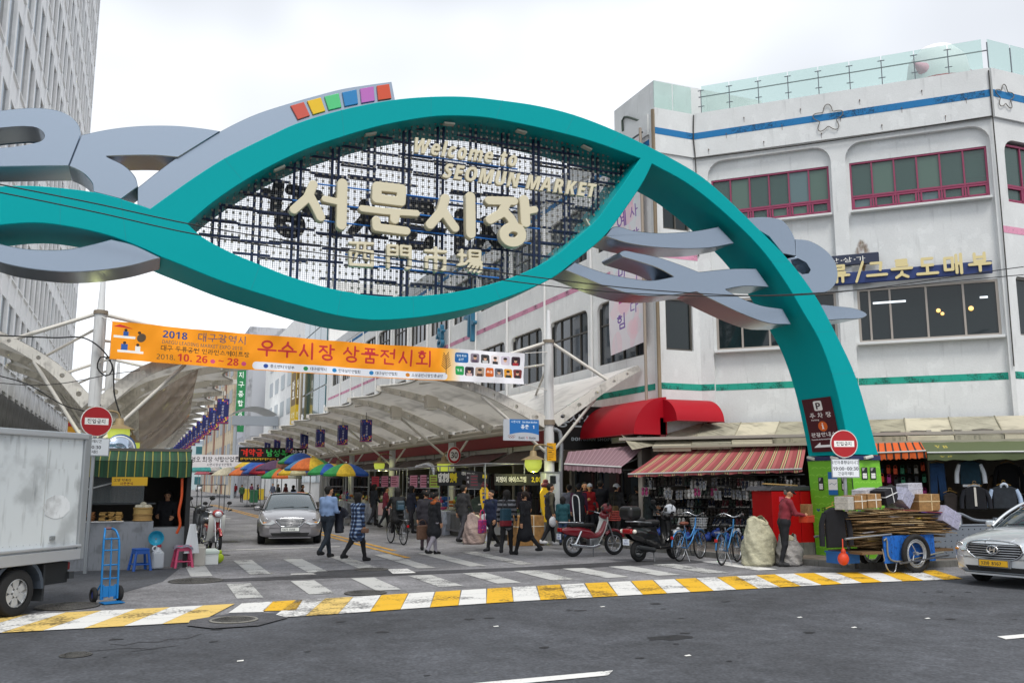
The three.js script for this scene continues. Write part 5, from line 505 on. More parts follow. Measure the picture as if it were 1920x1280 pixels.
{ stool(0x1353a8, 'bright blue plastic stool before the kiosk counter', [.1, 0, -20.72], .3, 1.08); stool(0xc9486e, 'pink plastic stool with cloth on top beside the kiosk post', [.95, 0, -21.1], .15, 1.12); const c = tag(part('cloth', quad([-.2, 0, .2], [.2, 0, .2], [.2, 0, -.2], [-.2, 0, -.2], 8, 8, (u, v) => V(0, -.14 * (Math.max(0, Math.abs(u - .5) - .32) + Math.max(0, Math.abs(v - .5) - .32)) * 2 + .012 * Math.sin(u * 12), 0)), M(0x9a94a4, .9, 0, { map: T.cloth, side: THREE.DoubleSide })), 'crumpled printed cloth draped over the pink stool', 'cloth'); c.position.set(.95, .48, -21.1);
  const j = thing('water_jug', 'translucent white plastic water jug with red cap beside the blue stool', 'jug', [.44, 0, -20.85], .2); part('body', [rbox(.24, .36, .2, .05, 0, .19, 0), tr(lathe([[.1, .36], [.05, .42], [.04, .46]], 14), 0, 0, 0)], MP(0xd4d8de, .4, 0, { transmission: .3 }), j); part('cap', cyl(.045, .045, .05, .02, .48, 0), M(0xa02030, .5), j); part('handle', torus(.05, .016, -.06, .43, 0, 0, 0, 0, 14, 6), M(0xd0d4da, .4), j);
  const jb = tag(part('storage_jar', [rbox(.26, .42, .26, .04, 0, .21, 0), cyl(.1, .1, .05, 0, .44, 0)], M(0xb9b5ac, .5)), 'grey plastic storage tub beside the pink stool', 'tub'); jb.position.set(1.3, 0, -21.35); const fb = thing('foam_box', 'white foam box with green lid edge near the red rack motorcycle', 'box', [1.5, 0, -21.6], .2); part('base', rbox(.4, .24, .3, .02, 0, .12, 0), M(0xe2e4e2, .8), fb); part('lid', rbox(.42, .08, .32, .02, 0, .29, .02, .1), M(0xd2dcd4, .8), fb); const gb = tag(part('plastic_bag', [ball(.15, 0, .12, 0, 1, .8, .8), ball(.05, .05, .25, 0)], M(0xa3b81a, .5)), 'yellow-green plastic bag beside the foam box', 'bag'); gb.position.set(1.72, 0, -21.8); const bb = tag(part('water_bowl', tr(lathe([[.02, 0], [.12, .02], [.16, .12], [.15, .12], [.11, .03]], 18), 0, 0, 0, Math.PI / 2 - .2), M(0x2a98b8, .4)), 'turquoise plastic bowl leaning on the kiosk counter', 'bowl'); bb.position.set(.39, .62, -20.98); const pb = tag(part('white_sheet', quad([-.16, 0, 0], [.16, 0, 0], [.06, .62, -.05], [-.06, .62, -.05], 5, 6, (u, v) => V(0, 0, .03 * Math.sin(u * 14))), M(0xd8dadd, .7, 0, { side: THREE.DoubleSide })), 'white plastic sheet hanging from the kiosk post', 'sheet'); pb.position.set(1.12, .3, -21.0); }
{ // blue hand truck
  const t = thing('hand_truck', 'bright blue tubular hand truck standing beside the yellow strip', 'hand truck', [-.33, 0, -15.36], .35), m = M(0x0f6fae, .45, .2); for (const s of [-1, 1]) part('side_rail', tube([[s * .12, .06, 0], [s * .12, .55, -.03], [s * .11, .95, -.07], [s * .08, 1.07, -.14], [s * .05, 1.1, -.24]], .017, 30, 8), m, t); for (const y of [.18, .36, .56, .78, .95]) part('cross_bar', rod([-.12, y, -.02 - y * .04], [.12, y, -.02 - y * .04], .013, 6), m, t); part('centre_rail', tube([[0, .08, 0], [0, .6, -.03], [0, .97, -.07]], .012), m, t); part('toe_plate', box(.3, .012, .24, 0, .02, .13), m, t); part('skid', [box(.05, .22, .02, -.1, .16, -.03), box(.05, .22, .02, .1, .16, -.03)], m, t); part('frame_plate', box(.2, .16, .015, 0, .17, -.015), m, t); part('axle', rod([-.16, .12, -.12], [.2, .12, -.12], .014, 6), dsteel, t); for (const s of [-1, 1]) { const w = new THREE.Group(); w.name = 'wheel'; t.add(w); w.position.set(s * .19, .12, -.12); w.rotation.y = Math.PI / 2; part('tyre', torus(.085, .036, 0, 0, 0, 0, 0, 0, 24, 10), rubber, w); part('hub', cyl(.06, .06, .03, 0, 0, 0, Math.PI / 2), M(0x1b2f8c, .4), w); } part('bracket', [rod([-.12, .3, -.02], [-.17, .12, -.12], .012, 6), rod([.12, .3, -.02], [.17, .12, -.12], .012, 6)], m, t); part('handle_wrap', rod([-.05, 1.1, -.24], [.05, 1.1, -.24], .02, 8), M(0x6b4f56, .8), t); }
// ---------- vehicles
function loft(sections, closed = false) { // sections: arrays of [x,y,z], same length
  const n = sections[0].length, m = sections.length, g = new THREE.PlaneGeometry(1, 1, n - 1, m - 1), p = g.attributes.position; for (let j = 0; j < m; j++) for (let i = 0; i < n; i++) p.setXYZ(j * n + i, ...sections[j][i]); g.computeVertexNormals(); return g;
}
function sedan(label, o) {
  const t = thing('sedan_car', label, 'car', o.pos, o.turn, o.group), paint = MP(o.color, .32, .55, { clearcoat: 1, clearcoatRoughness: .06 }), tw = o.w / 1.89, th = o.h / 1.48, tl = o.len / 4.98;
  const ST = [[-2.49, .66, .34, .82], [-2.44, .80, .27, .95], [-2.25, .88, .24, 1.03], [-1.7, .925, .22, 1.03], [-1.1, .94, .2, 1.0], [0, .945, .2, .98], [.9, .945, .2, .99], [1.15, .945, .2, .98], [1.5, .935, .2, .94], [1.85, .92, .2, .885], [2.15, .885, .21, .82], [2.33, .83, .22, .76], [2.44, .74, .24, .70], [2.49, .6, .27, .64]];
  const sec = ST.map(([z, w, yb, yt]) => { const P = [[0, yb], [w * .8, yb], [w * .96, yb + .06], [w, yb + .22], [w * 1.0, (yb + yt) / 2 + .06], [w * .985, yt - .16], [w * .93, yt - .06], [w * .8, yt - .01], [w * .5, yt + .02], [w * .2, yt + .03], [0, yt + .03]]; return [...P.map(([x, y]) => [-x, y, z]), ...P.slice(0, -1).reverse().map(([x, y]) => [x, y, z])]; });
  const zAt = (ax, y) => { for (let z = 2.49; z > 1; z -= .01) { for (let k = 1; k < ST.length; k++) if (ST[k][0] >= z) { const f = (z - ST[k - 1][0]) / (ST[k][0] - ST[k - 1][0]), w = ST[k - 1][1] + f * (ST[k][1] - ST[k - 1][1]), yt = ST[k - 1][3] + f * (ST[k][3] - ST[k - 1][3]), lim = w * (y > yt - .16 ? 1 - .5 * Math.max(0, (y - yt + .16) / .18) ** 2 : 1); if (lim >= ax && yt + .02 >= y) return z; break; } } return 1; };
  const K = (g) => g.scale(tw, th, tl);
  const cap = (s, f) => { const c = s.map(([x, y, z]) => V(x, y, z)), ctr = V(0, c.reduce((a, q) => a + q.y, 0) / c.length, c[0].z), pos = []; for (let i = 0; i < c.length; i++) { const a = c[i], b = c[(i + 1) % c.length]; pos.push(...(f ? [ctr, b, a] : [ctr, a, b]).flatMap((q) => [q.x, q.y, q.z])); } const g = new THREE.BufferGeometry(); g.setAttribute('position', new THREE.Float32BufferAttribute(pos, 3)); g.computeVertexNormals(); return g; };
  const bodyG = loft(sec); const bm = mg([bodyG, cap(sec[0], 0), cap(sec[sec.length - 1], 1)]); part('body', K(bm), MP(o.color, .32, .55, { clearcoat: 1, clearcoatRoughness: .06, side: THREE.DoubleSide }), t);
  const CAB = [[1.12, .80, .995, .99, .75], [.75, .82, 1.0, 1.19, .70], [.3, .84, 1.0, 1.39, .62], [.02, .845, 1.0, 1.455, .60], [-.4, .85, 1.0, 1.485, .6], [-.85, .84, 1.0, 1.46, .59], [-1.2, .83, 1.01, 1.36, .6], [-1.55, .81, 1.02, 1.2, .66], [-1.9, .79, 1.03, 1.04, .72]];
  const csec = CAB.map(([z, wb, yb, yt, wt]) => { const P = [[wb, yb - .02], [wb - (wb - wt) * .5, (yb + yt) / 2], [wt + .02, yt - .04], [wt - .06, yt - .005], [wt * .5, yt + .015], [0, yt + .02]]; return [...P.map(([x, y]) => [-x, y, z]), ...P.slice(0, -1).reverse().map(([x, y]) => [x, y, z])]; });
  part('cabin_glass', K(loft(csec)), MP(o.glass ?? 0x2c3a40, .05, 0, { clearcoat: 1, side: THREE.DoubleSide }), t);
  const rsec = csec.slice(3, 6).map((s) => s.slice(2, -2).map(([x, y, z]) => [x * 1.01, y + .008, z])); const rs2 = [rsec[0].map(([x, y, z]) => [x, y - .006, z + .1]), ...rsec, rsec[2].map(([x, y, z]) => [x, y - .05, z - .14])]; part('roof', K(loft(rs2)), MP(o.color, .32, .55, { clearcoat: 1, side: THREE.DoubleSide }), t);
  for (const s of [-1, 1]) { part('pillar', K(tube([[s * .80, .99, 1.1], [s * .745, 1.19, .76], [s * .655, 1.385, .3], [s * .62, 1.44, .04]], .028, 20, 6)), paint, t); part('pillar', K(tube([[s * .62, 1.45, -.85], [s * .66, 1.34, -1.25], [s * .75, 1.15, -1.62], [s * .8, 1.03, -1.9]], .05, 16, 6)), paint, t); part('pillar', K(rod([s * .86, 1.0, -.35], [s * .64, 1.44, -.4], .03, 6)), black, t); part('roof_rail', K(tube([[s * .62, 1.45, .05], [s * .62, 1.475, -.4], [s * .61, 1.45, -.86]], .022, 12, 6)), paint, t);
    const mi = new THREE.Group(); mi.name = 'mirror'; t.add(mi); mi.position.set(s * 1.0 * tw, 1.02 * th, .78 * tl); part('housing', rbox(.2, .13, .12, .05, 0, 0, 0), paint, mi); part('arm', rod([-s * .1, -.03, 0], [-s * .2, -.05, .02], .02, 6), black, mi);
    const hl = new THREE.Group(); hl.name = 'headlight'; t.add(hl); const lamp = o.lamp(s).map(([x, y]) => [x, y]); const lg = ext(shp(s > 0 ? lamp : lamp.map(([x, y]) => [-x, y]).reverse()), .06, .015, 2); { const p = lg.attributes.position; for (let i = 0; i < p.count; i++) { const ax = Math.abs(p.getX(i)); p.setZ(i, p.getZ(i) * .5 + zAt(ax, p.getY(i)) + .012); } lg.computeVertexNormals(); } part('lens', K(lg), MP(0xb9bfc4, .06, .25, { clearcoat: 1 }), hl); part('bulb', [cyl(.055, .055, .04, s * o.bulb[0] * tw, o.bulb[1] * th, (zAt(o.bulb[0], o.bulb[1]) + .03) * tl, Math.PI / 2), torus(.06, .012, s * o.bulb[0] * tw, o.bulb[1] * th, (zAt(o.bulb[0], o.bulb[1]) + .05) * tl)], chrome, hl); part('indicator', rbox(.12, .04, .04, .015, s * (o.bulb[0] + .04) * tw, (o.bulb[1] - .06) * th, (zAt(o.bulb[0] + .04, o.bulb[1] - .06) + .015) * tl, 0, s * .35), M(0xc9822a, .3), hl);
    const fg = new THREE.Group(); fg.name = 'fog_lamp'; t.add(fg); part('recess', ext(shp([[s * .52, .36], [s * .76, .4], [s * .78, .5], [s * .6, .46]].map((q) => q)), .04, .01).translate(0, 0, 2.36 * tl), chrome, fg); part('lamp', cyl(.045, .045, .05, s * .66, .43, 2.42 * tl, Math.PI / 2), M(0xdfe3e6, .15, .2), fg);
    for (const z of [1.52, -1.42]) { const w = new THREE.Group(); w.name = 'wheel'; t.add(w); w.position.set(s * .82 * tw, .33, z * tl); w.rotation.y = s * Math.PI / 2 + (z > 0 ? o.steer ?? 0 : 0); const wg = sedan.wg ??= wheelGeo(.33, .22, 10); part('tyre', wg.tyre, rubber, w); part('rim', wg.rim, M(0xa9adb1, .3, .8), w); const aw = part('wheel_arch', K(new THREE.TorusGeometry(.37, .03, 6, 20, Math.PI).rotateY(Math.PI / 2).translate(s * .925, .33, z)), M(0x1c1d1f, .8), t); } 
    part('door_seam', K(box(.006, .55, .012, s * .947, .7, -.42)), black, t); }
  part('bonnet_crease', K(tube([[-.3, .97, 1.2], [-.26, .9, 1.85], [-.22, .78, 2.38]], .012, 12, 5)), paint, t); part('bonnet_crease', K(tube([[.3, .97, 1.2], [.26, .9, 1.85], [.22, .78, 2.38]], .012, 12, 5)), paint, t);
  const gr = new THREE.Group(); gr.name = 'grille'; t.add(gr); const gp = o.grille; part('opening', K(ext(shp(gp), .03).translate(0, 0, 2.47)), black, gr); const ys = gp.map((q) => q[1]), y0 = Math.min(...ys), y1 = Math.max(...ys), wAt = (y) => { const xs = []; for (let i = 0; i < gp.length; i++) { const a = gp[i], b = gp[(i + 1) % gp.length]; if ((a[1] - y) * (b[1] - y) < 0) xs.push(a[0] + (b[0] - a[0]) * (y - a[1]) / (b[1] - a[1])); } return Math.max(...xs); };
  for (let k = 0; k < o.slats; k++) { const y = y0 + (y1 - y0) * (k + .5) / o.slats, w = wAt(y) - .01; part('slat', K(tube([[-w, y, 2.49], [0, y - .004, 2.53], [w, y, 2.49]], .011, 10, 6)), M(0xb4b6ba, .3, .9), gr); } part('surround', K(tube([...gp, gp[0]].map(([x, y]) => [x, y, 2.5]), .016, 60, 6)), chrome, gr);
  if (o.emblem) part('emblem', [torus(.07, .012, 0, (y0 + y1) / 2 + .02, 2.56 * tl, 0, 0, 0, 24, 6).scale(1.35, 1, 1), box(.02, .09, .015, -.04, (y0 + y1) / 2 + .02, 2.56 * tl, 0, 0, -.3), box(.02, .09, .015, .04, (y0 + y1) / 2 + .02, 2.56 * tl, 0, 0, -.3), box(.1, .018, .015, 0, (y0 + y1) / 2 + .02, 2.56 * tl, 0, 0, .3)], chrome, t); else part('emblem', [ext(shp([[-.1, .0], [0, .03], [.1, 0], [.03, -.015], [0, -.035], [-.03, -.015]]), .012).translate(0, .79 * th, 2.4 * tl)], chrome, t);
  part('lower_intake', K(ext(shp([[-.5, .27], [.5, .27], [.56, .36], [-.56, .36]]), .03, .01).translate(0, 0, 2.465)), black, t); part('splitter', K(box(1.2, .03, .1, 0, .215, 2.4)), paint, t);
  const pt = canvas(512, 112, (x, w, h) => { x.fillStyle = o.plate[1]; x.fillRect(0, 0, w, h); x.strokeStyle = '#33363a'; x.lineWidth = 6; x.strokeRect(4, 4, w - 8, h - 8); write(x, o.plate[0], 34, 20, 76, { fill: '#22262a', w: .12, stretch: 1.05, gap: .06 }); }); const [pg, pm] = printed(.52, .115, pt, .02, 0x888888); const pl = part('number_plate', pg, pm, t); pl.position.set(0, o.plateY * th, 2.55 * tl); part('plate_holder', box(.56, .15, .06, 0, o.plateY * th, 2.51 * tl), M(0x6d7074, .5), t);
  part('wiper', [rod([-.5, 1.03 * th, 1.06 * tl], [.1, 1.07 * th, 1.02 * tl], .012, 5), rod([.05, 1.03 * th, 1.07 * tl], [.55, 1.06 * th, 1.02 * tl], .012, 5)], black, t); for (const s of [-1, 1]) part('tail_lamp', K(rbox(.3, .14, .06, .02, s * .62, .86, -2.45)), M(0x8a1016, .2), t);
  return t;
}
const lampA = () => [[.42, .64], [.56, .585], [.80, .6], [.88, .7], [.86, .79], [.7, .775], [.5, .72]];
sedan('silver-grey sedan with chrome slat grille driving out of the market street', { pos: [4.5, 0, -29.75], turn: -.14, color: 0x8f8d90, len: 4.98, w: 1.89, h: 1.48, glass: 0x37474c, lamp: lampA, bulb: [.68, .705, 2.38], grille: [[-.26, .54], [.26, .54], [.42, .735], [.34, .765], [-.34, .765], [-.42, .735]], slats: 6, plate: ['56저 3558', '#d9dcd8'], plateY: .46 });
{ const hd = -80 * Math.PI / 180; sedan('silver taxi sedan with yellow plate and wide hexagonal grille on the main road', { pos: [13.98 - Math.sin(hd) * 2.35, 0, -11.7 - Math.cos(hd) * 2.35], turn: hd, color: 0xcfd4d9, len: 4.85, w: 1.86, h: 1.47, lamp: () => [[.5, .62], [.62, .6], [.86, .68], [.9, .78], [.84, .8], [.66, .72]], bulb: [.7, .69, 2.38], grille: [[-.36, .5], [.36, .5], [.5, .62], [.46, .75], [-.46, .75], [-.5, .62]], slats: 6, plate: ['32바 8167', '#e0ac1a'], plateY: .42, emblem: true, steer: .1 }); }
{ const p = G(377, 921); const w = sedan('small white sedan parked far down the street beyond the kiosk', { pos: [p.x, 0, p.z - 2.4], turn: .05, color: 0xdadcde, len: 4.5, w: 1.8, h: 1.47, lamp: lampA, bulb: [.68, .705, 2.38], grille: [[-.3, .58], [.3, .58], [.34, .7], [-.34, .7]], slats: 2, plate: ['24가 1093', '#d9dcd8'], plateY: .45 }); }

function wheelSpoked(parent, name, pos, r, tr_, spokes, turn = Math.PI / 2, rimM = chrome) { const w = new THREE.Group(); w.name = name; parent.add(w); w.position.set(...pos); part('tyre', torus(r - tr_, tr_, 0, 0, 0, 0, 0, 0, 40, 8), rubber, w); part('rim', torus(r - tr_ * 2.2, tr_ * .5, 0, 0, 0, 0, 0, 0, 40, 6), rimM, w); const g = [cyl(r * .09, r * .09, .1, 0, 0, 0, Math.PI / 2)]; for (let i = 0; i < spokes; i++) { const a = i / spokes * 6.283, b = a + (i % 2 ? .35 : -.35); g.push(rod([r * .08 * Math.cos(b), r * .08 * Math.sin(b), i % 2 ? .03 : -.03], [(r - tr_ * 2.3) * Math.cos(a), (r - tr_ * 2.3) * Math.sin(a), 0], spokes < 10 ? .014 : .0022, 4)); } part('spokes', g, rimM, w); return w; }
// motorbikes: local +x is forward, wheels in the xy plane
function plateMesh(parent, pos, ry, txt) { const tx = canvas(128, 96, (x) => { x.fillStyle = '#d7dde6'; x.fillRect(0, 0, 128, 96); write(x, '대구', 36, 8, 30, { fill: '#2a3a80', w: .12 }); x.fillStyle = '#2a3a80'; x.font = 'bold 44px sans-serif'; x.textAlign = 'center'; x.fillText(txt, 64, 84); }); const [g, m] = printed(.2, .14, tx, .01); const p = part('number_plate', g, m, parent); p.position.set(...pos); p.rotation.y = ry; }
function underbone(label, pos, turn, col, o = {}) {
  const t = thing('motorcycle', label, 'motorcycle', pos, turn), red = MP(col, .3, .1, { clearcoat: 1 }), wh = M(0xd6d8d4, .45); wheelSpoked(t, 'wheel', [-.58, .29, 0], .29, .045, 8, 0, steel); wheelSpoked(t, 'wheel', [.64, .29, 0], .29, .042, 6, 0, steel);
  part('leg_shield', [loft([-1, -.6, 0, .6, 1].map((k) => [[.12, .28], [.2, .38], [.34, .62], [.42, .86], [.40, .96]].map(([x, y]) => [x - Math.abs(k) * .1 * (1 - .3 * (y - .3)), y, k * .21])))], M(0xd6d8d4, .45, 0, { side: THREE.DoubleSide }), t); part('body_tube', [tube([[.4, .82, 0], [.22, .55, 0], [-.05, .47, 0], [-.3, .52, 0]], .07, 20, 10)], red, t); part('tail_cowl', loft([[-.95, .1, .62, .68], [-.8, .13, .55, .72], [-.5, .14, .5, .73], [-.15, .12, .46, .66], [.05, .07, .46, .54]].map(([x, w, y0, y1]) => [[x, y0, -w * .6], [x, (y0 + y1) / 2, -w], [x, y1, -w * .8], [x, y1, w * .8], [x, (y0 + y1) / 2, w], [x, y0, w * .6]])), MP(col, .3, .1, { clearcoat: 1, side: THREE.DoubleSide }), t); part('seat', rbox(.72, .09, .25, .045, -.35, .755, 0, 0, 0, .03), black, t); part('front_fender', [torus(.33, .04, .64, .29, 0, 0, 0, .5, 20, 8, 1.9).scale(1, 1, 1)], red, t); part('headlight_cowl', [ball(.13, .36, 1.0, 0, 1, .85, 1.1)], red, t); part('headlight', ball(.085, .45, .99, 0, .6, .9, 1.1), M(0xd6dade, .1, .3), t);
  part('handlebar', tube([[.22, 1.08, -.34], [.32, 1.04, -.2], [.35, 1.0, 0], [.32, 1.04, .2], [.22, 1.08, .34]], .014, 20, 6), chrome, t); for (const s of [-1, 1]) { part('grip', rod([.16, 1.09, s * .4], [.26, 1.07, s * .3], .02, 8), black, t); part('mirror', [rod([.3, 1.05, s * .24], [.28, 1.24, s * .3], .008, 5), ball(.055, .27, 1.27, s * .31, .35, .8, 1.2)], black, t); part('fork', rod([.4, .86, s * .07], [.64, .29, s * .07], .022, 8), steel, t); part('shock', rod([-.42, .62, s * .14], [-.58, .3, s * .12], .03, 8), chrome, t); }
  part('engine', [rbox(.3, .2, .22, .05, .0, .34, 0), cyl(.09, .09, .26, .02, .33, 0, Math.PI / 2), ...[0, 1, 2, 3].map((k) => cyl(.075, .075, .012, .17 + k * .025, .36, 0, 0, 0, Math.PI / 2))], M(0x7b7d80, .4, .7), t); part('exhaust', tube([[.12, .27, .12], [-.1, .23, .15], [-.35, .25, .17], [-.75, .3, .17]], .042, 16, 8), chrome, t); part('stand', rod([-.05, .25, .1], [-.12, .0, .2], .013, 6), dsteel, t); part('rear_rack', [tube([[-.35, .82, .12], [-.9, .84, .12], [-1.0, .84, 0], [-.9, .84, -.12], [-.35, .82, -.12]], .013), rod([-.6, .83, -.12], [-.6, .83, .12], .01, 5), rod([-.75, .835, -.12], [-.75, .835, .12], .01, 5)], chrome, t); part('tail_lamp', rbox(.07, .1, .16, .02, -.96, .66, 0), M(0x9a1014, .25), t); plateMesh(t, [-.99, .5, 0], -Math.PI / 2, o.no ?? '482'); part('chain_case', rbox(.5, .08, .04, .02, -.32, .31, -.1), black, t);
  if (o.hoop) part('rack_hoop', tube([[-.45, .85, .13], [-.5, 1.45, .13], [-.52, 1.5, 0], [-.5, 1.45, -.13], [-.45, .85, -.13]], .014, 30), white, t); if (o.basket) { const g = []; for (let k = 0; k < 5; k++) g.push(torus(.17 + k * .006, .006, .64, .86 + k * .055, 0, Math.PI / 2, 0, 0, 20, 5).scale(1, 1, 1)); for (let k = 0; k < 18; k++) { const a = k * .349; g.push(rod([.64 + .17 * Math.cos(a), .86, .17 * Math.sin(a)], [.64 + .196 * Math.cos(a), 1.09, .196 * Math.sin(a)], .005, 4)); } g.push(cyl(.17, .17, .01, .64, .86, 0)); part('front_basket', g, M(0xb4463c, .5), t); }
  if (o.cage) { for (const [x, z] of [[-1.0, .3], [-1.0, -.3], [-.35, .3], [-.35, -.3]]) part('cage_bar', rod([x, .8, z], [x, 1.75, z], .012, 6), dsteel, t); part('cage_bar', [tube([[-1, 1.75, .3], [-.35, 1.75, .3], [-.35, 1.75, -.3], [-1, 1.75, -.3]], .012)], dsteel, t); }
  return t;
}
underbone('dark red motorcycle with white leg shield and red front basket parked by the kerb', [10.58, 0, -20.5], .1, 0x7d1020, { hoop: true, basket: true });
underbone('red motorcycle with a tall wire cargo cage beside the kiosk', [1.9, 0, -25.55], -Math.PI / 2 + .12, 0x9a1520, { cage: true, no: '117' });
function scooter(label, pos, turn, col, o = {}) {
  const t = thing('motor_scooter', label, 'scooter', pos, turn), bk = MP(col, .3, .2, { clearcoat: 1, side: THREE.DoubleSide }); wheelSpoked(t, 'wheel', [-.6, .25, 0], .25, .06, 6, 0, M(0x6f7276, .35, .7)); wheelSpoked(t, 'wheel', [.62, .25, 0], .25, .055, 6, 0, M(0x6f7276, .35, .7));
  part('rear_cowl', loft([[-.98, .07, .66, .74], [-.85, .14, .52, .8], [-.5, .18, .42, .82], [-.15, .19, .3, .78], [0, .17, .26, .5]].map(([x, w, y0, y1]) => [[x, y0, -w * .7], [x, (y0 + y1) / 2, -w], [x, y1, -w * .75], [x, y1, w * .75], [x, (y0 + y1) / 2, w], [x, y0, w * .7]])), bk, t); part('floorboard', rbox(.5, .08, .36, .03, .2, .3, 0), bk, t); part('front_shield', loft([-1, -.5, 0, .5, 1].map((k) => [[.4, .3], [.5, .5], [.48, .8], [.42, 1.0]].map(([x, y]) => [x - Math.abs(k) * .12, y, k * .2]))), bk, t); part('seat', [rbox(.75, .13, .3, .06, -.35, .87, 0, 0, 0, .04), rbox(.3, .1, .28, .05, -.6, .95, 0)], M(0x161618, .5), t); part('handlebar', tube([[.28, 1.12, -.33], [.36, 1.08, 0], [.28, 1.12, .33]], .02, 14, 6), black, t); part('cockpit', ball(.15, .4, 1.04, 0, 1, .9, 1.1), bk, t); for (const s of [-1, 1]) { part('mirror', [rod([.32, 1.12, s * .22], [.28, 1.32, s * .3], .009, 5), ball(.07, .27, 1.35, s * .31, .35, .8, 1.2)], black, t); part('fork', rod([.48, .6, s * .07], [.62, .25, s * .07], .025, 8), dsteel, t); } part('front_fender', torus(.29, .06, .62, .25, 0, 0, 0, .4, 18, 8, 2.1), bk, t); part('engine', rbox(.42, .2, .2, .05, -.45, .3, -.05), M(0x3d4043, .5, .5), t); part('exhaust', [rod([-.25, .26, .16], [-.8, .34, .19], .06, 12), rod([-.8, .34, .19], [-.86, .345, .19], .04, 12)], M(0x4a4d50, .35, .7), t); part('grab_rail', tube([[-.35, .88, .19], [-.8, .92, .17], [-.95, .92, 0], [-.8, .92, -.17], [-.35, .88, -.19]], .015), steel, t); part('tail_lamp', rbox(.1, .12, .3, .04, -.94, .7, 0), M(0x8f1218, .2), t); part('indicator', [ball(.05, -.92, .7, .2), ball(.05, -.92, .7, -.2)], M(0xd8d4c8, .2), t); plateMesh(t, [-1.0, .46, 0], -Math.PI / 2, o.no ?? '9111'); part('stand', rod([-.2, .2, .1], [-.28, 0, .2], .014, 6), dsteel, t);
  if (o.box) part('top_box', [rbox(.4, .3, .42, .1, -.85, 1.12, 0)], M(0x141416, .3), t); return t; }
scooter('large black scooter with luggage box and white-framed seat beside the bicycles', [11.35, 0, -18.75], .28, 0x0e0f11, { box: true }); scooter('dark motor scooter parked behind the kiosk post', [1.75, 0, -28.5], -1.75, 0x2a2c30, { no: '3027' });
{ const h = (name, label, p, c) => { const t = thing(name, label, 'helmet', p); part('shell', [new THREE.SphereGeometry(.14, 18, 12, 0, 6.3, 0, 2.1).scale(1, 1, 1.15)], c, t); part('visor', new THREE.SphereGeometry(.143, 14, 8, -.2, 2.2, 1.1, .7), M(0x2a2c30, .1), t); return t; }; h('helmet', 'black and red helmet hung on the dark red motorcycle handlebar', [10.93, 1.15, -20.4], M(0x6d1a20, .3)); h('helmet', 'grey open helmet resting on the black scooter seat', [11.75, 1.16, -18.75], M(0xb9bdc4, .3)); }
function bicycle(label, pos, turn, col, o = {}) {
  const t = thing('bicycle', label, 'bicycle', pos, turn), m = M(col, .35, .3), R = .335; wheelSpoked(t, 'wheel', [-.5, R, 0], R, .02, 28, 0, steel); wheelSpoked(t, 'wheel', [.56, R, 0], R, .02, 28, 0, steel); part('frame', [rod([-.12, .28, 0], [-.2, .78, 0], .018), tube(o.step ? [[.36, .86, 0], [.2, .5, 0], [-.02, .34, 0], [-.12, .3, 0]] : [[.36, .82, 0], [.1, .52, 0], [-.12, .28, 0]], .02), tube([[.35, .8, 0], [.1, o.step ? .56 : .78, 0], [-.19, o.step ? .5 : .72, 0]], .018), rod([-.12, .28, .03], [-.5, R, .05], .011), rod([-.12, .28, -.03], [-.5, R, -.05], .011), rod([-.19, .7, .02], [-.5, R, .05], .009), rod([-.19, .7, -.02], [-.5, R, -.05], .009), rod([.34, .75, 0], [.38, .98, 0], .02)], m, t); part('fork', [tube([[.38, .72, .05], [.46, .5, .05], [.56, R, .05]], .013), tube([[.38, .72, -.05], [.46, .5, -.05], [.56, R, -.05]], .013)], m, t); part('handlebar', tube([[.2, 1.06, -.3], [.36, 1.1, -.22], [.42, 1.02, 0], [.36, 1.1, .22], [.2, 1.06, .3]], .012, 24, 6), chrome, t); for (const s of [-1, 1]) part('grip', rod([.12, 1.05, s * .32], [.22, 1.065, s * .29], .017, 8), black, t); part('saddle', [ball(.13, -.24, .86, 0, 1.1, .35, .75), ball(.06, -.09, .86, 0, 1.4, .5, .6)], o.saddle ?? black, t); part('seat_post', rod([-.2, .75, 0], [-.22, .85, 0], .014), chrome, t); part('crank', [torus(.09, .008, -.12, .28, .05, 0, 0, 0, 24, 5), rod([-.12, .28, .07], [-.02, .14, .07], .01, 5), rod([-.12, .28, -.07], [-.22, .42, -.07], .01, 5), box(.09, .02, .08, -.01, .13, .11), box(.09, .02, .08, -.23, .43, -.11)], dsteel, t); part('mudguard', [torus(R + .025, .018, -.5, R, 0, 0, 0, .5, 24, 6, 2.6)], m, t); part('mudguard', [torus(R + .025, .018, .56, R, 0, 0, 0, .9, 24, 6, 1.5)], m, t); part('kickstand', rod([-.3, .28, .05], [-.34, 0, .18], .01, 5), steel, t); part('rack', [tube([[-.22, .74, .06], [-.75, .72, .06], [-.75, .72, -.06], [-.22, .74, -.06]], .008), rod([-.68, .72, .06], [-.5, R, .07], .006, 5), rod([-.68, .72, -.06], [-.5, R, -.07], .006, 5)], steel, t); part('reflector', rbox(.02, .07, .07, .01, -.84, .55, 0), M(0xa01418, .2), t);
  if (o.basket) { const g = []; for (let k = 0; k < 5; k++) { const y = .72 + k * .06, w = .13 + k * .008; g.push(tube([[.5 - w + .04, y, -w], [.5 + w + .04, y, -w], [.5 + w + .04, y, w], [.5 - w + .04, y, w], [.5 - w + .04, y, -w]], .004, 24, 4)); } for (let k = 0; k < 7; k++) for (const s of [-1, 1]) { g.push(rod([.41 + k * .043, .72, s * .13], [.4 + k * .047, .96, s * .16], .003, 4), rod([.54 + s * .13, .72, -.13 + k * .043], [.54 + s * .16, .96, -.15 + k * .05], .003, 4)); } part('basket', g, M(0xc8ccd0, .35, .6), t); } return t; }
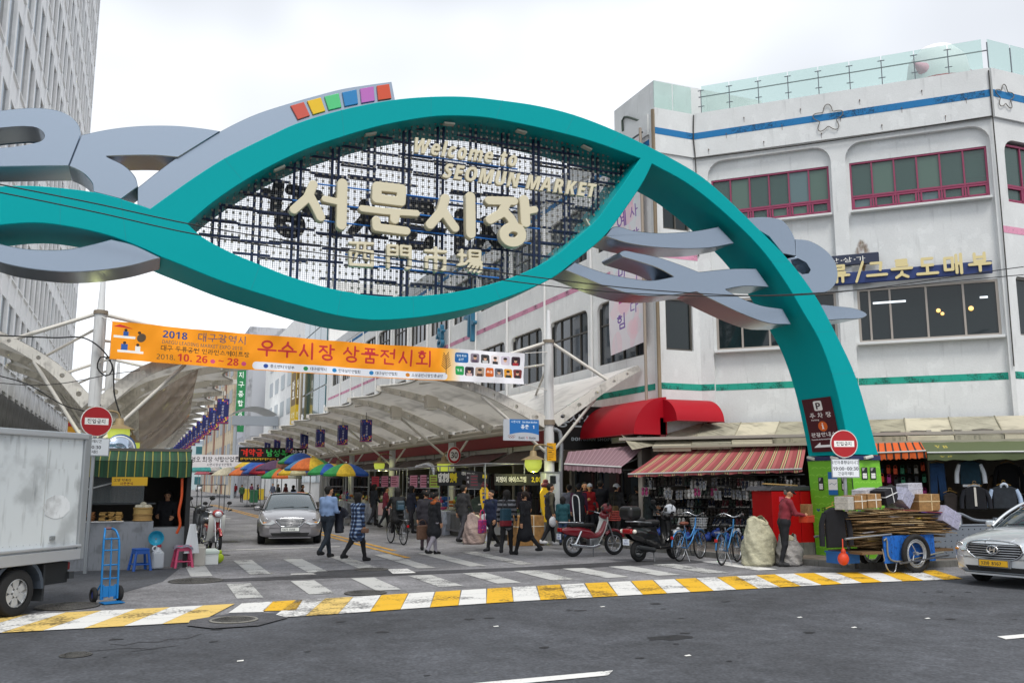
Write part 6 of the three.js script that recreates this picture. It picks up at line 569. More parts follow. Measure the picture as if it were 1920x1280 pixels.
bicycle('light blue step-through bicycle with wire basket and tan saddle', [12.1, 0, -18.5], .52, 0x3a78b0, { basket: true, step: true, saddle: M(0x6b3826, .6) }); bicycle('blue mountain bicycle parked between the step-through bicycle and cream sack', [12.4, 0, -17.35], .62, 0x2c6a9c);
bicycle('black city bicycle ridden by the woman in the long dark coat', [7.2, 0, -26.6], Math.PI / 2 + .1, 0x1a1c1e, { step: true });
// ---------- shop fronts under the corner building
const chF = wallFrame([16.2, -23.8], [22.35, -17.65]), C3 = (s, y, o) => V(s, y, o).applyMatrix4(chF.m), chTurn = -Math.PI / 4;
{ const t = thing('lean_to_roof', 'dirty cream sheet-metal lean-to roof along the shop fronts', 'roof'), m = [M(0xcfc8b0, .75, 0, { map: T.conc }), M(0xd6d0bb, .75, 0, { map: T.grime }), M(0xc4bda8, .75, 0, { map: T.conc })]; const N = 9; for (let i = 0; i < N; i++) { const a = -1.1 + i * 1.15, b = a + 1.13, low = i < 3 ? .05 * (3 - i) : 0; part('roof_panel', buv(mg([quad(C3(a, 3.02 - low, 2.05), C3(b, 3.02 - low, 2.05), C3(b, 3.62, .1), C3(a, 3.62, .1), 4, 4, (u, v) => V(0, .012 * Math.sin(v * 7 + i), 0)), quad(C3(a, 2.86 - low, 2.06), C3(b, 2.86 - low, 2.06), C3(b, 3.02 - low, 2.055), C3(a, 3.02 - low, 2.055))]), 2), M(pick([0xcfc8b0, 0xd6d0bb, 0xc4bda8]), .75, 0, { map: i % 2 ? T.conc : T.grime, side: THREE.DoubleSide }), t); part('roof_seam', rod(C3(b + .01, 3.04 - low, 2.05), C3(b + .01, 3.635, .1), .02, 5), m[0], t); } part('gutter_edge', [beam(C3(-1.1, 2.84, 2.1), C3(9.2, 2.88, 2.1), .07, .07)], M(0x9a9686, .7), t); part('roof_panel', buv(quad([13.2, 2.75, -23.0], C3(-1.1, 2.88, 2.05), C3(-1.1, 3.55, .1), [13.6, 3.3, -24.4], 3, 3), 2), M(0xc9c2ac, .75, 0, { map: T.conc, side: THREE.DoubleSide }), t);
  const tp = []; for (let i = 0; i < 4; i++) { const s = 5.4 + i * .75; const pts = []; for (let k = 0; k < 12; k++) { const a = k * .5236; pts.push([s + .24 * Math.cos(a) * (1 + .3 * Math.sin(a * 3)), .12 * Math.sin(a) * (1 + .3 * Math.cos(a * 2 + i))]); } const g = new THREE.ShapeGeometry(shp(pts)), p = g.attributes.position; for (let k = 0; k < p.count; k++) { const o = 1.62 - p.getY(k), q = C3(p.getX(k), 3.62 - .6 * (o - .1) / 1.95 + .02, o); p.setXYZ(k, q.x, q.y, q.z); } g.computeVertexNormals(); part('tar_patch', g, M(0x57524a, .9, 0, { side: THREE.DoubleSide }), t); } }
{ // shop units: dark rooms with pillars
  const dk = M(0xa09a92, .9), dk2 = M(0x948e86, .9, 0, { map: T.conc }), t = thing('shop_unit', 'dark ground-floor shop rooms behind the awnings of the chamfered corner', 'shop'); const put = (g) => g.applyMatrix4(chF.m); part('back_wall', put(box(13.5, 3.4, .1, 4.6, 1.7, -3.9)), dk, t); part('floor_slab', put(box(13.5, .06, 6.7, 4.6, .15, -.6)), dk2, t); for (const s of [-1.6, 3.3, 4.75, 6.35, 10.8]) part('partition', put(box(.12, 3.2, 5.6, s, 1.6, -1.1)), dk, t); part('ceiling', put(box(13.5, .08, 6, 4.6, 3.1, -1.0)), dk, t); for (const s of [3.38, 6.35, 4.8]) part('pillar', put(box(.2, 2.9, .2, s, 1.45, 2.0)), M(0x6d6a60, .8), t);
  const u = thing('shop_unit', 'row of dark arcade shop rooms under the long canopy', 'shop'); part('back_wall', box(.1, 4.2, 56, 18.3, 2.1, -52), dk, u); part('fascia', box(.3, .5, 56, 14.5, 3.55, -52), M(0x7a1420, .7), u); part('floor_slab', box(4, .05, 56, 15.2, .15, -52), dk2, u); for (let i = 0; i < 10; i++) part('partition', box(3.6, 4.2, .15, 16.5, 2.1, -24.6 - i * 5.6), dk, u); for (let i = 0; i < 9; i++) part('shop_awning', quad([13.3, 2.5, -30 - i * 5.4], [13.3, 2.5, -25.2 - i * 5.4], [14.6, 3.1, -25.2 - i * 5.4], [14.6, 3.1, -30 - i * 5.4], 8, 2), M(pick([0x4a3a34, 0x53473c, 0x5a2c2c]), .8, 0, { side: THREE.DoubleSide, map: T.cloth }), u); part('lower_fascia', box(.2, .9, 1.5, 14.6, 3.3, -24.3), M(0x5a0d18, .6), u); }
const stripes = (cols, n) => canvas(512, 64, (x, w, h) => { const tot = cols.reduce((a, c) => a + c[1], 0) * n; let X = 0; for (let k = 0; k < n; k++) for (const [c, ww] of cols) { x.fillStyle = c; x.fillRect(X, 0, ww / tot * w + 1, h); X += ww / tot * w; } });
function awning(label, a, b, c, d, val, tx, rough = .8, arms = true) { const t = thing('awning', label, 'awning'), m = M(0xffffff, rough, 0, { map: tx, side: THREE.DoubleSide }); part('canopy_cloth', quad(a, b, c, d, 24, 4, (u, v) => V(0, -.03 * Math.sin(v * Math.PI) + .008 * Math.sin(u * 60), 0)), m, t); [a, b, c, d] = [a, b, c, d].map(v3); if (val) part('valance', quad(a.clone().add(V(0, -val, 0)), b.clone().add(V(0, -val, 0)), b, a, 30, 2, (u, v) => V(0, (1 - v) * .02 * Math.sin(u * 70), (1 - v) * .02 * Math.sin(u * 33))), m, t); part('front_bar', rod(a, b, .025, 8), M(0xb9bab8, .4, .5), t); if (arms) for (const k of [.06, .94]) part('arm', rod(a.clone().lerp(b, k), d.clone().lerp(c, k).add(V(0, -.35, 0)), .02, 6), M(0x9b9d9c, .4, .5), t); return t; }
const mar = '#8f4244', gold = '#b8a878', ink = '#2d2422';
awning('long maroon and gold striped awning over the shoe shop', C3(-1.5, 2.04, 3.4), C3(3.2, 2.16, 3.4), C3(3.2, 2.86, 1.75), C3(-.9, 2.74, 1.75), .08, stripes([[mar, 9], [ink, 1], [gold, 2], [mar, 2], [gold, 2], [ink, 1], ['#a45a58', 6]], 13)); awning('orange and black striped awning beside the green plinth of the arch', C3(4.95, 2.56, 3.1), C3(6.2, 2.6, 3.1), C3(6.1, 2.96, 1.85), C3(4.95, 2.96, 1.85), .18, stripes([['#cf5b20', 5], ['#2a2220', 2], ['#cf5b20', 1]], 7));
awning('olive green awning of the clothing shop with faded gold letters', C3(6.22, 2.55, 3.2), C3(12, 2.55, 3.2), C3(12, 2.95, 1.85), C3(6.1, 2.95, 1.85), .19, canvas(512, 64, (x) => { x.fillStyle = '#525c3c'; x.fillRect(0, 0, 512, 64); x.fillStyle = '#b3a246'; x.font = 'bold 16px serif'; x.fillText('Y B', 24, 38); }));
awning('faded purple awning with red striped edge beside the canopy pole', [10.95, 2.32, -22.9], [12.6, 2.24, -22.6], [14.2, 2.95, -23.9], [12.2, 2.75, -25.2], .17, stripes([['#7d6268', 6], ['#8f747c', 3], ['#6a4c52', 1]], 16));
{ const m = MP(0xa50a1e, .5, 0, { side: THREE.DoubleSide, specularIntensity: .5 }), bar = (label, fn, cap) => { const t = thing('barrel_awning', label, 'awning'); part('shell', sheet((u, v) => fn(u, v * Math.PI / 2), 10, 14), m, t); for (const k of [0, 1]) { const pos = []; for (let i = 0; i < 14; i++) { const a = fn(k, i / 14 * Math.PI / 2), b = fn(k, (i + 1) / 14 * Math.PI / 2); pos.push(...cap(k), ...a, ...b); } const g = new THREE.BufferGeometry(); g.setAttribute('position', new THREE.Float32BufferAttribute(pos, 3)); g.computeVertexNormals(); part('end_cap', g, m, t); } part('rim', tube([fn(0, 0), fn(1, 0)], .02, 6), M(0x6d0814, .5), t); };
  bar('large crimson barrel awning covering the black shop sign', (u, a) => [14.74 - 1.16 * Math.cos(a), 3.24 + 1.15 * Math.sin(a), -23.55 - 4.2 * u], (k) => [14.74, 3.24, -23.55 - 4.2 * k]); bar('small crimson barrel awning beside the shoe shop roof', (u, a) => [14.62 + 1.68 * u, 3.62 + .72 * Math.sin(a), -23.75 + .95 * Math.cos(a)], (k) => [14.62 + 1.68 * k, 3.62, -23.75]); }
// shoes: hung in bunches and set out on racks
{ const sole = M(0xc9c6be, .7), mk = (c, c2) => { const g = thing('shoe_pair', 'pair of shoes', 'shoes'); for (const s of [-1, 1]) { const k = new THREE.Group(); k.name = 'shoe'; g.add(k); k.position.x = s * .055; part('upper', [ball(.05, 0, .05, .06, .9, .8, 1.5, 10), ball(.045, 0, .075, -.05, .95, 1.25, 1.1, 10)], M(c, .7), k); part('sole', rbox(.085, .022, .27, .01, 0, .012, .01), c2, k); } return g; };
  const cols = [[0x17181b, sole], [0x2a2420, M(0x201c1a, .8)], [0x8c9096, sole], [0x1d2436, sole], [0xd6d4d0, sole], [0x5a2a2e, sole], [0xb0487a, sole], [0x3c4a42, M(0x24242a, .8)]], protos = cols.map(([c, d]) => mk(c, d)), used = protos.map(() => false), nm = ['black', 'dark brown', 'grey', 'navy', 'white', 'maroon', 'pink', 'dark green'];
  const add = (k, s, y, o, hang) => { const q = C3(s, y, o), lab = hang ? `${nm[k]} shoe pair hanging on display under the maroon striped awning` : `${nm[k]} shoe pair set on the racks of the shoe shop`, gr = `${nm[k]} shoes ${hang ? 'hanging' : 'racked'} at the shoe shop`; let p = protos[k]; if (used[k]) p = copy(p); used[k] = true; tag(p, lab, 'shoes', gr); p.position.copy(q); p.rotation.set(hang ? 1.25 : .5, chTurn + rnd(-.3, .3), 0, 'YXZ'); };
  for (let i = 0; i < 46; i++) add(pick([0, 0, 1, 2, 2, 3, 4, 4, 5, 6, 7]), -1.2 + (i % 23) * .19 + rnd(-.05, .05), 1.78 + Math.floor(i / 23) * -.26 + rnd(-.07, .08), 2.55 + rnd(-.3, .25), true);
  for (let r = 0; r < 5; r++) for (let i = 0; i < 22; i++) add(pick([0, 0, 0, 1, 1, 3, 2, 5, 4, 7]), -1.1 + i * .2 + rnd(-.03, .03), .42 + r * .25, 2.35 - r * .24, false);
  const t = thing('shoe_rack', 'stepped steel shoe racks filling the shop beneath the maroon striped awning', 'rack'); for (let r = 0; r < 5; r++) part('shelf', box(4.6, .02, .26, 1.0, .4 + r * .25, 2.35 - r * .24, .5).applyMatrix4(chF.m), M(0x4a4c4e, .6, .3), t); for (const s of [-1.3, 1, 3.2]) part('upright', rod(C3(s, .15, 2.4), C3(s, 1.7, 1.2), .02, 6), dsteel, t); part('hanging_rail', rod(C3(-1.3, 2.0, 2.7), C3(3.2, 2.02, 2.7), .015, 6), dsteel, t); part('hanging_rail', rod(C3(-1.3, 1.72, 2.5), C3(3.2, 1.72, 2.5), .015, 6), dsteel, t);
  for (let i = 0; i < 16; i++) { const q = C3(-1.1 + i * .27, .3 + (i % 2) * .12, 2.75 + rnd(-.1, .2)), c = pick([0x24408a, 0x8c1820, 0xd6d8da, 0xcfd2d6, 0x2a4a9c]); const s = tag(part('goods_sack', [ball(.13, 0, 0, 0, 1.1, .8, 1, 10), ball(.06, .05, .1, .02, 1, 1, 1, 8)], M(c, .6)), (c === 0x24408a || c === 0x2a4a9c ? 'blue' : c === 0x8c1820 ? 'red' : 'white') + ' wrapped bundle on the ground before the shoe racks', 'bundle', (c === 0x24408a || c === 0x2a4a9c ? 'blue' : c === 0x8c1820 ? 'red' : 'white') + ' bundles before the shoe racks'); s.position.copy(q); } }
// clothes
function garment(label, s, y, o, c, g = {}) { const t = thing('hanging_garment', label, 'clothing', C3(s, y, o), chTurn + (g.turn ?? 0)), w = g.w ?? .24, h = g.h ?? .62, m = M(c, .9, 0, { map: T.cloth }); const torso = g.pants ? [[-.17, 0], [.17, 0], [.2, -h], [.03, -h], [0, -.3], [-.03, -h], [-.2, -h]] : [[-.08, .0], [.08, 0], [w, -.07], [w * .95, -.25], [w * .98, -h], [-w * .98, -h], [-w * .95, -.25], [-w, -.07]]; part(g.pants ? 'trousers' : 'torso', ext(shp(torso), .07, .03, 2).translate(0, 0, -.05), m, t); if (g.sleeve !== undefined) for (const k of [-1, 1]) part('sleeve', tube([[k * w * .95, -.1, 0], [k * (w + .06), -.3, 0], [k * (w + .08), -h * .95, .01]], .055, 10, 8), M(g.sleeve, .9), t); if (g.collar !== undefined) part('collar', [torus(.07, .03, 0, -.03, .03, .5, 0, 0, 16, 6).scale(1, 1.2, 1)], M(g.collar, .9), t); if (g.hem !== undefined) part('shirt_tail', box(w * 1.6, .06, .08, 0, -h - .03, 0), M(g.hem, .9), t); if (g.front !== undefined) part('button_strip', box(.05, h * .8, .02, 0, -h * .45, .06), M(g.front, .9), t); part('hanger', [torus(.035, .006, 0, .09, 0, 0, 0, 0, 14, 5, 4.5), rod([-.16, 0, 0], [0, .06, 0], .008, 5), rod([.16, 0, 0], [0, .06, 0], .008, 5)], M(0xa8803c, .6), t); return t; }
garment('dark teal knit vest over white shirt hanging under the olive awning', 7.2, 2.36, 2.6, 0x123646, { sleeve: 0xd2d6dc, hem: 0xd8dade, h: .6 }); garment('navy jacket with white button strip on an orange hanger', 7.25, 1.72, 2.9, 0x14161f, { sleeve: 0x14161f, front: 0xc8c4bc, h: .58 }); garment('charcoal knit vest over pale blue shirt', 7.9, 1.74, 2.85, 0x31373f, { sleeve: 0xa9bcd6, collar: 0xcdd6e4, h: .58, w: .27 }); garment('dark red knit vest over white shirt under the olive awning', 9.3, 2.36, 2.4, 0x4c0f14, { hem: 0xdcdcdc, h: .6, w: .28, sleeve: 0x4c0f14 }); garment('blue denim trousers hanging at the shop corner', 6.45, 2.3, 2.5, 0x1f4470, { pants: 1, h: .95 }); garment('khaki trousers hanging in the clothing shop', 8.65, 2.26, 2.3, 0x54452f, { pants: 1, h: .9 }); garment('brown pleated skirt hanging below the denim trousers', 6.7, 1.55, 2.7, 0x3a3230, { w: .16, h: .75 }); garment('black coat hanging deep in the clothing shop', 8.15, 2.3, 1.6, 0x101216, { h: .8, sleeve: 0x101216 }); garment('black trousers bunch at the back of the clothing shop', 8.5, 1.5, 1.6, 0x17171a, { pants: 1, h: .8 });
for (let i = 0; i < 10; i++) { const c = [0x243a5a, 0x6a2430, 0x2a2c30, 0x5a4a3a, 0x1f2a4a, 0x8c8a84, 0x20242a, 0x7a1c24, 0x30343c, 0x4a3a5a][i]; garment(['blue', 'wine', 'black', 'tan', 'navy', 'grey', 'charcoal', 'scarlet', 'slate', 'violet'][i] + ' jacket packed on the inner rail of the clothing shop', 5.0 + (i < 3 ? i * .38 : 2.0 + i * .33), 2.05, 1.1, c, { sleeve: c, h: .7, turn: .5 }); }
{ const t = thing('wire_display_rack', 'white wire display rack with small colourful goods beside the clothing shop', 'rack', C3(9.1, .12, 3.6), chTurn); const g = []; for (let i = 0; i < 8; i++) g.push(rod([-.5 + i * .14, .7, 0], [-.5 + i * .14, 1.25, 0], .006, 4), rod([-.5, .72 + i * .075, 0], [.5, .72 + i * .075, 0], .006, 4)); tag(part('wire_grid', g, white, t), null, null, null, 'stuff'); for (const s of [-.5, .5]) part('post', rod([s, 0, 0], [s, 1.3, 0], .015, 6), white, t); for (let i = 0; i < 12; i++) part('small_item', rbox(.1, .08, .05, .02, -.4 + (i % 6) * .16, .85 + Math.floor(i / 6) * .22, .04), M(pick([0x3a6aa8, 0x8a3aa0, 0xb03040, 0x2a9aa8, 0xd8d4c8]), .6), t); const f = tag(part('round_fan', [torus(.17, .012, 0, 0, 0), cyl(.17, .17, .01, 0, 0, 0, Math.PI / 2)], M(0x2a90b8, .5)), 'turquoise round plastic sieve on the wire rack', 'sieve'); f.position.copy(C3(9.0, 1.05, 3.75)); f.rotation.y = chTurn; for (let i = 0; i < 9; i++) { const q = tag(part('knit_hat', ball(.11, 0, 0, 0, 1, .7, 1, 10), M([0x2c2e34, 0x5a1f8a, 0x20242c, 0x8a8c92, 0x3a2a44, 0xb83a50, 0x1e3a5a, 0x6a5a48, 0x24262a][i], .9)), ['black', 'violet', 'dark', 'grey', 'plum', 'rose', 'navy', 'tan', 'charcoal'][i] + ' knit hat on the display table behind the barrier', 'hat'); q.position.copy(C3(8.3 + (i % 5) * .2, 1.15 + Math.floor(i / 5) * .12, 3.3)); } const dt = thing('display_table', 'low display table of hats behind the grey barrier', 'table', C3(8.7, .12, 3.25), chTurn); part('top', box(1.3, .05, .6, 0, .92, 0), M(0x5b5148, .8), dt); for (const [a, b] of [[-.6, .25], [.6, .25], [-.6, -.25], [.6, -.25]]) part('leg', rod([a, 0, b], [a, .9, b], .02, 6), dsteel, dt); }
// small goods in the accessory stall under the orange awning
for (let i = 0; i < 40; i++) { const c = pick([0x15171a, 0x2a3a5a, 0xc23a8c, 0xd04a20, 0x1d6a4a, 0xb9b9b4, 0x1a1a1e, 0x30343a]), n = { [0x15171a]: 'black', [0x2a3a5a]: 'blue', [0xc23a8c]: 'pink', [0xd04a20]: 'orange', [0x1d6a4a]: 'green', [0xb9b9b4]: 'white', [0x1a1a1e]: 'black', [0x30343a]: 'grey' }[c]; const q = tag(part('accessory', [rbox(.1, .16, .05, .02, 0, 0, 0), torus(.04, .006, 0, .11, 0, 0, 0, 0, 12, 4)], M(c, .6)), n + ' small bag hung on the wall of the accessory stall', 'bag', n + ' bags of the accessory stall'); q.position.copy(C3(4.95 + (i % 8) * .17, 2.15 - Math.floor(i / 8) * .3 + rnd(-.05, .05), 1.9 + rnd(-.3, .5))); q.rotation.y = chTurn; }
// red cabinet, sacks, barrier
{ const t = thing('red_cabinet', 'large red steel utility cabinet with dark sloping lid on concrete base', 'cabinet', [14.55, 0, -17.75], .0), rm = MP(0xa0040c, .5, 0, { specularIntensity: .4 }); part('plinth', buv(box(1.7, .3, .8, 0, .26, -.1), 1), kerbM, t); part('door', rbox(.82, 1.2, .05, .015, -.41, 1.0, .27), rm, t); part('door', rbox(.82, 1.2, .05, .015, .42, 1.0, .27), rm, t); part('case', box(1.64, 1.22, .7, 0, 1.0, -.1), rm, t); part('lid', ext(shp([[-.9, 0], [.9, 0], [.84, .1], [-.8, .1]]), .9, .01).translate(0, 1.62, -.6), M(0x3a3a3e, .6), t); part('handle', rbox(.03, .14, .04, .01, .04, 1.05, .31), dsteel, t); for (const x of [-.55, .62]) part('sticker', box(.13, .12, .004, x, 1.42, .298), M(0xb43a58, .6), t); const w = tag(part('wooden_slat', box(1.1, .03, .09, 0, 0, 0), M(0xa98a58, .8)), 'loose wooden slat lying on the red cabinet lid', 'slat'); w.position.set(14.1, 1.76, -17.6); w.rotation.set(0, .15, -.04); }
function sack(label, pos, h, r, col, turn, seedN) { const pts = [], N = 26, Mv = 20, g = sheet((u, v) => { const a = u * 6.2832, y = v * h, lump = 1 + .09 * Math.sin(a * 3 + v * 5 + seedN) + .05 * Math.sin(a * 7 + v * 13) + .028 * (fbm(u, v, 10, 4, seedN) - .5) * 4 + .02 * Math.abs(Math.sin(a * 9 + v * 21 + 3 * Math.sin(v * 7))), rad = r * (v < .06 ? .86 + v * 2.3 : 1.0 - .38 * smooth(.45, 1, v)) * lump * (v > .97 ? .8 : 1); return [rad * Math.cos(a) * 1.1, y + (v > .9 ? .08 * Math.sin(a * 2 + seedN) : 0), -rad * Math.sin(a) * .85]; }, N * 4, Mv * 3); const t = thing('woven_sack', label, 'sack', pos, turn); part('bag', g, M(col, .55, 0, { map: T.cloth, side: THREE.DoubleSide, bumpMap: T.grain, bumpScale: .01 }), t); part('filling', ball(r * .6, 0, h * .9, 0, 1, .5, .8), M(0xbdb69a, .8), t); return t; }
sack('tall bulging cream woven sack beside the blue bicycle', [12.75, 0, -16.75], 1.0, .38, 0xd4d0b2, .3, 1); sack('low grey-white net sack behind the man in the maroon sweater', [13.4, 0, -16.55], .62, .34, 0xc2bebb, 1, 4);
{ const t = thing('crowd_barrier', 'grey perforated steel barrier with wavy rail and round emblem', 'barrier', [0, .12, -15.42]), m = M(0x7b828b, .5, .4), x0 = 16.1, x1 = 18.45, holes = []; for (let r = 0; r < 5; r++) for (let c = 0; c < 12; c++) { const l = []; for (let k = 0; k < 8; k++) l.push([x0 + .18 + c * .185 + .018 * Math.cos(k * .785), .13 + r * .125 + .018 * Math.sin(k * .785)]); holes.push(l); } part('panel', ext(shp(rect(x0, .02, x1, .72), holes), .03).translate(0, 0, -.015), m, t); part('top_rail', tube([[x0, .74, 0], [x0 + .5, .8, 0], [x0 + .95, .96, 0], [x0 + 1.25, .98, 0], [x0 + 1.7, .84, 0], [x1, .8, 0]], .035, 40, 8), m, t); part('mid_rail', rod([x0, .72, 0], [x1, .72, 0], .03, 8), m, t); for (const x of [x0, x1, x1 + .12]) part('post', rbox(.07, .92, .07, .01, x, .42, 0), m, t); const f = canvas(128, 128, (x) => { x.fillStyle = '#cfd3d0'; x.fillRect(0, 0, 128, 128); write(x, '서문시장', 16, 48, 26, { fill: '#333', w: .09, gap: 0 }); }); part('emblem_rim', torus(.15, .02, x0 + 1.1, .82, .03, 0, 0, 0, 28, 8), m, t); const d = part('emblem', new THREE.CircleGeometry(.145, 28), M(0xffffff, .5, 0, { map: f }), t); d.position.set(x0 + 1.1, .82, .035); const t2 = copy(t, [2.55, .12, -15.42], 0, 'second grey perforated barrier panel behind the silver taxi'); }
// cardboard cart
{ const cx = 14.55, cz = -14.55, t = thing('handcart', 'blue wooden two-wheeled handcart loaded high with flattened cardboard', 'handcart', [cx, 0, cz], .06), bl = M(0x1560b8, .6, 0, { map: T.worn }); for (let i = 0; i < 5; i++) part('side_board', rbox(.285, .54, .035, .008, -.57 + i * .29, .48, .3 + .0 * i, 0, 0, .02), bl, t); part('bed', box(2.6, .05, .9, 0, .42, -.15), M(0x6a5236, .8), t); for (const z of [.42, -.72]) { const w = wheelSpoked(t, 'wheel', [.05, .39, z], .39, .055, 3, 0, M(0xb4b8bc, .4, .6)); part('wheel_disc', torus(.23, .02, .05, .39, z, 0, 0, 0, 28, 6), M(0xb4b8bc, .4, .6), t); } part('axle_bar', beam([-.5, .22, .5], [.9, .33, .5], .04, .03), steel, t); part('shaft', rod([-1.75, .72, .32], [-.5, .78, .32], .022, 8), steel, t); part('shaft', rod([-1.75, .72, -.5], [-.5, .78, -.5], .022, 8), steel, t); part('prop_leg', tube([[-.75, .5, .3], [-.62, .08, .3], [-.45, .04, .3], [-.35, .3, .3]], .016), steel, t); part('side_frame', tube([[-.74, .66, .34], [-.66, .7, .34], [-.6, .3, .34], [.95, .38, .34]], .018), M(0x8a8a80, .5, .4), t);
  const cb = [0xb8966a, 0xa58459, 0xc4a67a, 0x94744c, 0xcdb48a, 0xbb9a6c], cm = cb.map((c) => M(c, .85, 0, { map: T.cloth })), special = [M(0xc9c8d0, .7), M(0x7a2430, .7), M(0x3a6a3c, .7), M(0x5a3a80, .7), M(0xb8a038, .7)], geos = [[.95, .014, .6], [.75, .018, .55], [1.1, .012, .58], [.62, .022, .5]].map(([w, h, d]) => box(w, h, d, 0, 0, 0));
  for (let i = 0; i < 270; i++) { const L = i / 270, s = i % 17 === 5, g = tag(part('flattened_carton', geos[i % 4], s ? pick(special) : pick(cm)), s ? 'coloured printed board pressed between the flattened cartons' : 'flattened brown carton in the heap on the handcart', 'carton', s ? 'coloured boards on the handcart' : 'flattened cartons on the handcart'), y = .5 + L * .74, sp = .65 + .35 * Math.sin(L * 2.6); g.position.set(cx + rnd(-1.0, 1.0) * sp, y + rnd(-.02, .02), y < .78 ? cz - .3 + rnd(-.16, .12) : cz - .12 + rnd(-.2, .2)); if (y < .78 && g.position.x > cx - .9) g.position.z = Math.min(g.position.z, cz - .08); g.rotation.set(rnd(-.035, .05), rnd(-.16, .16), rnd(-.05, .05) + (g.position.x - cx) * -.05); }
  const carton = (label, p, w, h, d, c, r, tape) => { const b = thing('cardboard_box', label, 'box', p); b.rotation.set(...r); part('carton', rbox(w, h, d, .008, 0, 0, 0), M(c, .85, 0, { map: T.cloth }), b); part('tape', [box(w + .006, .02, d + .006, 0, .02, 0), box(.02, h + .006, d + .006, w * .1, 0, 0)], M(tape, .5), b); };
  carton('brown taped carton atop the cardboard heap beside its twin', [13.35, 1.42, -14.4], .34, .26, .34, 0xa67c4a, [0, .1, .02], 0xd6d0c4); carton('second brown taped carton next to the white printed box', [13.72, 1.44, -14.4], .36, .28, .34, 0xa87f4e, [0, .05, .03], 0xd8d2c6); carton('white printed carton at the handle end of the heap', [13.05, 1.4, -14.35], .22, .26, .3, 0xc8c4bc, [0, .3, 0], 0xb4b0a8); carton('black carton bound with white string', [14.2, 1.54, -14.45], .42, .3, .34, 0x1c1a22, [0, .2, .25], 0xd8d8d8); carton('pale lilac carton tipped on its corner', [14.62, 1.5, -14.4], .34, .3, .3, 0xb9bad0, [.1, .2, -.6], 0xa9aac0); carton('white carton on top of the heap', [15.05, 1.66, -14.6], .44, .26, .3, 0xc9c8d2, [0, .1, .05], 0xb8b8c4); carton('long brown carton with pale tape at the heap end', [15.3, 1.4, -14.5], .55, .34, .36, 0xa9814f, [0, -.05, 0], 0xc9b48c); carton('pale lilac carton leaning off the end of the handcart', [15.75, 1.08, -14.35], .52, .34, .3, 0xbfbdd6, [0, .1, -.42], 0xacaac4); carton('white flat box behind the black carton', [13.95, 1.58, -14.75], .5, .2, .3, 0xcac9cf, [0, .4, .1], 0xb8b8c0);
  const j = garment('black jacket hung over the handcart shaft', 0, 0, 0, 0x15171f, { sleeve: 0x15171f, h: .78, w: .2 }); j.position.set(12.92, 1.3, -14.5); j.rotation.set(.12, -.5, .1); const ob = tag(part('orange_bag', [ball(.12, 0, .12, 0, 1, 1.05, .8), ball(.06, .01, .25, 0, .8, 1.3, .8), rod([0, .3, 0], [.05, .5, -.05], .012, 6)], M(0xc93c14, .5)), 'orange plastic bag hanging from the handcart shaft', 'bag'); ob.position.set(12.95, .2, -14.35); const bt = tag(part('blue_crate', [box(.5, .22, .4, 0, .11, 0), box(.54, .03, .44, 0, .22, 0)], M(0x1d5ca0, .6)), 'blue plastic crate under the handcart shafts', 'crate'); bt.position.set(13.3, .2, -14.75); }
{ // packed clothes rails inside the arcade shops
  const cols = [0x16171b, 0x20242c, 0x2a2024, 0x1a2230, 0x34302c, 0x3a1c22, 0x24262a], gg = [0, 1, 2].map((k) => ext(shp([[-.05, 0], [.05, 0], [.23, -.08], [.25, -.3], [.22, -.72 - k * .1], [-.22, -.72 - k * .1], [-.25, -.3], [-.23, -.08]]), .05, .02));
  const rail = thing('clothes_rail', 'clothes rail packed with dark jackets inside an arcade shop', 'clothes rail', [14.35, .15, -27.2], 0, 'clothes rails of the arcade shops'); part('rail', rod([0, 2.05, -1.9], [0, 2.05, 1.9], .02, 6), dsteel, rail); part('rail', rod([.1, 1.1, -1.9], [.1, 1.1, 1.9], .02, 6), dsteel, rail); for (const z of [-1.9, 1.9]) part('upright', rod([0, 0, z], [0, 2.05, z], .025, 6), dsteel, rail); for (let i = 0; i < 26; i++) { const m = part('jacket', gg[i % 3], M(cols[(i * 5) % 7], .9), rail); m.position.set(i % 2 ? .1 : 0, i % 2 ? 1.08 : 2.03, -1.75 + Math.floor(i / 2) * .29); m.rotation.y = Math.PI / 2 + ((i * 7) % 5 - 2) * .22; }
  for (let k = 1; k < 9; k++) copy(rail, [14.35, .15, -27.2 - k * 5.6]); const r2 = copy(rail, [14.1, .15, -25.0], .5, 'clothes rail of dark jackets below the crimson barrel awning'); r2.userData = { label: r2.userData.label, category: 'clothes rail' }; r2.scale.set(1, 1, .55); }
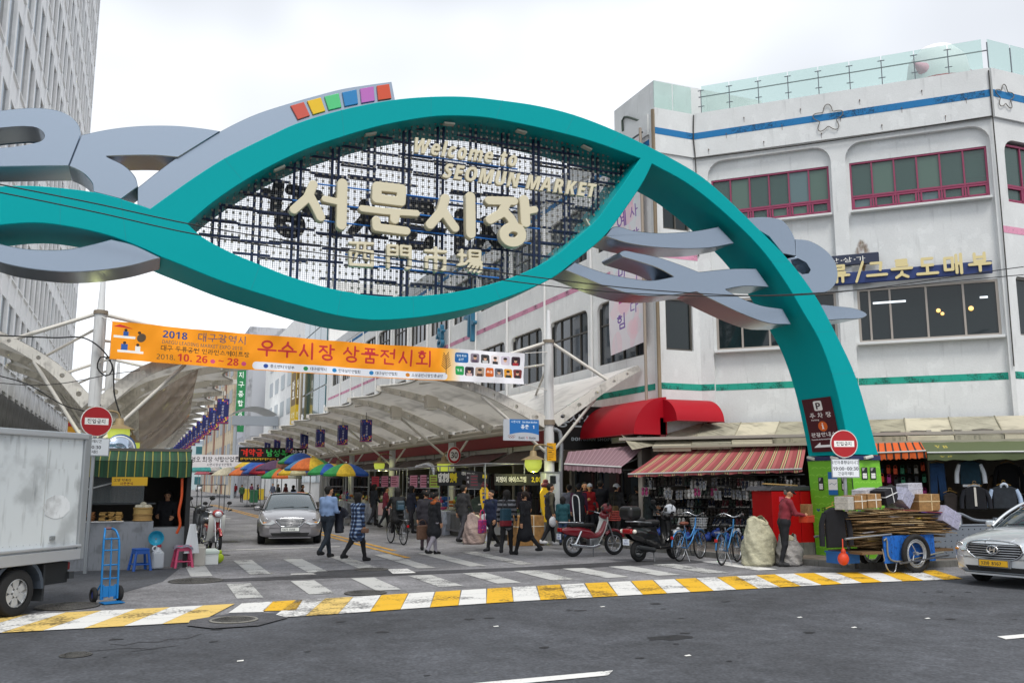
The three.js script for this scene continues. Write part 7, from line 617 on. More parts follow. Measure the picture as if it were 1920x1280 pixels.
// ---------- stalls and parasols along the street
const marble = M(0xc9d0de, .35, 0, { map: T.grime }), gOf = (c) => c;
function stall(label, z0, z1, o = {}) {
  const t = thing('market_stall', label, 'stall'), x = 10.0, L = z0 - z1, zc = (z0 + z1) / 2; part('counter', box(1.3, .8, L, x + .85, .4, zc), M(0x57554f, .8), t); part('counter_top', box(1.4, .04, L + .06, x + .85, .82, zc), M(0x8d9094, .4, .6), t); part('fence_rail', beam([x, .78, z0], [x, .78, z1], .06, .07), steel, t); part('fence_rail', beam([x, .2, z0], [x, .2, z1], .05, .05), steel, t); const n = Math.round(L / .13); for (let i = 1; i < n; i++) part('fence_bar', rod([x, .2, z0 - L * i / n], [x, .76, z0 - L * i / n], .012, 5), steel, t); for (const z of [z0, z1]) { part('corner_block', rbox(.26, .46, .3, .01, x + .02, .6, z), marble, t); part('corner_foot', rbox(.22, .38, .24, .01, x + .02, .19, z), M(0xb9c0cf, .4, 0, { map: T.grime }), t); } part('end_panel', box(1.2, .62, .03, x + .75, .5, z0 + .14), M(0x84868a, .4, .5), t); part('stall_badge', cyl(.11, .11, .02, x - .04, .5, zc, 0, 0, Math.PI / 2, 20), M(0xd8dad6, .5), t);
  const ps = []; for (const [a, b] of [[x + .1, z0], [x + 1.45, z0], [x + .1, z1], [x + 1.45, z1]]) { part('post', rod([a, .8, b], [a, 2.4, b], .022, 6), steel, t); } part('top_frame', [rod([x + .1, 2.4, z0], [x + .1, 2.4, z1], .022, 6), rod([x + 1.45, 2.4, z0], [x + 1.45, 2.4, z1], .022, 6), rod([x + .1, 2.4, z0], [x + 1.45, 2.4, z0], .022, 6), rod([x + .1, 2.4, z1], [x + 1.45, 2.4, z1], .022, 6), rod([x + .1, 1.6, z0], [x + .1, 1.6, z1], .016, 6)], steel, t);
  if (o.tarp) { const c = tag(part('tarpaulin', sheet((u, v) => [x + .2 + u * 1.25, .86 + (.42 + .14 * Math.sin(v * 9 + 1) + .08 * Math.sin(u * 7 + v * 4)) * Math.sin(u * Math.PI) ** .6 * Math.sin(Math.min(1, v * 1.02) * Math.PI) ** .5, z0 - .1 - v * (L - .2)], 24, 30), M(0x1d3326, .85, 0, { map: T.cloth, side: THREE.DoubleSide })), o.tarp, 'tarpaulin'); }
  (o.boards ?? []).forEach(([z, col, hd], i) => { signBoard('menu_board', `${hd} price board hung on the ${o.key} stall frame`, 'price board', .62, .46, (c, w, h) => { c.fillStyle = col; c.fillRect(0, 0, w, h); c.fillStyle = '#2a2026'; c.fillRect(0, 0, 44, h); [...'수제'].forEach((ch, k) => write(c, ch, 10, 20 + k * 40, 26, { fill: '#eee', w: .1 })); for (let k = 0; k < 4; k++) { c.fillStyle = '#7a3040'; c.fillRect(58, 16 + k * 26, 70 + hash(k, i, 4) * 50, 11); } }, [x - .02, 1.86, z], -Math.PI / 2 + .62, 192, 128, { edge: 0xcfcfcf, depth: .02 }); });
  const gs = o.goods ?? []; if (gs.length) for (let i = 0; i < (o.n ?? 26); i++) { const [c, nme] = gs[i % gs.length], w = rnd(.1, .22), h = rnd(.07, .18), d = rnd(.12, .28), k = i % 2; const b = tag(part(k ? 'snack_pack' : 'goods_box', k ? [ball(.5 * w, 0, .45 * h, 0, 1, h / w, d / w, 10), box(w * .7, .01, d * .8, 0, .01, 0)] : rbox(w, h, d, .012, 0, h / 2, 0), M(c, .55)), `${nme} ${k ? 'packet' : 'box'} heaped on the ${o.key} stall`, k ? 'packet' : 'box', `${nme} ${k ? 'packets' : 'boxes'} on the ${o.key} stall`); b.position.set(x + .25 + (i % 3) * .35 + rnd(0, .1), .84 + (i % 3) * .09 + (i > (o.n ?? 26) * .6 ? .12 : 0), z0 - .3 - ((i * .618) % 1) * (L - .6)); b.rotation.set(0, rnd(0, 3), 0); }
  return t;
}
const bright = [[0xa83a68, 'pink'], [0xb02c28, 'red'], [0xc9a63a, 'yellow'], [0x2c5aa0, 'blue'], [0xd6d2c4, 'white'], [0x3c8a4c, 'green'], [0xb86a2c, 'orange']], dry = [[0x8a6a3c, 'tan'], [0xb99a5c, 'golden'], [0xcfc9b4, 'cream'], [0x6a4a2c, 'brown'], [0x5a7a3c, 'green']];
stall('steel-fronted stall with dark green tarpaulin heaps beside the white canopy pole', 26.9 * -1, -30.6, { key: 'tarpaulin', tarp: 'dark green tarpaulin bunched over the goods of the steel-fronted stall', boards: [[-27.6, '#3c3c3e', 'black ice-cream']], goods: bright, n: 10 }); stall('steel-fronted stall piled with pink and red snack boxes', -31.6, -36.0, { key: 'snack', boards: [[-32.0, '#a8c452', 'green'], [-33.2, '#c98aa0', 'pink'], [-34.6, '#c98aa0', 'rose']], goods: bright, n: 40 }); stall('steel-fronted stall of dried food under the far bowl lamp', -37.2, -41.5, { key: 'dried food', boards: [[-37.6, '#c98aa0', 'mauve'], [-39.2, '#c77f98', 'coral'], [-41, '#b83a48', 'red']], goods: dry, n: 34 }); stall('stall of baskets beneath the striped parasols', -42.6, -47, { key: 'basket', goods: dry, n: 20 }); stall('crowded stall below the blue and yellow parasols', -48.5, -54, { key: 'parasol', goods: bright, n: 20 });
signBoard('hanging_price_banner', 'black hand-lettered ice-cream banner with yellow 2,000 price', 'banner', 1.75, .36, (x, w, h) => { x.fillStyle = '#1b1c20'; x.fillRect(0, 0, w, h); write(x, '지팡이 아이스크림', 16, 22, 56, { fill: '#e8e6e0', w: .1, gap: 0, stretch: .7 }); x.fillStyle = '#d8c222'; x.font = 'bold 60px sans-serif'; x.fillText('2,000', 370, 72, 130); }, WZ(975, 899, -26.7), 0, 512, 104, { edge: 0x222222, depth: .02 }); signBoard('hanging_price_banner', 'slanted black ice-cream banner on the side of the tarpaulin stall', 'banner', 1.2, .34, (x, w, h) => { x.fillStyle = '#1b1c20'; x.fillRect(0, 0, w, h); write(x, '지팡이 아이스크림', 10, 26, 50, { fill: '#e0ded8', w: .1, gap: 0, stretch: .62 }); x.fillStyle = '#d8c222'; x.fillRect(400, 26, 80, 44); }, [10.0, 2.0, -27.6], -Math.PI / 2 + .5, 512, 140, { edge: 0x222222, depth: .02 }).rotation.z = -.12; signBoard('hanging_price_banner', 'yellow and white hand-lettered price banner above the snack stall', 'banner', 1.1, .5, (x, w, h) => { x.fillStyle = '#22232a'; x.fillRect(0, 0, w, h); write(x, '닭강정', 12, 14, 80, { fill: '#e6e4de', w: .16, gap: 0, stretch: .5 }); write(x, '핫바', 130, 14, 80, { fill: '#d8c222', w: .16, gap: 0, stretch: .5 }); }, [10.05, 1.95, -30.3], -Math.PI / 2 + .6, 256, 120, { edge: 0x222222, depth: .02 });
{ const t = thing('ice_cream_standee', 'yellow ice-cream shaped standee with blue lettering beside the canopy pole', 'standee', [11.66, .95, -25.75], .1); part('cone', ext(shp([[-.2, .55], [-.17, .1], [-.06, -.35], [.06, -.35], [.17, .1], [.2, .55], [.1, .72], [-.1, .72]]), .05, .01), M(0xd9b021, .6), t); part('lettering', [box(.18, .05, .01, 0, .45, .075), box(.14, .12, .01, 0, .28, .075), box(.12, .1, .01, 0, .08, .075)], M(0x1c2f80, .6), t); part('swirl', [ball(.14, 0, .78, .02, 1.2, .7, .5), ball(.09, 0, .9, .02, 1.1, .7, .5)], M(0x5a1f24, .6), t); part('pole', rod([0, -.9, -.03], [0, -.3, -.03], .02, 6), steel, t); copy(t, [10.15, 1.15, -27.1], -.5, 'smaller yellow standee beside the slanted ice-cream banner').scale.setScalar(.72); }
{ const duct = thing('exhaust_duct', 'crinkled silver exhaust duct hanging over the snack stall', 'duct'), p = [WX(782, 876, 10.5), WX(806, 872, 10.5), WX(813, 880, 10.5), WX(813, 900, 10.5), WX(812, 908, 10.5)]; part('hose', tube(p, .1, 30, 10), M(0xb9bcc0, .25, .9), duct); part('hood', cyl(.1, .26, .16, p[4].x, p[4].y - .05, p[4].z), M(0xb9bcc0, .25, .9), duct); for (let k = 0; k < 12; k++) { const c = new THREE.CatmullRomCurve3(p).getPoint(k / 12); part('hose_ring', torus(.1, .012, c.x, c.y, c.z, Math.PI / 2, 0, 0, 14, 5), M(0x8f9296, .3, .9), duct); } }
{ const e = thing('fire_extinguisher', 'red gas cylinder below the snack stall', 'cylinder', [9.75, 0, -31.2]); part('tank', [tr(lathe([[0, 0], [.14, 0], [.15, .05], [.15, .42], [.1, .5], [.04, .53]], 18), 0, .05, 0)], M(0x8f1418, .45), e); part('valve', cyl(.04, .04, .08, 0, .62, 0), dsteel, e); const cb = thing('carton_stack', 'brown cardboard carton tied with string behind the women in black', 'box', [10.55, 0, -24.7], .1); part('carton', rbox(.9, .85, .6, .01, 0, .43, 0), M(0xa97e48, .85, 0, { map: T.cloth }), cb); part('string', [box(.92, .015, .62, 0, .55, 0), box(.015, .87, .62, .1, .43, 0)], M(0xd8d4c4, .7), cb); sack('pinkish clear plastic sack of goods beside the tarpaulin stall', [9.35, 0, -25.8], .85, .33, 0xb9a29a, .4, 7); const bk = thing('bucket', 'white plastic bucket with printed paper beside the dried food stall', 'bucket', [9.55, 0, -37.6]); part('pail', tr(lathe([[0, 0], [.18, 0], [.22, .42], [.24, .43]], 20), 0, 0, 0), M(0xd3d4d2, .5), bk); part('paper', box(.5, .5, .02, 0, .72, .1), M(0xd8b0b4, .7), bk); }
function parasol(label, pos, r, y, cols, o = {}) { const t = thing('parasol', label, 'parasol', pos, o.turn ?? rnd(0, .7)), n = 8; for (let i = 0; i < n; i++) { const a0 = i / n * 6.2832, a1 = (i + 1) / n * 6.2832; part('canopy_panel', sheet((u, v) => { const a = a0 + (a1 - a0) * u, e = 1 - .05 * Math.sin(u * Math.PI) * v, rr = r * v * e, h = .42 * r * (1 - v * v) + .02 * Math.sin(u * Math.PI) * -v; return [rr * Math.cos(a), y + h, -rr * Math.sin(a)]; }, 4, 6), M(cols[i % cols.length], .75, 0, { side: THREE.DoubleSide, map: T.cloth }), t); part('flap', sheet((u, v) => { const a = a0 + (a1 - a0) * u, rr = r * (1 - .05 * Math.sin(u * Math.PI)); return [rr * Math.cos(a), y - .1 * v + .02 * -Math.sin(u * Math.PI), -rr * Math.sin(a)]; }, 4, 1), M(cols[i % cols.length], .75, 0, { side: THREE.DoubleSide, map: T.cloth }), t); part('rib', rod([0, y + .38 * r, 0], [r * Math.cos(a0), y, -r * Math.sin(a0)], .008, 4), dsteel, t); } part('pole', rod([0, 0, 0], [0, y + .46 * r, 0], .025, 8), steel, t); part('finial', ball(.03, 0, y + .47 * r, 0), white, t); part('foot', cyl(.2, .22, .1, 0, .05, 0), M(0x55585c, .8), t); return t; }
const R8 = 0xc4243c, Gn = 0x2f9a4e, Bl = 0x1f5ab4, Ye = 0xe6c02c, Or = 0xdc702c, Pk = 0xd81a60, Sky = 0x4488bc, Pu = 0x5a3a5c;
[['parasol with green, crimson and blue panels above the dried food stall', 648, 890, 9.3, 1.05, [Pk, Gn, Or, Sky, Gn, Ye, Bl, Sky]], ['parasol with yellow, pink and blue panels behind the crimson one', 615, 888, 9.2, 1.05, [Ye, Pk, Bl, Or, Gn, Bl, Ye, R8]], ['large parasol with yellow, green and blue panels', 582, 880, 9.2, 1.35, [Gn, Ye, Bl, Sky, Or, Ye, Gn, Bl]], ['blue parasol peeking over the yellow and green one', 563, 868, 9.6, 1.3, [Bl, Bl, Ye, Gn]], ['pale yellow and blue parasol beside the large green one', 556, 889, 8.9, 1.1, [Ye, 0xcfc9a0, Bl, Sky]], ['green and orange parasol low over the crowd', 528, 895, 8.6, 1.2, [Gn, Or, 0xcfd0c0, Gn]], ['dull purple and brown parasol in the middle of the row', 520, 881, 9.2, 1.4, [Pu, 0x8a5a4a, 0x6a5a6a, Pu]], ['red and blue parasol far along the stalls', 497, 887, 9.0, 1.5, [R8, Bl, 0xd06a70, Bl]], ['blue parasol between the red and yellow ones', 490, 880, 9.4, 1.6, [Bl, Bl, 0x2a3f8a, Sky]], ['yellow parasol high over the far stalls', 478, 877, 9.4, 1.6, [Ye, Ye, 0xc2a024, Ye]], ['orange and purple parasol at the far end of the stalls', 465, 890, 8.8, 1.6, [Or, Pu, Ye, Bl]]].forEach(([lab, u, v, X, r, c]) => { const p = WX(u, v, X - 1.1); parasol(lab, [p.x, 0, p.z], r * .98, Math.max(1.95, p.y + .05), c); });
[['teal parasol in the far middle of the street', 388, 882, -120, 0x2a8a86], ['white parasol in the far middle of the street', 424, 884, -124, 0xcfc9c4], ['pale pink parasol in the far street crowd', 410, 878, -132, 0xc08a94], ['violet parasol in the far street crowd', 402, 880, -128, 0x8a7aa4], ['cream parasol beside the white far parasol', 430, 890, -116, 0xc9c0a4], ['red parasol behind the far white parasols', 395, 888, -126, 0xa04a54], ['mint parasol above the far white car', 372, 884, -130, 0x8ab0a8]].forEach(([lab, u, v, z, c]) => { const p = WZ(u, v, z); parasol(lab, [p.x, 0, p.z], 2.2, Math.max(2.2, p.y), [c, c, 0xb9b4b0, c]); });
{ const t = thing('far_arcade_roof', 'small white vaulted arcade roof on grey posts far down the street', 'canopy', [11, 0, -112]); part('vault', sheet((u, v) => [-1.5 + 5 * u, 9.6 + 1.0 * Math.sin(u * Math.PI * .9 + .2), -4 + 8 * v], 10, 2), M(0xd8dad8, .7, 0, { side: THREE.DoubleSide }), t); part('beam', box(5.2, 1.1, .5, 1, 8.9, 4), M(0x8d949c, .6), t); for (const x of [-1.2, 3.2]) part('post', rod([x, 0, 4], [x, 8.6, 4], .2, 8), M(0x9aa0a6, .5), t); }
// ---------- people: a joint skeleton wrapped in one smooth skin
function surfaceNet(f, lo, hi, h) { // zero surface of f inside the box, with per-vertex colour from f's second value
  const n = [0, 1, 2].map((k) => Math.ceil((hi[k] - lo[k]) / h) + 1), [nx, ny, nz] = n, v = new Float32Array(nx * ny * nz), id = (i, j, k) => (k * ny + j) * nx + i; for (let k = 0; k < nz; k++) for (let j = 0; j < ny; j++) for (let i = 0; i < nx; i++) v[id(i, j, k)] = f(lo[0] + i * h, lo[1] + j * h, lo[2] + k * h);
  const vid = new Int32Array(nx * ny * nz).fill(-1), pos = [], idx = []; for (let k = 0; k < nz - 1; k++) for (let j = 0; j < ny - 1; j++) for (let i = 0; i < nx - 1; i++) { let c = 0, x = 0, y = 0, z = 0; const e = (a, b, d, A, B, D) => { const p = v[id(i + a, j + b, k + d)], q = v[id(i + A, j + B, k + D)]; if (p < 0 !== q < 0) { const t = p / (p - q); x += a + (A - a) * t; y += b + (B - b) * t; z += d + (D - d) * t; c++; } }; for (const a of [0, 1]) for (const b of [0, 1]) { e(0, a, b, 1, a, b); e(a, 0, b, a, 1, b); e(a, b, 0, a, b, 1); } if (c) { vid[id(i, j, k)] = pos.length / 3; pos.push(lo[0] + (i + x / c) * h, lo[1] + (j + y / c) * h, lo[2] + (k + z / c) * h); } }
  const q4 = (a, b, c, d, flip) => { if (a < 0 || b < 0 || c < 0 || d < 0) return; flip ? idx.push(a, c, b, a, d, c) : idx.push(a, b, c, a, c, d); }; for (let k = 1; k < nz - 1; k++) for (let j = 1; j < ny - 1; j++) for (let i = 1; i < nx - 1; i++) { const s = v[id(i, j, k)] < 0; if (s !== v[id(i + 1, j, k)] < 0) q4(vid[id(i, j - 1, k - 1)], vid[id(i, j, k - 1)], vid[id(i, j, k)], vid[id(i, j - 1, k)], !s); if (s !== v[id(i, j + 1, k)] < 0) q4(vid[id(i - 1, j, k - 1)], vid[id(i - 1, j, k)], vid[id(i, j, k)], vid[id(i, j, k - 1)], !s); if (s !== v[id(i, j, k + 1)] < 0) q4(vid[id(i - 1, j - 1, k)], vid[id(i, j - 1, k)], vid[id(i, j, k)], vid[id(i - 1, j, k)], !s); }
  const g = new THREE.BufferGeometry(); g.setAttribute('position', new THREE.Float32BufferAttribute(pos, 3)); g.setIndex(idx); g.computeVertexNormals(); return g;
}
const lin = (hex) => { const c = new THREE.Color(hex); return [c.r, c.g, c.b]; };
function bonesField(bones, kk = .035) { // bone: [a, b, ra, rb, colour]
  const B = bones.map(([a, b, ra, rb, col]) => ({ a, d: [b[0] - a[0], b[1] - a[1], b[2] - a[2]], ra, rb, col })); B.forEach((q) => { q.l = q.d[0] ** 2 + q.d[1] ** 2 + q.d[2] ** 2 || 1e-9; }); const dist = (q, x, y, z) => { const px = x - q.a[0], py = y - q.a[1], pz = z - q.a[2]; let t = (px * q.d[0] + py * q.d[1] + pz * q.d[2]) / q.l; t = t < 0 ? 0 : t > 1 ? 1 : t; return Math.hypot(px - q.d[0] * t, py - q.d[1] * t, pz - q.d[2] * t) - (q.ra + (q.rb - q.ra) * t); };
  return { f: (x, y, z) => { let m = 1e9; for (const q of B) { const d = dist(q, x, y, z); if (d > m + kk) continue; const h = Math.max(kk - Math.abs(m - d), 0) / kk; m = Math.min(m, d) - h * h * kk * .25; } return m; }, col: (x, y, z) => { let m = 1e9, c; for (const q of B) { const d = dist(q, x, y, z); if (d < m) { m = d; c = q.col; } } return typeof c === 'function' ? c(x, y, z) : c; }, box: (pad) => { const lo = [1e9, 1e9, 1e9], hi = [-1e9, -1e9, -1e9]; for (const q of B) for (let k = 0; k < 3; k++) { const e = q.a[k] + q.d[k], r = Math.max(q.ra, q.rb) + pad; lo[k] = Math.min(lo[k], q.a[k] - r, e - r); hi[k] = Math.max(hi[k], q.a[k] + r, e + r); } return [lo, hi]; } };
}
function skin(F, h, wr = 0) { const [lo, hi] = F.box(h * 2.5); const f = wr ? (x, y, z) => { const d = F.f(x, y, z); return d < .05 ? d + wr * (Math.sin(31 * y + 13 * x + 5 * z) * Math.sin(23 * x - 17 * z + 9 * y)) : d; } : F.f; const g = surfaceNet(f, lo, hi, h), p = g.attributes.position, c = new Float32Array(p.count * 3); for (let i = 0; i < p.count; i++) c.set(F.col(p.getX(i), p.getY(i), p.getZ(i)), i * 3); g.setAttribute('color', new THREE.BufferAttribute(c, 3)); return g; }
const peopleM = new THREE.MeshStandardMaterial({ vertexColors: true, roughness: .85 });
function person(label, o) { // local: +z is forward, y up, feet at 0
  const { h = 1.65, pos, turn = 0, top, legs, shoe = 0x17171a, hair = 0x14110f, skinC = 0xc09070, stride = .25, lean = 0, arms = [[.2, .3, .12], [-.2, .3, .12]], hem = .86, hemR = .15, look = [0, 0], sleeve = top, coarse = 1, wide = 1, hairStyle = 'short', sit, collar, pattern, group } = o, K = h / 1.72, S = lin(skinC), TC = pattern ? (x, y, z) => lin(pattern(x, y, z)) : lin(top), LC = lin(legs), SH = lin(shoe), SL = pattern && sleeve === top ? TC : lin(sleeve);
  const hipY = sit ?? .93, off = [0, Math.sin(lean) * .5], up = (y, f = 0) => [0, hipY + (y - .93) * Math.cos(lean), Math.sin(lean) * (y - .93) + f], P = (x, y, z = 0) => { const q = up(y); return [x, q[1], q[2] + z]; };
  const bones = [[P(-.07 * wide, .95), P(.07 * wide, .95), .125 * wide, .125 * wide, hem < .9 ? TC : LC], [P(-.055 * wide, 1.1), P(.055 * wide, 1.1), .115 * wide, .115 * wide, TC], [P(-.075 * wide, 1.3), P(.075 * wide, 1.3), .125, .125, TC], [P(-.06, 1.0), P(-.07, 1.28), .11 * wide, .115, TC], [P(.06, 1.0), P(.07, 1.28), .11 * wide, .115, TC], [P(-.16, 1.405), P(.16, 1.405), .062, .062, TC], [P(0, 1.42), P(0, 1.5, .01), .058, .05, collar ? lin(collar) : S], [P(0, 1.38), P(0, 1.44), .085, .07, collar ? lin(collar) : TC]];
  if (hem < .9) bones.push([P(-.04, .97), [-.04, hem, 0], .12, hemR * .9, TC], [P(.04, .97), [.04, hem, 0], .12, hemR * .9, TC]);
  const foot = []; for (const s of [-1, 1]) { const a = sit ? 1.35 : stride * s, kb = sit ? 1.35 : s * stride < 0 ? Math.abs(stride) * 1.1 + .1 : .08, hp = [s * .085, hipY - .03, 0], kn = [s * .09, hp[1] - .43 * Math.cos(a), hp[2] + .43 * Math.sin(a)], an = [s * .09, kn[1] - .41 * Math.cos(a - kb), kn[2] + .41 * Math.sin(a - kb)]; foot.push(an[1]); bones.push([hp, kn, .098 * wide, .066, LC], [kn, an, .066, .046, LC], [[an[0], an[1] - .015, an[2] - .02], [an[0] + s * .012, an[1] - .045, an[2] + .15], .048, .036, SH], [[an[0], an[1] - .045, an[2] - .03], [an[0], an[1] - .045, an[2] + .1], .036, .036, SH]); }
  const hands = []; arms.forEach(([sw, el, ou], i) => { const s = i ? 1 : -1, sh = P(s * .195, 1.4), dir = (a, b) => [s * Math.sin(b), -Math.cos(a) * Math.cos(b), Math.sin(a) * Math.cos(b)], u = dir(sw + lean * .4, ou), w = dir(sw + el + lean * .4, ou * .3 - (el > .8 ? .35 : 0)), e = sh.map((q, k) => q + u[k] * .28), wr = e.map((q, k) => q + w[k] * .24); bones.push([P(s * .14, 1.4), sh, .066, .06, SL], [sh, e, .06, .048, SL], [e, wr, .048, .036, o.short ? S : SL]); hands.push([wr, w, s]); });
  const F = bonesField(bones), geos = [skin(F, .0165 * coarse, .0045)];
  const side = (w, s) => { const W = V(...w).normalize(), X = V(-s, 0, 0); X.addScaledVector(W, -X.dot(W)).normalize(); return [W, X, W.clone().cross(X)]; };
  for (const [wr, w, s] of hands) { const [W, X, Z] = side(w, s), at = (a, b, c) => [0, 1, 2].map((k) => wr[k] + W.getComponent(k) * a + X.getComponent(k) * c + Z.getComponent(k) * b), hb = [[at(-.02, 0, 0), at(.03, 0, 0), .028, .032, S], [at(.03, -.022, 0), at(.085, -.026, .004), .02, .018, S], [at(.03, .02, 0), at(.085, .024, .004), .022, .018, S]]; if (coarse < 1.4) { [[-.03, .052], [-.01, .062], [.011, .058], [.03, .045]].forEach(([b, l]) => { hb.push([at(.09, b, .004), at(.09 + l * .6, b * 1.05, .014), .0095, .009, S], [at(.09 + l * .6, b * 1.05, .014), at(.09 + l, b, .036), .009, .008, S]); }); hb.push([at(.03, -.03 * s, .01), at(.06, -.052 * s, .024), .012, .011, S], [at(.06, -.052 * s, .024), at(.085, -.05 * s, .038), .011, .009, S]); geos.push(skin(bonesField(hb, .008), .0055)); } else geos.push(skin(bonesField(hb.slice(0, 3), .02), .014)); }
  // head
  const hc = P(0, 1.605, .02), cy = Math.cos(look[0]), sy = Math.sin(look[0]), cp = Math.cos(look[1] + lean * .3), sp = Math.sin(look[1] + lean * .3), H = (x, y, z) => { const Y = y * cp - z * sp, Z = y * sp + z * cp; return [hc[0] + x * cy + Z * sy, hc[1] + Y, hc[2] - x * sy + Z * cy]; }, HC = lin(hair), E = lin(0x1d1613), LP = lin(0x94594c);
  const inv = (x, y, z) => { const a = x - hc[0], b = y - hc[1], c = z - hc[2], X = a * cy - c * sy, Zt = a * sy + c * cy; return [X, b * cp + Zt * sp, -b * sp + Zt * cp]; };
  const face = (x, y, z) => { const [X, Y, Z] = inv(x, y, z); if (Z > .05) { for (const s of [-1, 1]) { if (Math.hypot((X - s * .032) / .014, (Y - .005) / .007) < 1) return E; if (Math.hypot((X - s * .033) / .02, (Y - .026) / .005) < 1) return E; } if (Math.hypot(X / .024, (Y + .068) / .007) < 1) return LP; } return S; };
  const hd = [[H(0, .025, -.02), H(0, .03, .01), .086, .084, face], [H(0, -.03, .02), H(0, -.075, .04), .066, .042, face], [H(0, .01, .082), H(0, -.028, .102), .011, .016, face], [H(-.024, -.028, .085), H(.024, -.028, .085), .01, .01, face], ...[-1, 1].map((s) => [H(s * .082, .015, -.012), H(s * .08, -.022, -.005), .016, .01, S])]; geos.push(skin(bonesField(hd, .02), .0075 * coarse));
  const t = thing('person', label, 'person', pos, turn, group); const body = part('body', mergeGeometries(geos.map((g) => { g = g.toNonIndexed(); g.deleteAttribute('uv'); return g; })), peopleM, t);
  const hb = { short: [[H(0, .045, -.025), H(0, .05, .0), .091, .085, HC], [H(0, -.02, -.05), H(0, .02, -.04), .06, .08, HC]], bob: [[H(0, .045, -.025), H(0, .05, .0), .1, .094, HC], [H(-.07, .02, -.02), H(-.068, -.1, -.02), .04, .03, HC], [H(.07, .02, -.02), H(.068, -.1, -.02), .04, .03, HC], [H(0, 0, -.07), H(0, -.11, -.06), .07, .055, HC]], perm: [0, 1, 2, 3, 4, 5, 6, 7, 8, 9].map((k) => { const a = k * 2.4, q = H(.07 * Math.cos(a), .04 + .05 * Math.sin(k * 1.7), -.03 + .06 * Math.sin(a)); return [q, q, .058, .058, HC]; }), cap: [[H(0, .05, -.02), H(0, .055, .01), .094, .09, lin(o.cap ?? 0x222226)], [H(-.04, .052, .09), H(-.035, .04, .15), .02, .012, lin(o.cap ?? 0x222226)], [H(.04, .052, .09), H(.035, .04, .15), .02, .012, lin(o.cap ?? 0x222226)], [H(0, .056, .1), H(0, .045, .16), .02, .012, lin(o.cap ?? 0x222226)], [H(0, -.01, -.05), H(0, .01, -.05), .06, .07, HC]] }[hairStyle];
  part(hairStyle === 'cap' ? 'cap' : 'hair', skin(bonesField(hb, .03), .009 * coarse, hairStyle === 'perm' ? .006 : .002), peopleM, t);
  t.scale.setScalar(K); t.userData.foot = null; delete t.userData.foot; body.position.y = part.length && 0; const drop = Math.min(...foot) - .082; if (!sit) for (const c of t.children) c.position.y -= drop; t.userData.wrists = undefined; delete t.userData.wrists; t.w = hands.map(([p]) => V(p[0], p[1] - (sit ? 0 : drop), p[2]).multiplyScalar(K).applyAxisAngle(V(0, 1, 0), turn).add(v3(pos))); return t;
}
const face = (dx, dz) => Math.atan2(dx, dz), gp = (u, v) => { const p = G(u, v); return [p.x, 0, p.z]; }, gk = (u, v) => { const p = G(u, v, .12); return [p.x, .12, p.z]; };
const bagM = (c) => M(c, .7, 0, { map: T.cloth });
const plaid = (x, y, z) => { const a = Math.sin(y * 62) > .35, b = Math.sin((x + z * .6) * 55) > .35; return a && b ? 0x9fb0c6 : a || b ? 0x3a4f74 : 0x141c30; };
{ const p = person('man in light blue shirt and dark trousers carrying a navy jacket over the crosswalk', { h: 1.72, pos: gp(612, 1046), turn: face(.75, -.65), top: 0x7f97bd, legs: 0x1c2530, stride: .3, arms: [[.1, 1.3, .15], [.1, .3, .1]], hem: .95, look: [-.3, 0] }); const j = tag(part('folded_jacket', [tube([[0, .05, -.05], [.02, 0, .1], [0, -.1, .18]], .1, 10, 9), tube([[0, .02, 0], [.05, -.25, .02], [0, -.5, .0]], .11, 10, 9), tube([[.05, 0, .08], [.1, -.3, .1], [.04, -.42, .1]], .07, 8, 8)], bagM(0x12182a)), 'navy jacket folded over the arm of the man in blue shirt', 'jacket'); j.position.copy(p.w[0]); j.rotation.y = 2; j.position.y += .02; }
{ const p = person('woman in blue checked shirt and black trousers holding a brown purse', { h: 1.56, pos: gp(668, 1052), turn: face(.85, -.45), top: 0x22304e, pattern: plaid, legs: 0x111114, stride: -.28, arms: [[-.1, .3, .12], [.15, .45, .1]], hem: .68, hemR: .2, hairStyle: 'bob', coarse: .82 }); const b = tag(part('purse', [rbox(.18, .1, .05, .02, 0, 0, 0)], M(0x6a4a38, .6)), 'brown purse in the hand of the woman in checked shirt', 'purse'); b.position.copy(p.w[0]).add(V(.02, -.1, .02)); }
{ person('woman in long dark coat riding the black bicycle', { h: 1.62, pos: [7.17, .06, -26.5], turn: Math.PI - .1 + .0, top: 0x0f1013, legs: 0x101012, sit: .88, arms: [[.75, .35, .2], [.75, .35, .2]], hem: .72, hemR: .19, hairStyle: 'bob', lean: .12 }); const b = thing('backpack', 'small dark teal backpack worn by the woman on the bicycle', 'backpack', [7.2, 1.13, -26.32], -.1); part('bag', rbox(.26, .3, .13, .06, 0, 0, 0), M(0x1f3540, .5), b); part('pocket', rbox(.2, .14, .04, .02, 0, -.05, .08), M(0x2a4656, .5), b); }
{ const p = person('older woman in black coat with orange scarf and grey trousers crossing the street', { h: 1.54, pos: gp(813, 1040), turn: face(.9, -.3), top: 0x14161c, legs: 0x98939c, shoe: 0x0c0c0e, stride: .2, arms: [[.05, .2, .1], [0, .25, .1]], hem: .62, hemR: .21, hairStyle: 'perm', collar: 0xc06a30 }); const s = tag(part('scarf', [torus(.09, .04, 0, 0, 0, 1.45, 0, 0, 18, 8), tube([[.02, 0, .09], [.04, -.15, .13], [.03, -.42, .13]], .045, 10, 8)], bagM(0xb8602a)), 'orange scarf round the neck of the woman in black coat', 'scarf'); s.position.set(p.position.x + .02, 1.3, p.position.z + .02); s.rotation.y = p.rotation.y; }
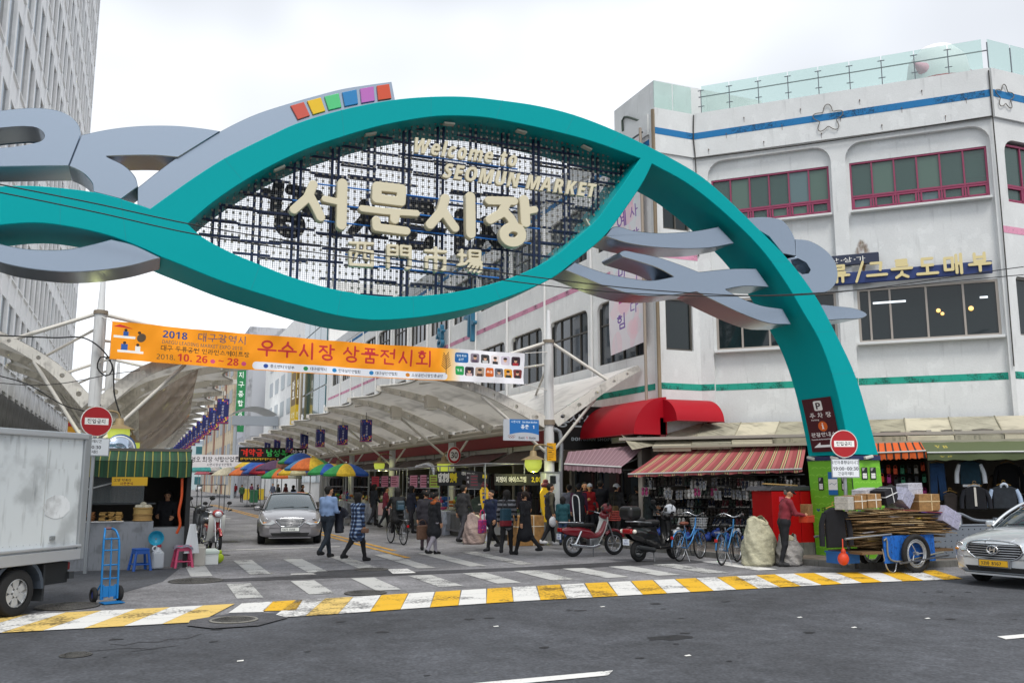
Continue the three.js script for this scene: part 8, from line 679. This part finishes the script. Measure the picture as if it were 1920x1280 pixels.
person('person in dark clothes half hidden behind the woman with the orange scarf', { h: 1.58, pos: gp(797, 1032), turn: face(.3, -1), top: 0x24222a, legs: 0x33262e, stride: .18, hairStyle: 'perm', coarse: 1.3 }); { const b = thing('tote_bag', 'tan shopping bag beside the woman with the orange scarf', 'bag', [6.75, .55, -22.55], .3); part('bag', rbox(.3, .36, .1, .03, 0, 0, 0), bagM(0x7a5a48), b); part('strap', torus(.12, .012, 0, .2, 0, 0, 0, 0, 16, 5), M(0x5a4034, .7), b); }
{ const p = person('woman in royal blue jacket walking with a pink patterned tote bag', { h: 1.6, pos: gp(921, 1032), turn: face(-.85, .35), top: 0x16213c, legs: 0x0f0f12, stride: .3, shoe: 0x2a2a2e, arms: [[.3, .9, .05], [.05, .2, .1]], hem: .78 }); const b = thing('tote_bag', 'pink patterned tote bag hanging from the woman in royal blue jacket', 'bag', p.w[0].clone().add(V(.02, -.33, .05)), .6); const tx = canvas(64, 64, (x) => { x.fillStyle = '#b02a6a'; x.fillRect(0, 0, 64, 64); for (let i = 0; i < 40; i++) { x.fillStyle = pick(['#6a3a8a', '#d87aa0', '#3a4a8a', '#c04a50']); x.fillRect(rnd(0, 60), rnd(0, 60), rnd(3, 12), rnd(3, 9)); } }); part('bag', rbox(.32, .36, .09, .03, 0, 0, 0), M(0xffffff, .7, 0, { map: tx }), b); part('strap', tube([[-.1, .17, 0], [-.06, .42, 0], [.06, .42, 0], [.1, .17, 0]], .014, 14, 6), M(0xc01f60, .6), b); }
{ const p = person('woman in grey striped top with a red and teal shoulder bag', { h: 1.6, pos: gp(950, 1040), turn: face(.5, -.8), top: 0x55565c, pattern: (x, y) => (Math.sin(y * 48) > .1 ? 0x6d6e74 : 0x1d1d21), legs: 0x0e0e11, stride: -.25, hem: .8, hairStyle: 'bob' }); const b = thing('shoulder_bag', 'red and teal shoulder bag of the woman in striped top', 'bag', [p.position.x - .1, .95, p.position.z + .18], .5); part('bag', rbox(.36, .42, .12, .04, 0, 0, 0), bagM(0x1f4a5c), b); part('base', rbox(.365, .16, .125, .03, 0, -.15, 0), bagM(0x8a1c2a), b); part('strap', tube([[-.12, .2, 0], [0, .5, -.06], [.12, .2, 0]], .014, 12, 6), M(0x2a2a2e, .7), b); }
person('woman with curly hair in a long black coat walking away', { h: 1.58, pos: gp(985, 1040), turn: face(-.5, -.75), top: 0x121319, legs: 0x101014, stride: .34, hem: .55, hemR: .21, hairStyle: 'perm', hair: 0x2a1e18 });
{ const p = person('young man in black quilted vest and olive shirt carrying white bags', { h: 1.76, pos: gp(1032, 1022), turn: face(.95, .1), top: 0x1a1b20, sleeve: 0x4a4638, legs: 0x16171c, shoe: 0xcfcfd0, stride: .2, hem: .8, hemR: .16, arms: [[-.15, .4, .1], [-.1, .3, .1]] }); const b = tag(part('plastic_bag', [ball(.13, 0, -.16, 0, .9, 1.15, .6), tube([[-.04, 0, 0], [0, -.08, 0], [.04, 0, 0]], .01, 8, 5)], MP(0xd6d8dc, .4, 0, { transmission: .2 })), 'white plastic bag in the hand of the young man in vest', 'bag'); b.position.copy(p.w[0]).add(V(-.03, -.08, .02)); }
person('child in teal jacket standing behind the dark red motorcycle', { h: 1.28, pos: gk(1056, 1022), turn: face(.4, -.9), top: 0x14464e, legs: 0x2a3a58, stride: .05, hairStyle: 'bob' }); person('person in grey striped shirt looking into the shop beside the purple awning', { h: 1.6, pos: gk(1068, 1012), turn: face(.3, -1), top: 0x6d6f78, legs: 0x26262c, stride: .05, short: true }); person('person in purple and black jacket with dark cap behind the dark red motorcycle', { h: 1.62, pos: gk(1086, 1014), turn: face(.6, -.8), top: 0x1c2028, sleeve: 0x4c1c3c, legs: 0x1a1a20, hairStyle: 'cap', cap: 0x20222a, stride: .06 }); person('person in bright red jacket and pale cap before the shoe shop', { h: 1.62, pos: gk(1107, 1008), turn: face(-.3, .95), top: 0x9c141c, legs: 0x22242a, hairStyle: 'cap', cap: 0xaab0ba, stride: .05, arms: [[.5, 1.3, .1], [.2, .5, .1]] }); person('tall person in dark navy coat beside the red jacket', { h: 1.72, pos: gk(1127, 1008), turn: face(.6, -.8), top: 0x10121c, legs: 0x121218, hem: .6, hemR: .2, stride: .05 });
{ const p = person('woman in black jacket and white visor with a leopard shoulder bag', { h: 1.62, pos: gk(1157, 1012), turn: face(.85, -.4), top: 0x131418, legs: 0x18181c, hairStyle: 'cap', cap: 0xc9ccd2, stride: .05 }); const b = thing('shoulder_bag', 'leopard patterned shoulder bag of the woman in white visor', 'bag', [p.position.x - .16, 1.02, p.position.z + .2], .5); part('bag', rbox(.3, .22, .1, .05, 0, 0, 0), bagM(0x6a5636), b); part('strap', tube([[-.1, .1, 0], [.05, .42, -.05], [.14, .5, -.1]], .012, 10, 5), M(0x2a2420, .7), b); }
person('woman in black coat bending over the shoe racks', { h: 1.58, pos: gk(1192, 1012), turn: face(.8, -.6), top: 0x101114, legs: 0x15151a, lean: .35, stride: .05, hairStyle: 'perm' }); person('older woman in dark green coat standing before the black scooter', { h: 1.55, pos: gk(1216, 1016), turn: face(.8, .3), top: 0x1c2628, legs: 0x1c1c22, hem: .6, hemR: .2, hairStyle: 'perm', stride: .05, arms: [[.2, .6, .1], [.3, 1.0, .1]] }); person('person in maroon top crouching near the bicycle basket', { h: 1.5, pos: gk(1245, 1008), turn: face(.2, -1), top: 0x4a141c, sleeve: 0x2a2a30, legs: 0x1a1a20, lean: .4, stride: .05 }); person('man in bright blue jacket facing the shoe racks', { h: 1.68, pos: gk(1293, 1008), turn: face(.3, -.95), top: 0x123a66, legs: 0x16181e, stride: .05 }); { const p = person('man in black jacket with bright blue scarf looking down', { h: 1.72, pos: gk(1312, 1010), turn: face(-.4, .9), top: 0x101218, legs: 0x16161c, stride: .05, look: [-.2, .25], collar: 0x1f86b8 }); const s = tag(part('scarf', [tube([[-.03, .1, .1], [-.03, -.1, .15], [-.04, -.42, .14]], .035, 10, 8)], bagM(0x1f86b8)), 'bright blue scarf of the man in black jacket', 'scarf'); s.position.set(p.position.x, p.position.y + 1.36, p.position.z); s.rotation.y = p.rotation.y; }
{ const p = person('man in maroon sweater and black cap sorting boxes beside the red cabinet', { h: 1.68, pos: gp(1474, 1062), turn: face(.92, .3), top: 0x7a2430, legs: 0x16171d, shoe: 0x3a3a3c, hairStyle: 'cap', cap: 0x141416, hair: 0x6a625c, stride: .07, lean: .18, look: [0, .35], arms: [[.35, 1.0, .08], [.35, 1.05, .08]], hem: .9 }); const m = p.w[0].clone().lerp(p.w[1], .5), b = thing('cardboard_box', 'open brown carton held by the man in maroon sweater', 'box', m.clone().add(V(.12, .1, .02)), .3); part('carton', rbox(.18, .26, .2, .006, 0, 0, 0), bagM(0xa87f4e), b); const d = tag(part('shoe_box', [rbox(.3, .12, .2, .008, 0, 0, 0), box(.31, .02, .21, 0, .07, 0, 0, 0, .08)], M(0xc8401a, .6)), 'orange shoe box held under the brown carton', 'box'); d.position.copy(m).add(V(.06, -.1, .08)); d.rotation.y = .3; }
person('vendor in grey padded jacket and black knit hat behind the cardboard heap', { h: 1.6, pos: [17.2, .12, -17.2], turn: face(-.9, .2), top: 0x6a685e, legs: 0x22242a, hairStyle: 'cap', cap: 0x101012, lean: .15, stride: .05 }); person('woman with curly dark hair seated behind the grey barrier', { h: 1.5, pos: [17.55, .12, -16.1], turn: face(.7, -.7), top: 0x1d1d22, legs: 0x1a1a1e, sit: .5, hairStyle: 'perm', hair: 0x2c1c18 }); person('kiosk vendor in dark clothes standing inside the snack kiosk', { h: 1.6, pos: [.62, 0, -22.3], turn: face(-.3, 1), top: 0x191a20, legs: 0x16161a, hairStyle: 'bob', stride: .03, arms: [[.5, .9, .1], [.5, .8, .1]] }); person('ice-cream seller behind the black price banner', { h: 1.6, pos: [12.0, .12, -28.2], turn: face(-.5, .8), top: 0x2a2430, legs: 0x1c1c20, coarse: 1.2 }); person('man in dark shirt standing beside the conduit pipe', { h: 1.68, pos: [12.95, .12, -25.6], turn: face(-.4, .9), top: 0x15161a, legs: 0x1a1a20, coarse: 1.2 });
[[452, 942, 0x2c4a2c, 'green jacket beside the yellow bins', -.2, .9], [440, 932, 0x8a1c24, 'red jacket walking down the far street', .1, -1], [424, 925, 0x2a3a4c, 'navy jacket walking down the far street', .2, -1], [404, 926, 0xb4b2b0, 'white top in the far street', 0, -1], [411, 925, 0x5a5a60, 'grey top in the far street', .1, -1], [470, 940, 0x5a2440, 'plum coat beside the far stalls', .8, -.4], [482, 938, 0x1c1c24, 'black coat beside the far stalls', .8, .2], [520, 945, 0x3a3f3c, 'dark vest minding the far stalls', -.8, .4], [534, 948, 0x6a2c2c, 'rust apron minding the far stalls', -.8, .3], [392, 922, 0x24262e, 'dark coat behind the far walkers', 0, 1], [384, 920, 0x8a4a2c, 'orange jacket behind the far walkers', 0, 1], [510, 940, 0x444a5a, 'slate coat among the parasols', -.5, .6], [548, 958, 0x1a1c22, 'black padded coat at the parasol stall', .9, -.3], [565, 962, 0x4a3a30, 'brown jacket at the parasol stall', .9, .2], [700, 985, 0x22262e, 'charcoal jacket at the dried food stall', .9, -.2], [722, 990, 0x7a2c3c, 'rose coat at the dried food stall', .9, .1], [770, 1000, 0x1c2030, 'navy parka at the snack stall', .95, -.2], [868, 1018, 0x2a2a2c, 'black fleece at the tarpaulin stall', .9, -.4], [416, 918, 0x3a4a3a, 'moss jacket beyond the far walkers', 0, -1], [398, 916, 0x1c1c20, 'black suit beyond the far walkers', .1, 1], [430, 918, 0x8a8c90, 'silver jacket beyond the far walkers', 0, -1]].forEach(([u, v, c, lab, dx, dz], i) => person('person in ' + lab, { h: 1.62 + (i % 3) * .05, pos: gp(u, v), turn: face(dx, dz), top: c, legs: [0x1c1e26, 0x2a2a30, 0x3a3a40][i % 3], stride: .2, coarse: i > 11 && i < 18 ? 1.35 : 2, hairStyle: i % 2 ? 'short' : 'bob', group: 'people in the far market street' }));
[[462, 925, 0xb9a022, 'yellow'], [475, 930, 0x1f5a3a, 'green'], [487, 925, 0xb9a022, 'amber']].forEach(([u, v, c, n]) => { const p = G(u, v + 12), t = thing('stall_bin', n + ' bin with printed front beside the far stalls', 'bin', p); part('body', rbox(.7, 1.1, .6, .04, 0, .55, 0), M(c, .6), t); part('lid', rbox(.74, .08, .64, .03, 0, 1.13, 0), M(c, .5), t); });
renderer.render(scene, camera);
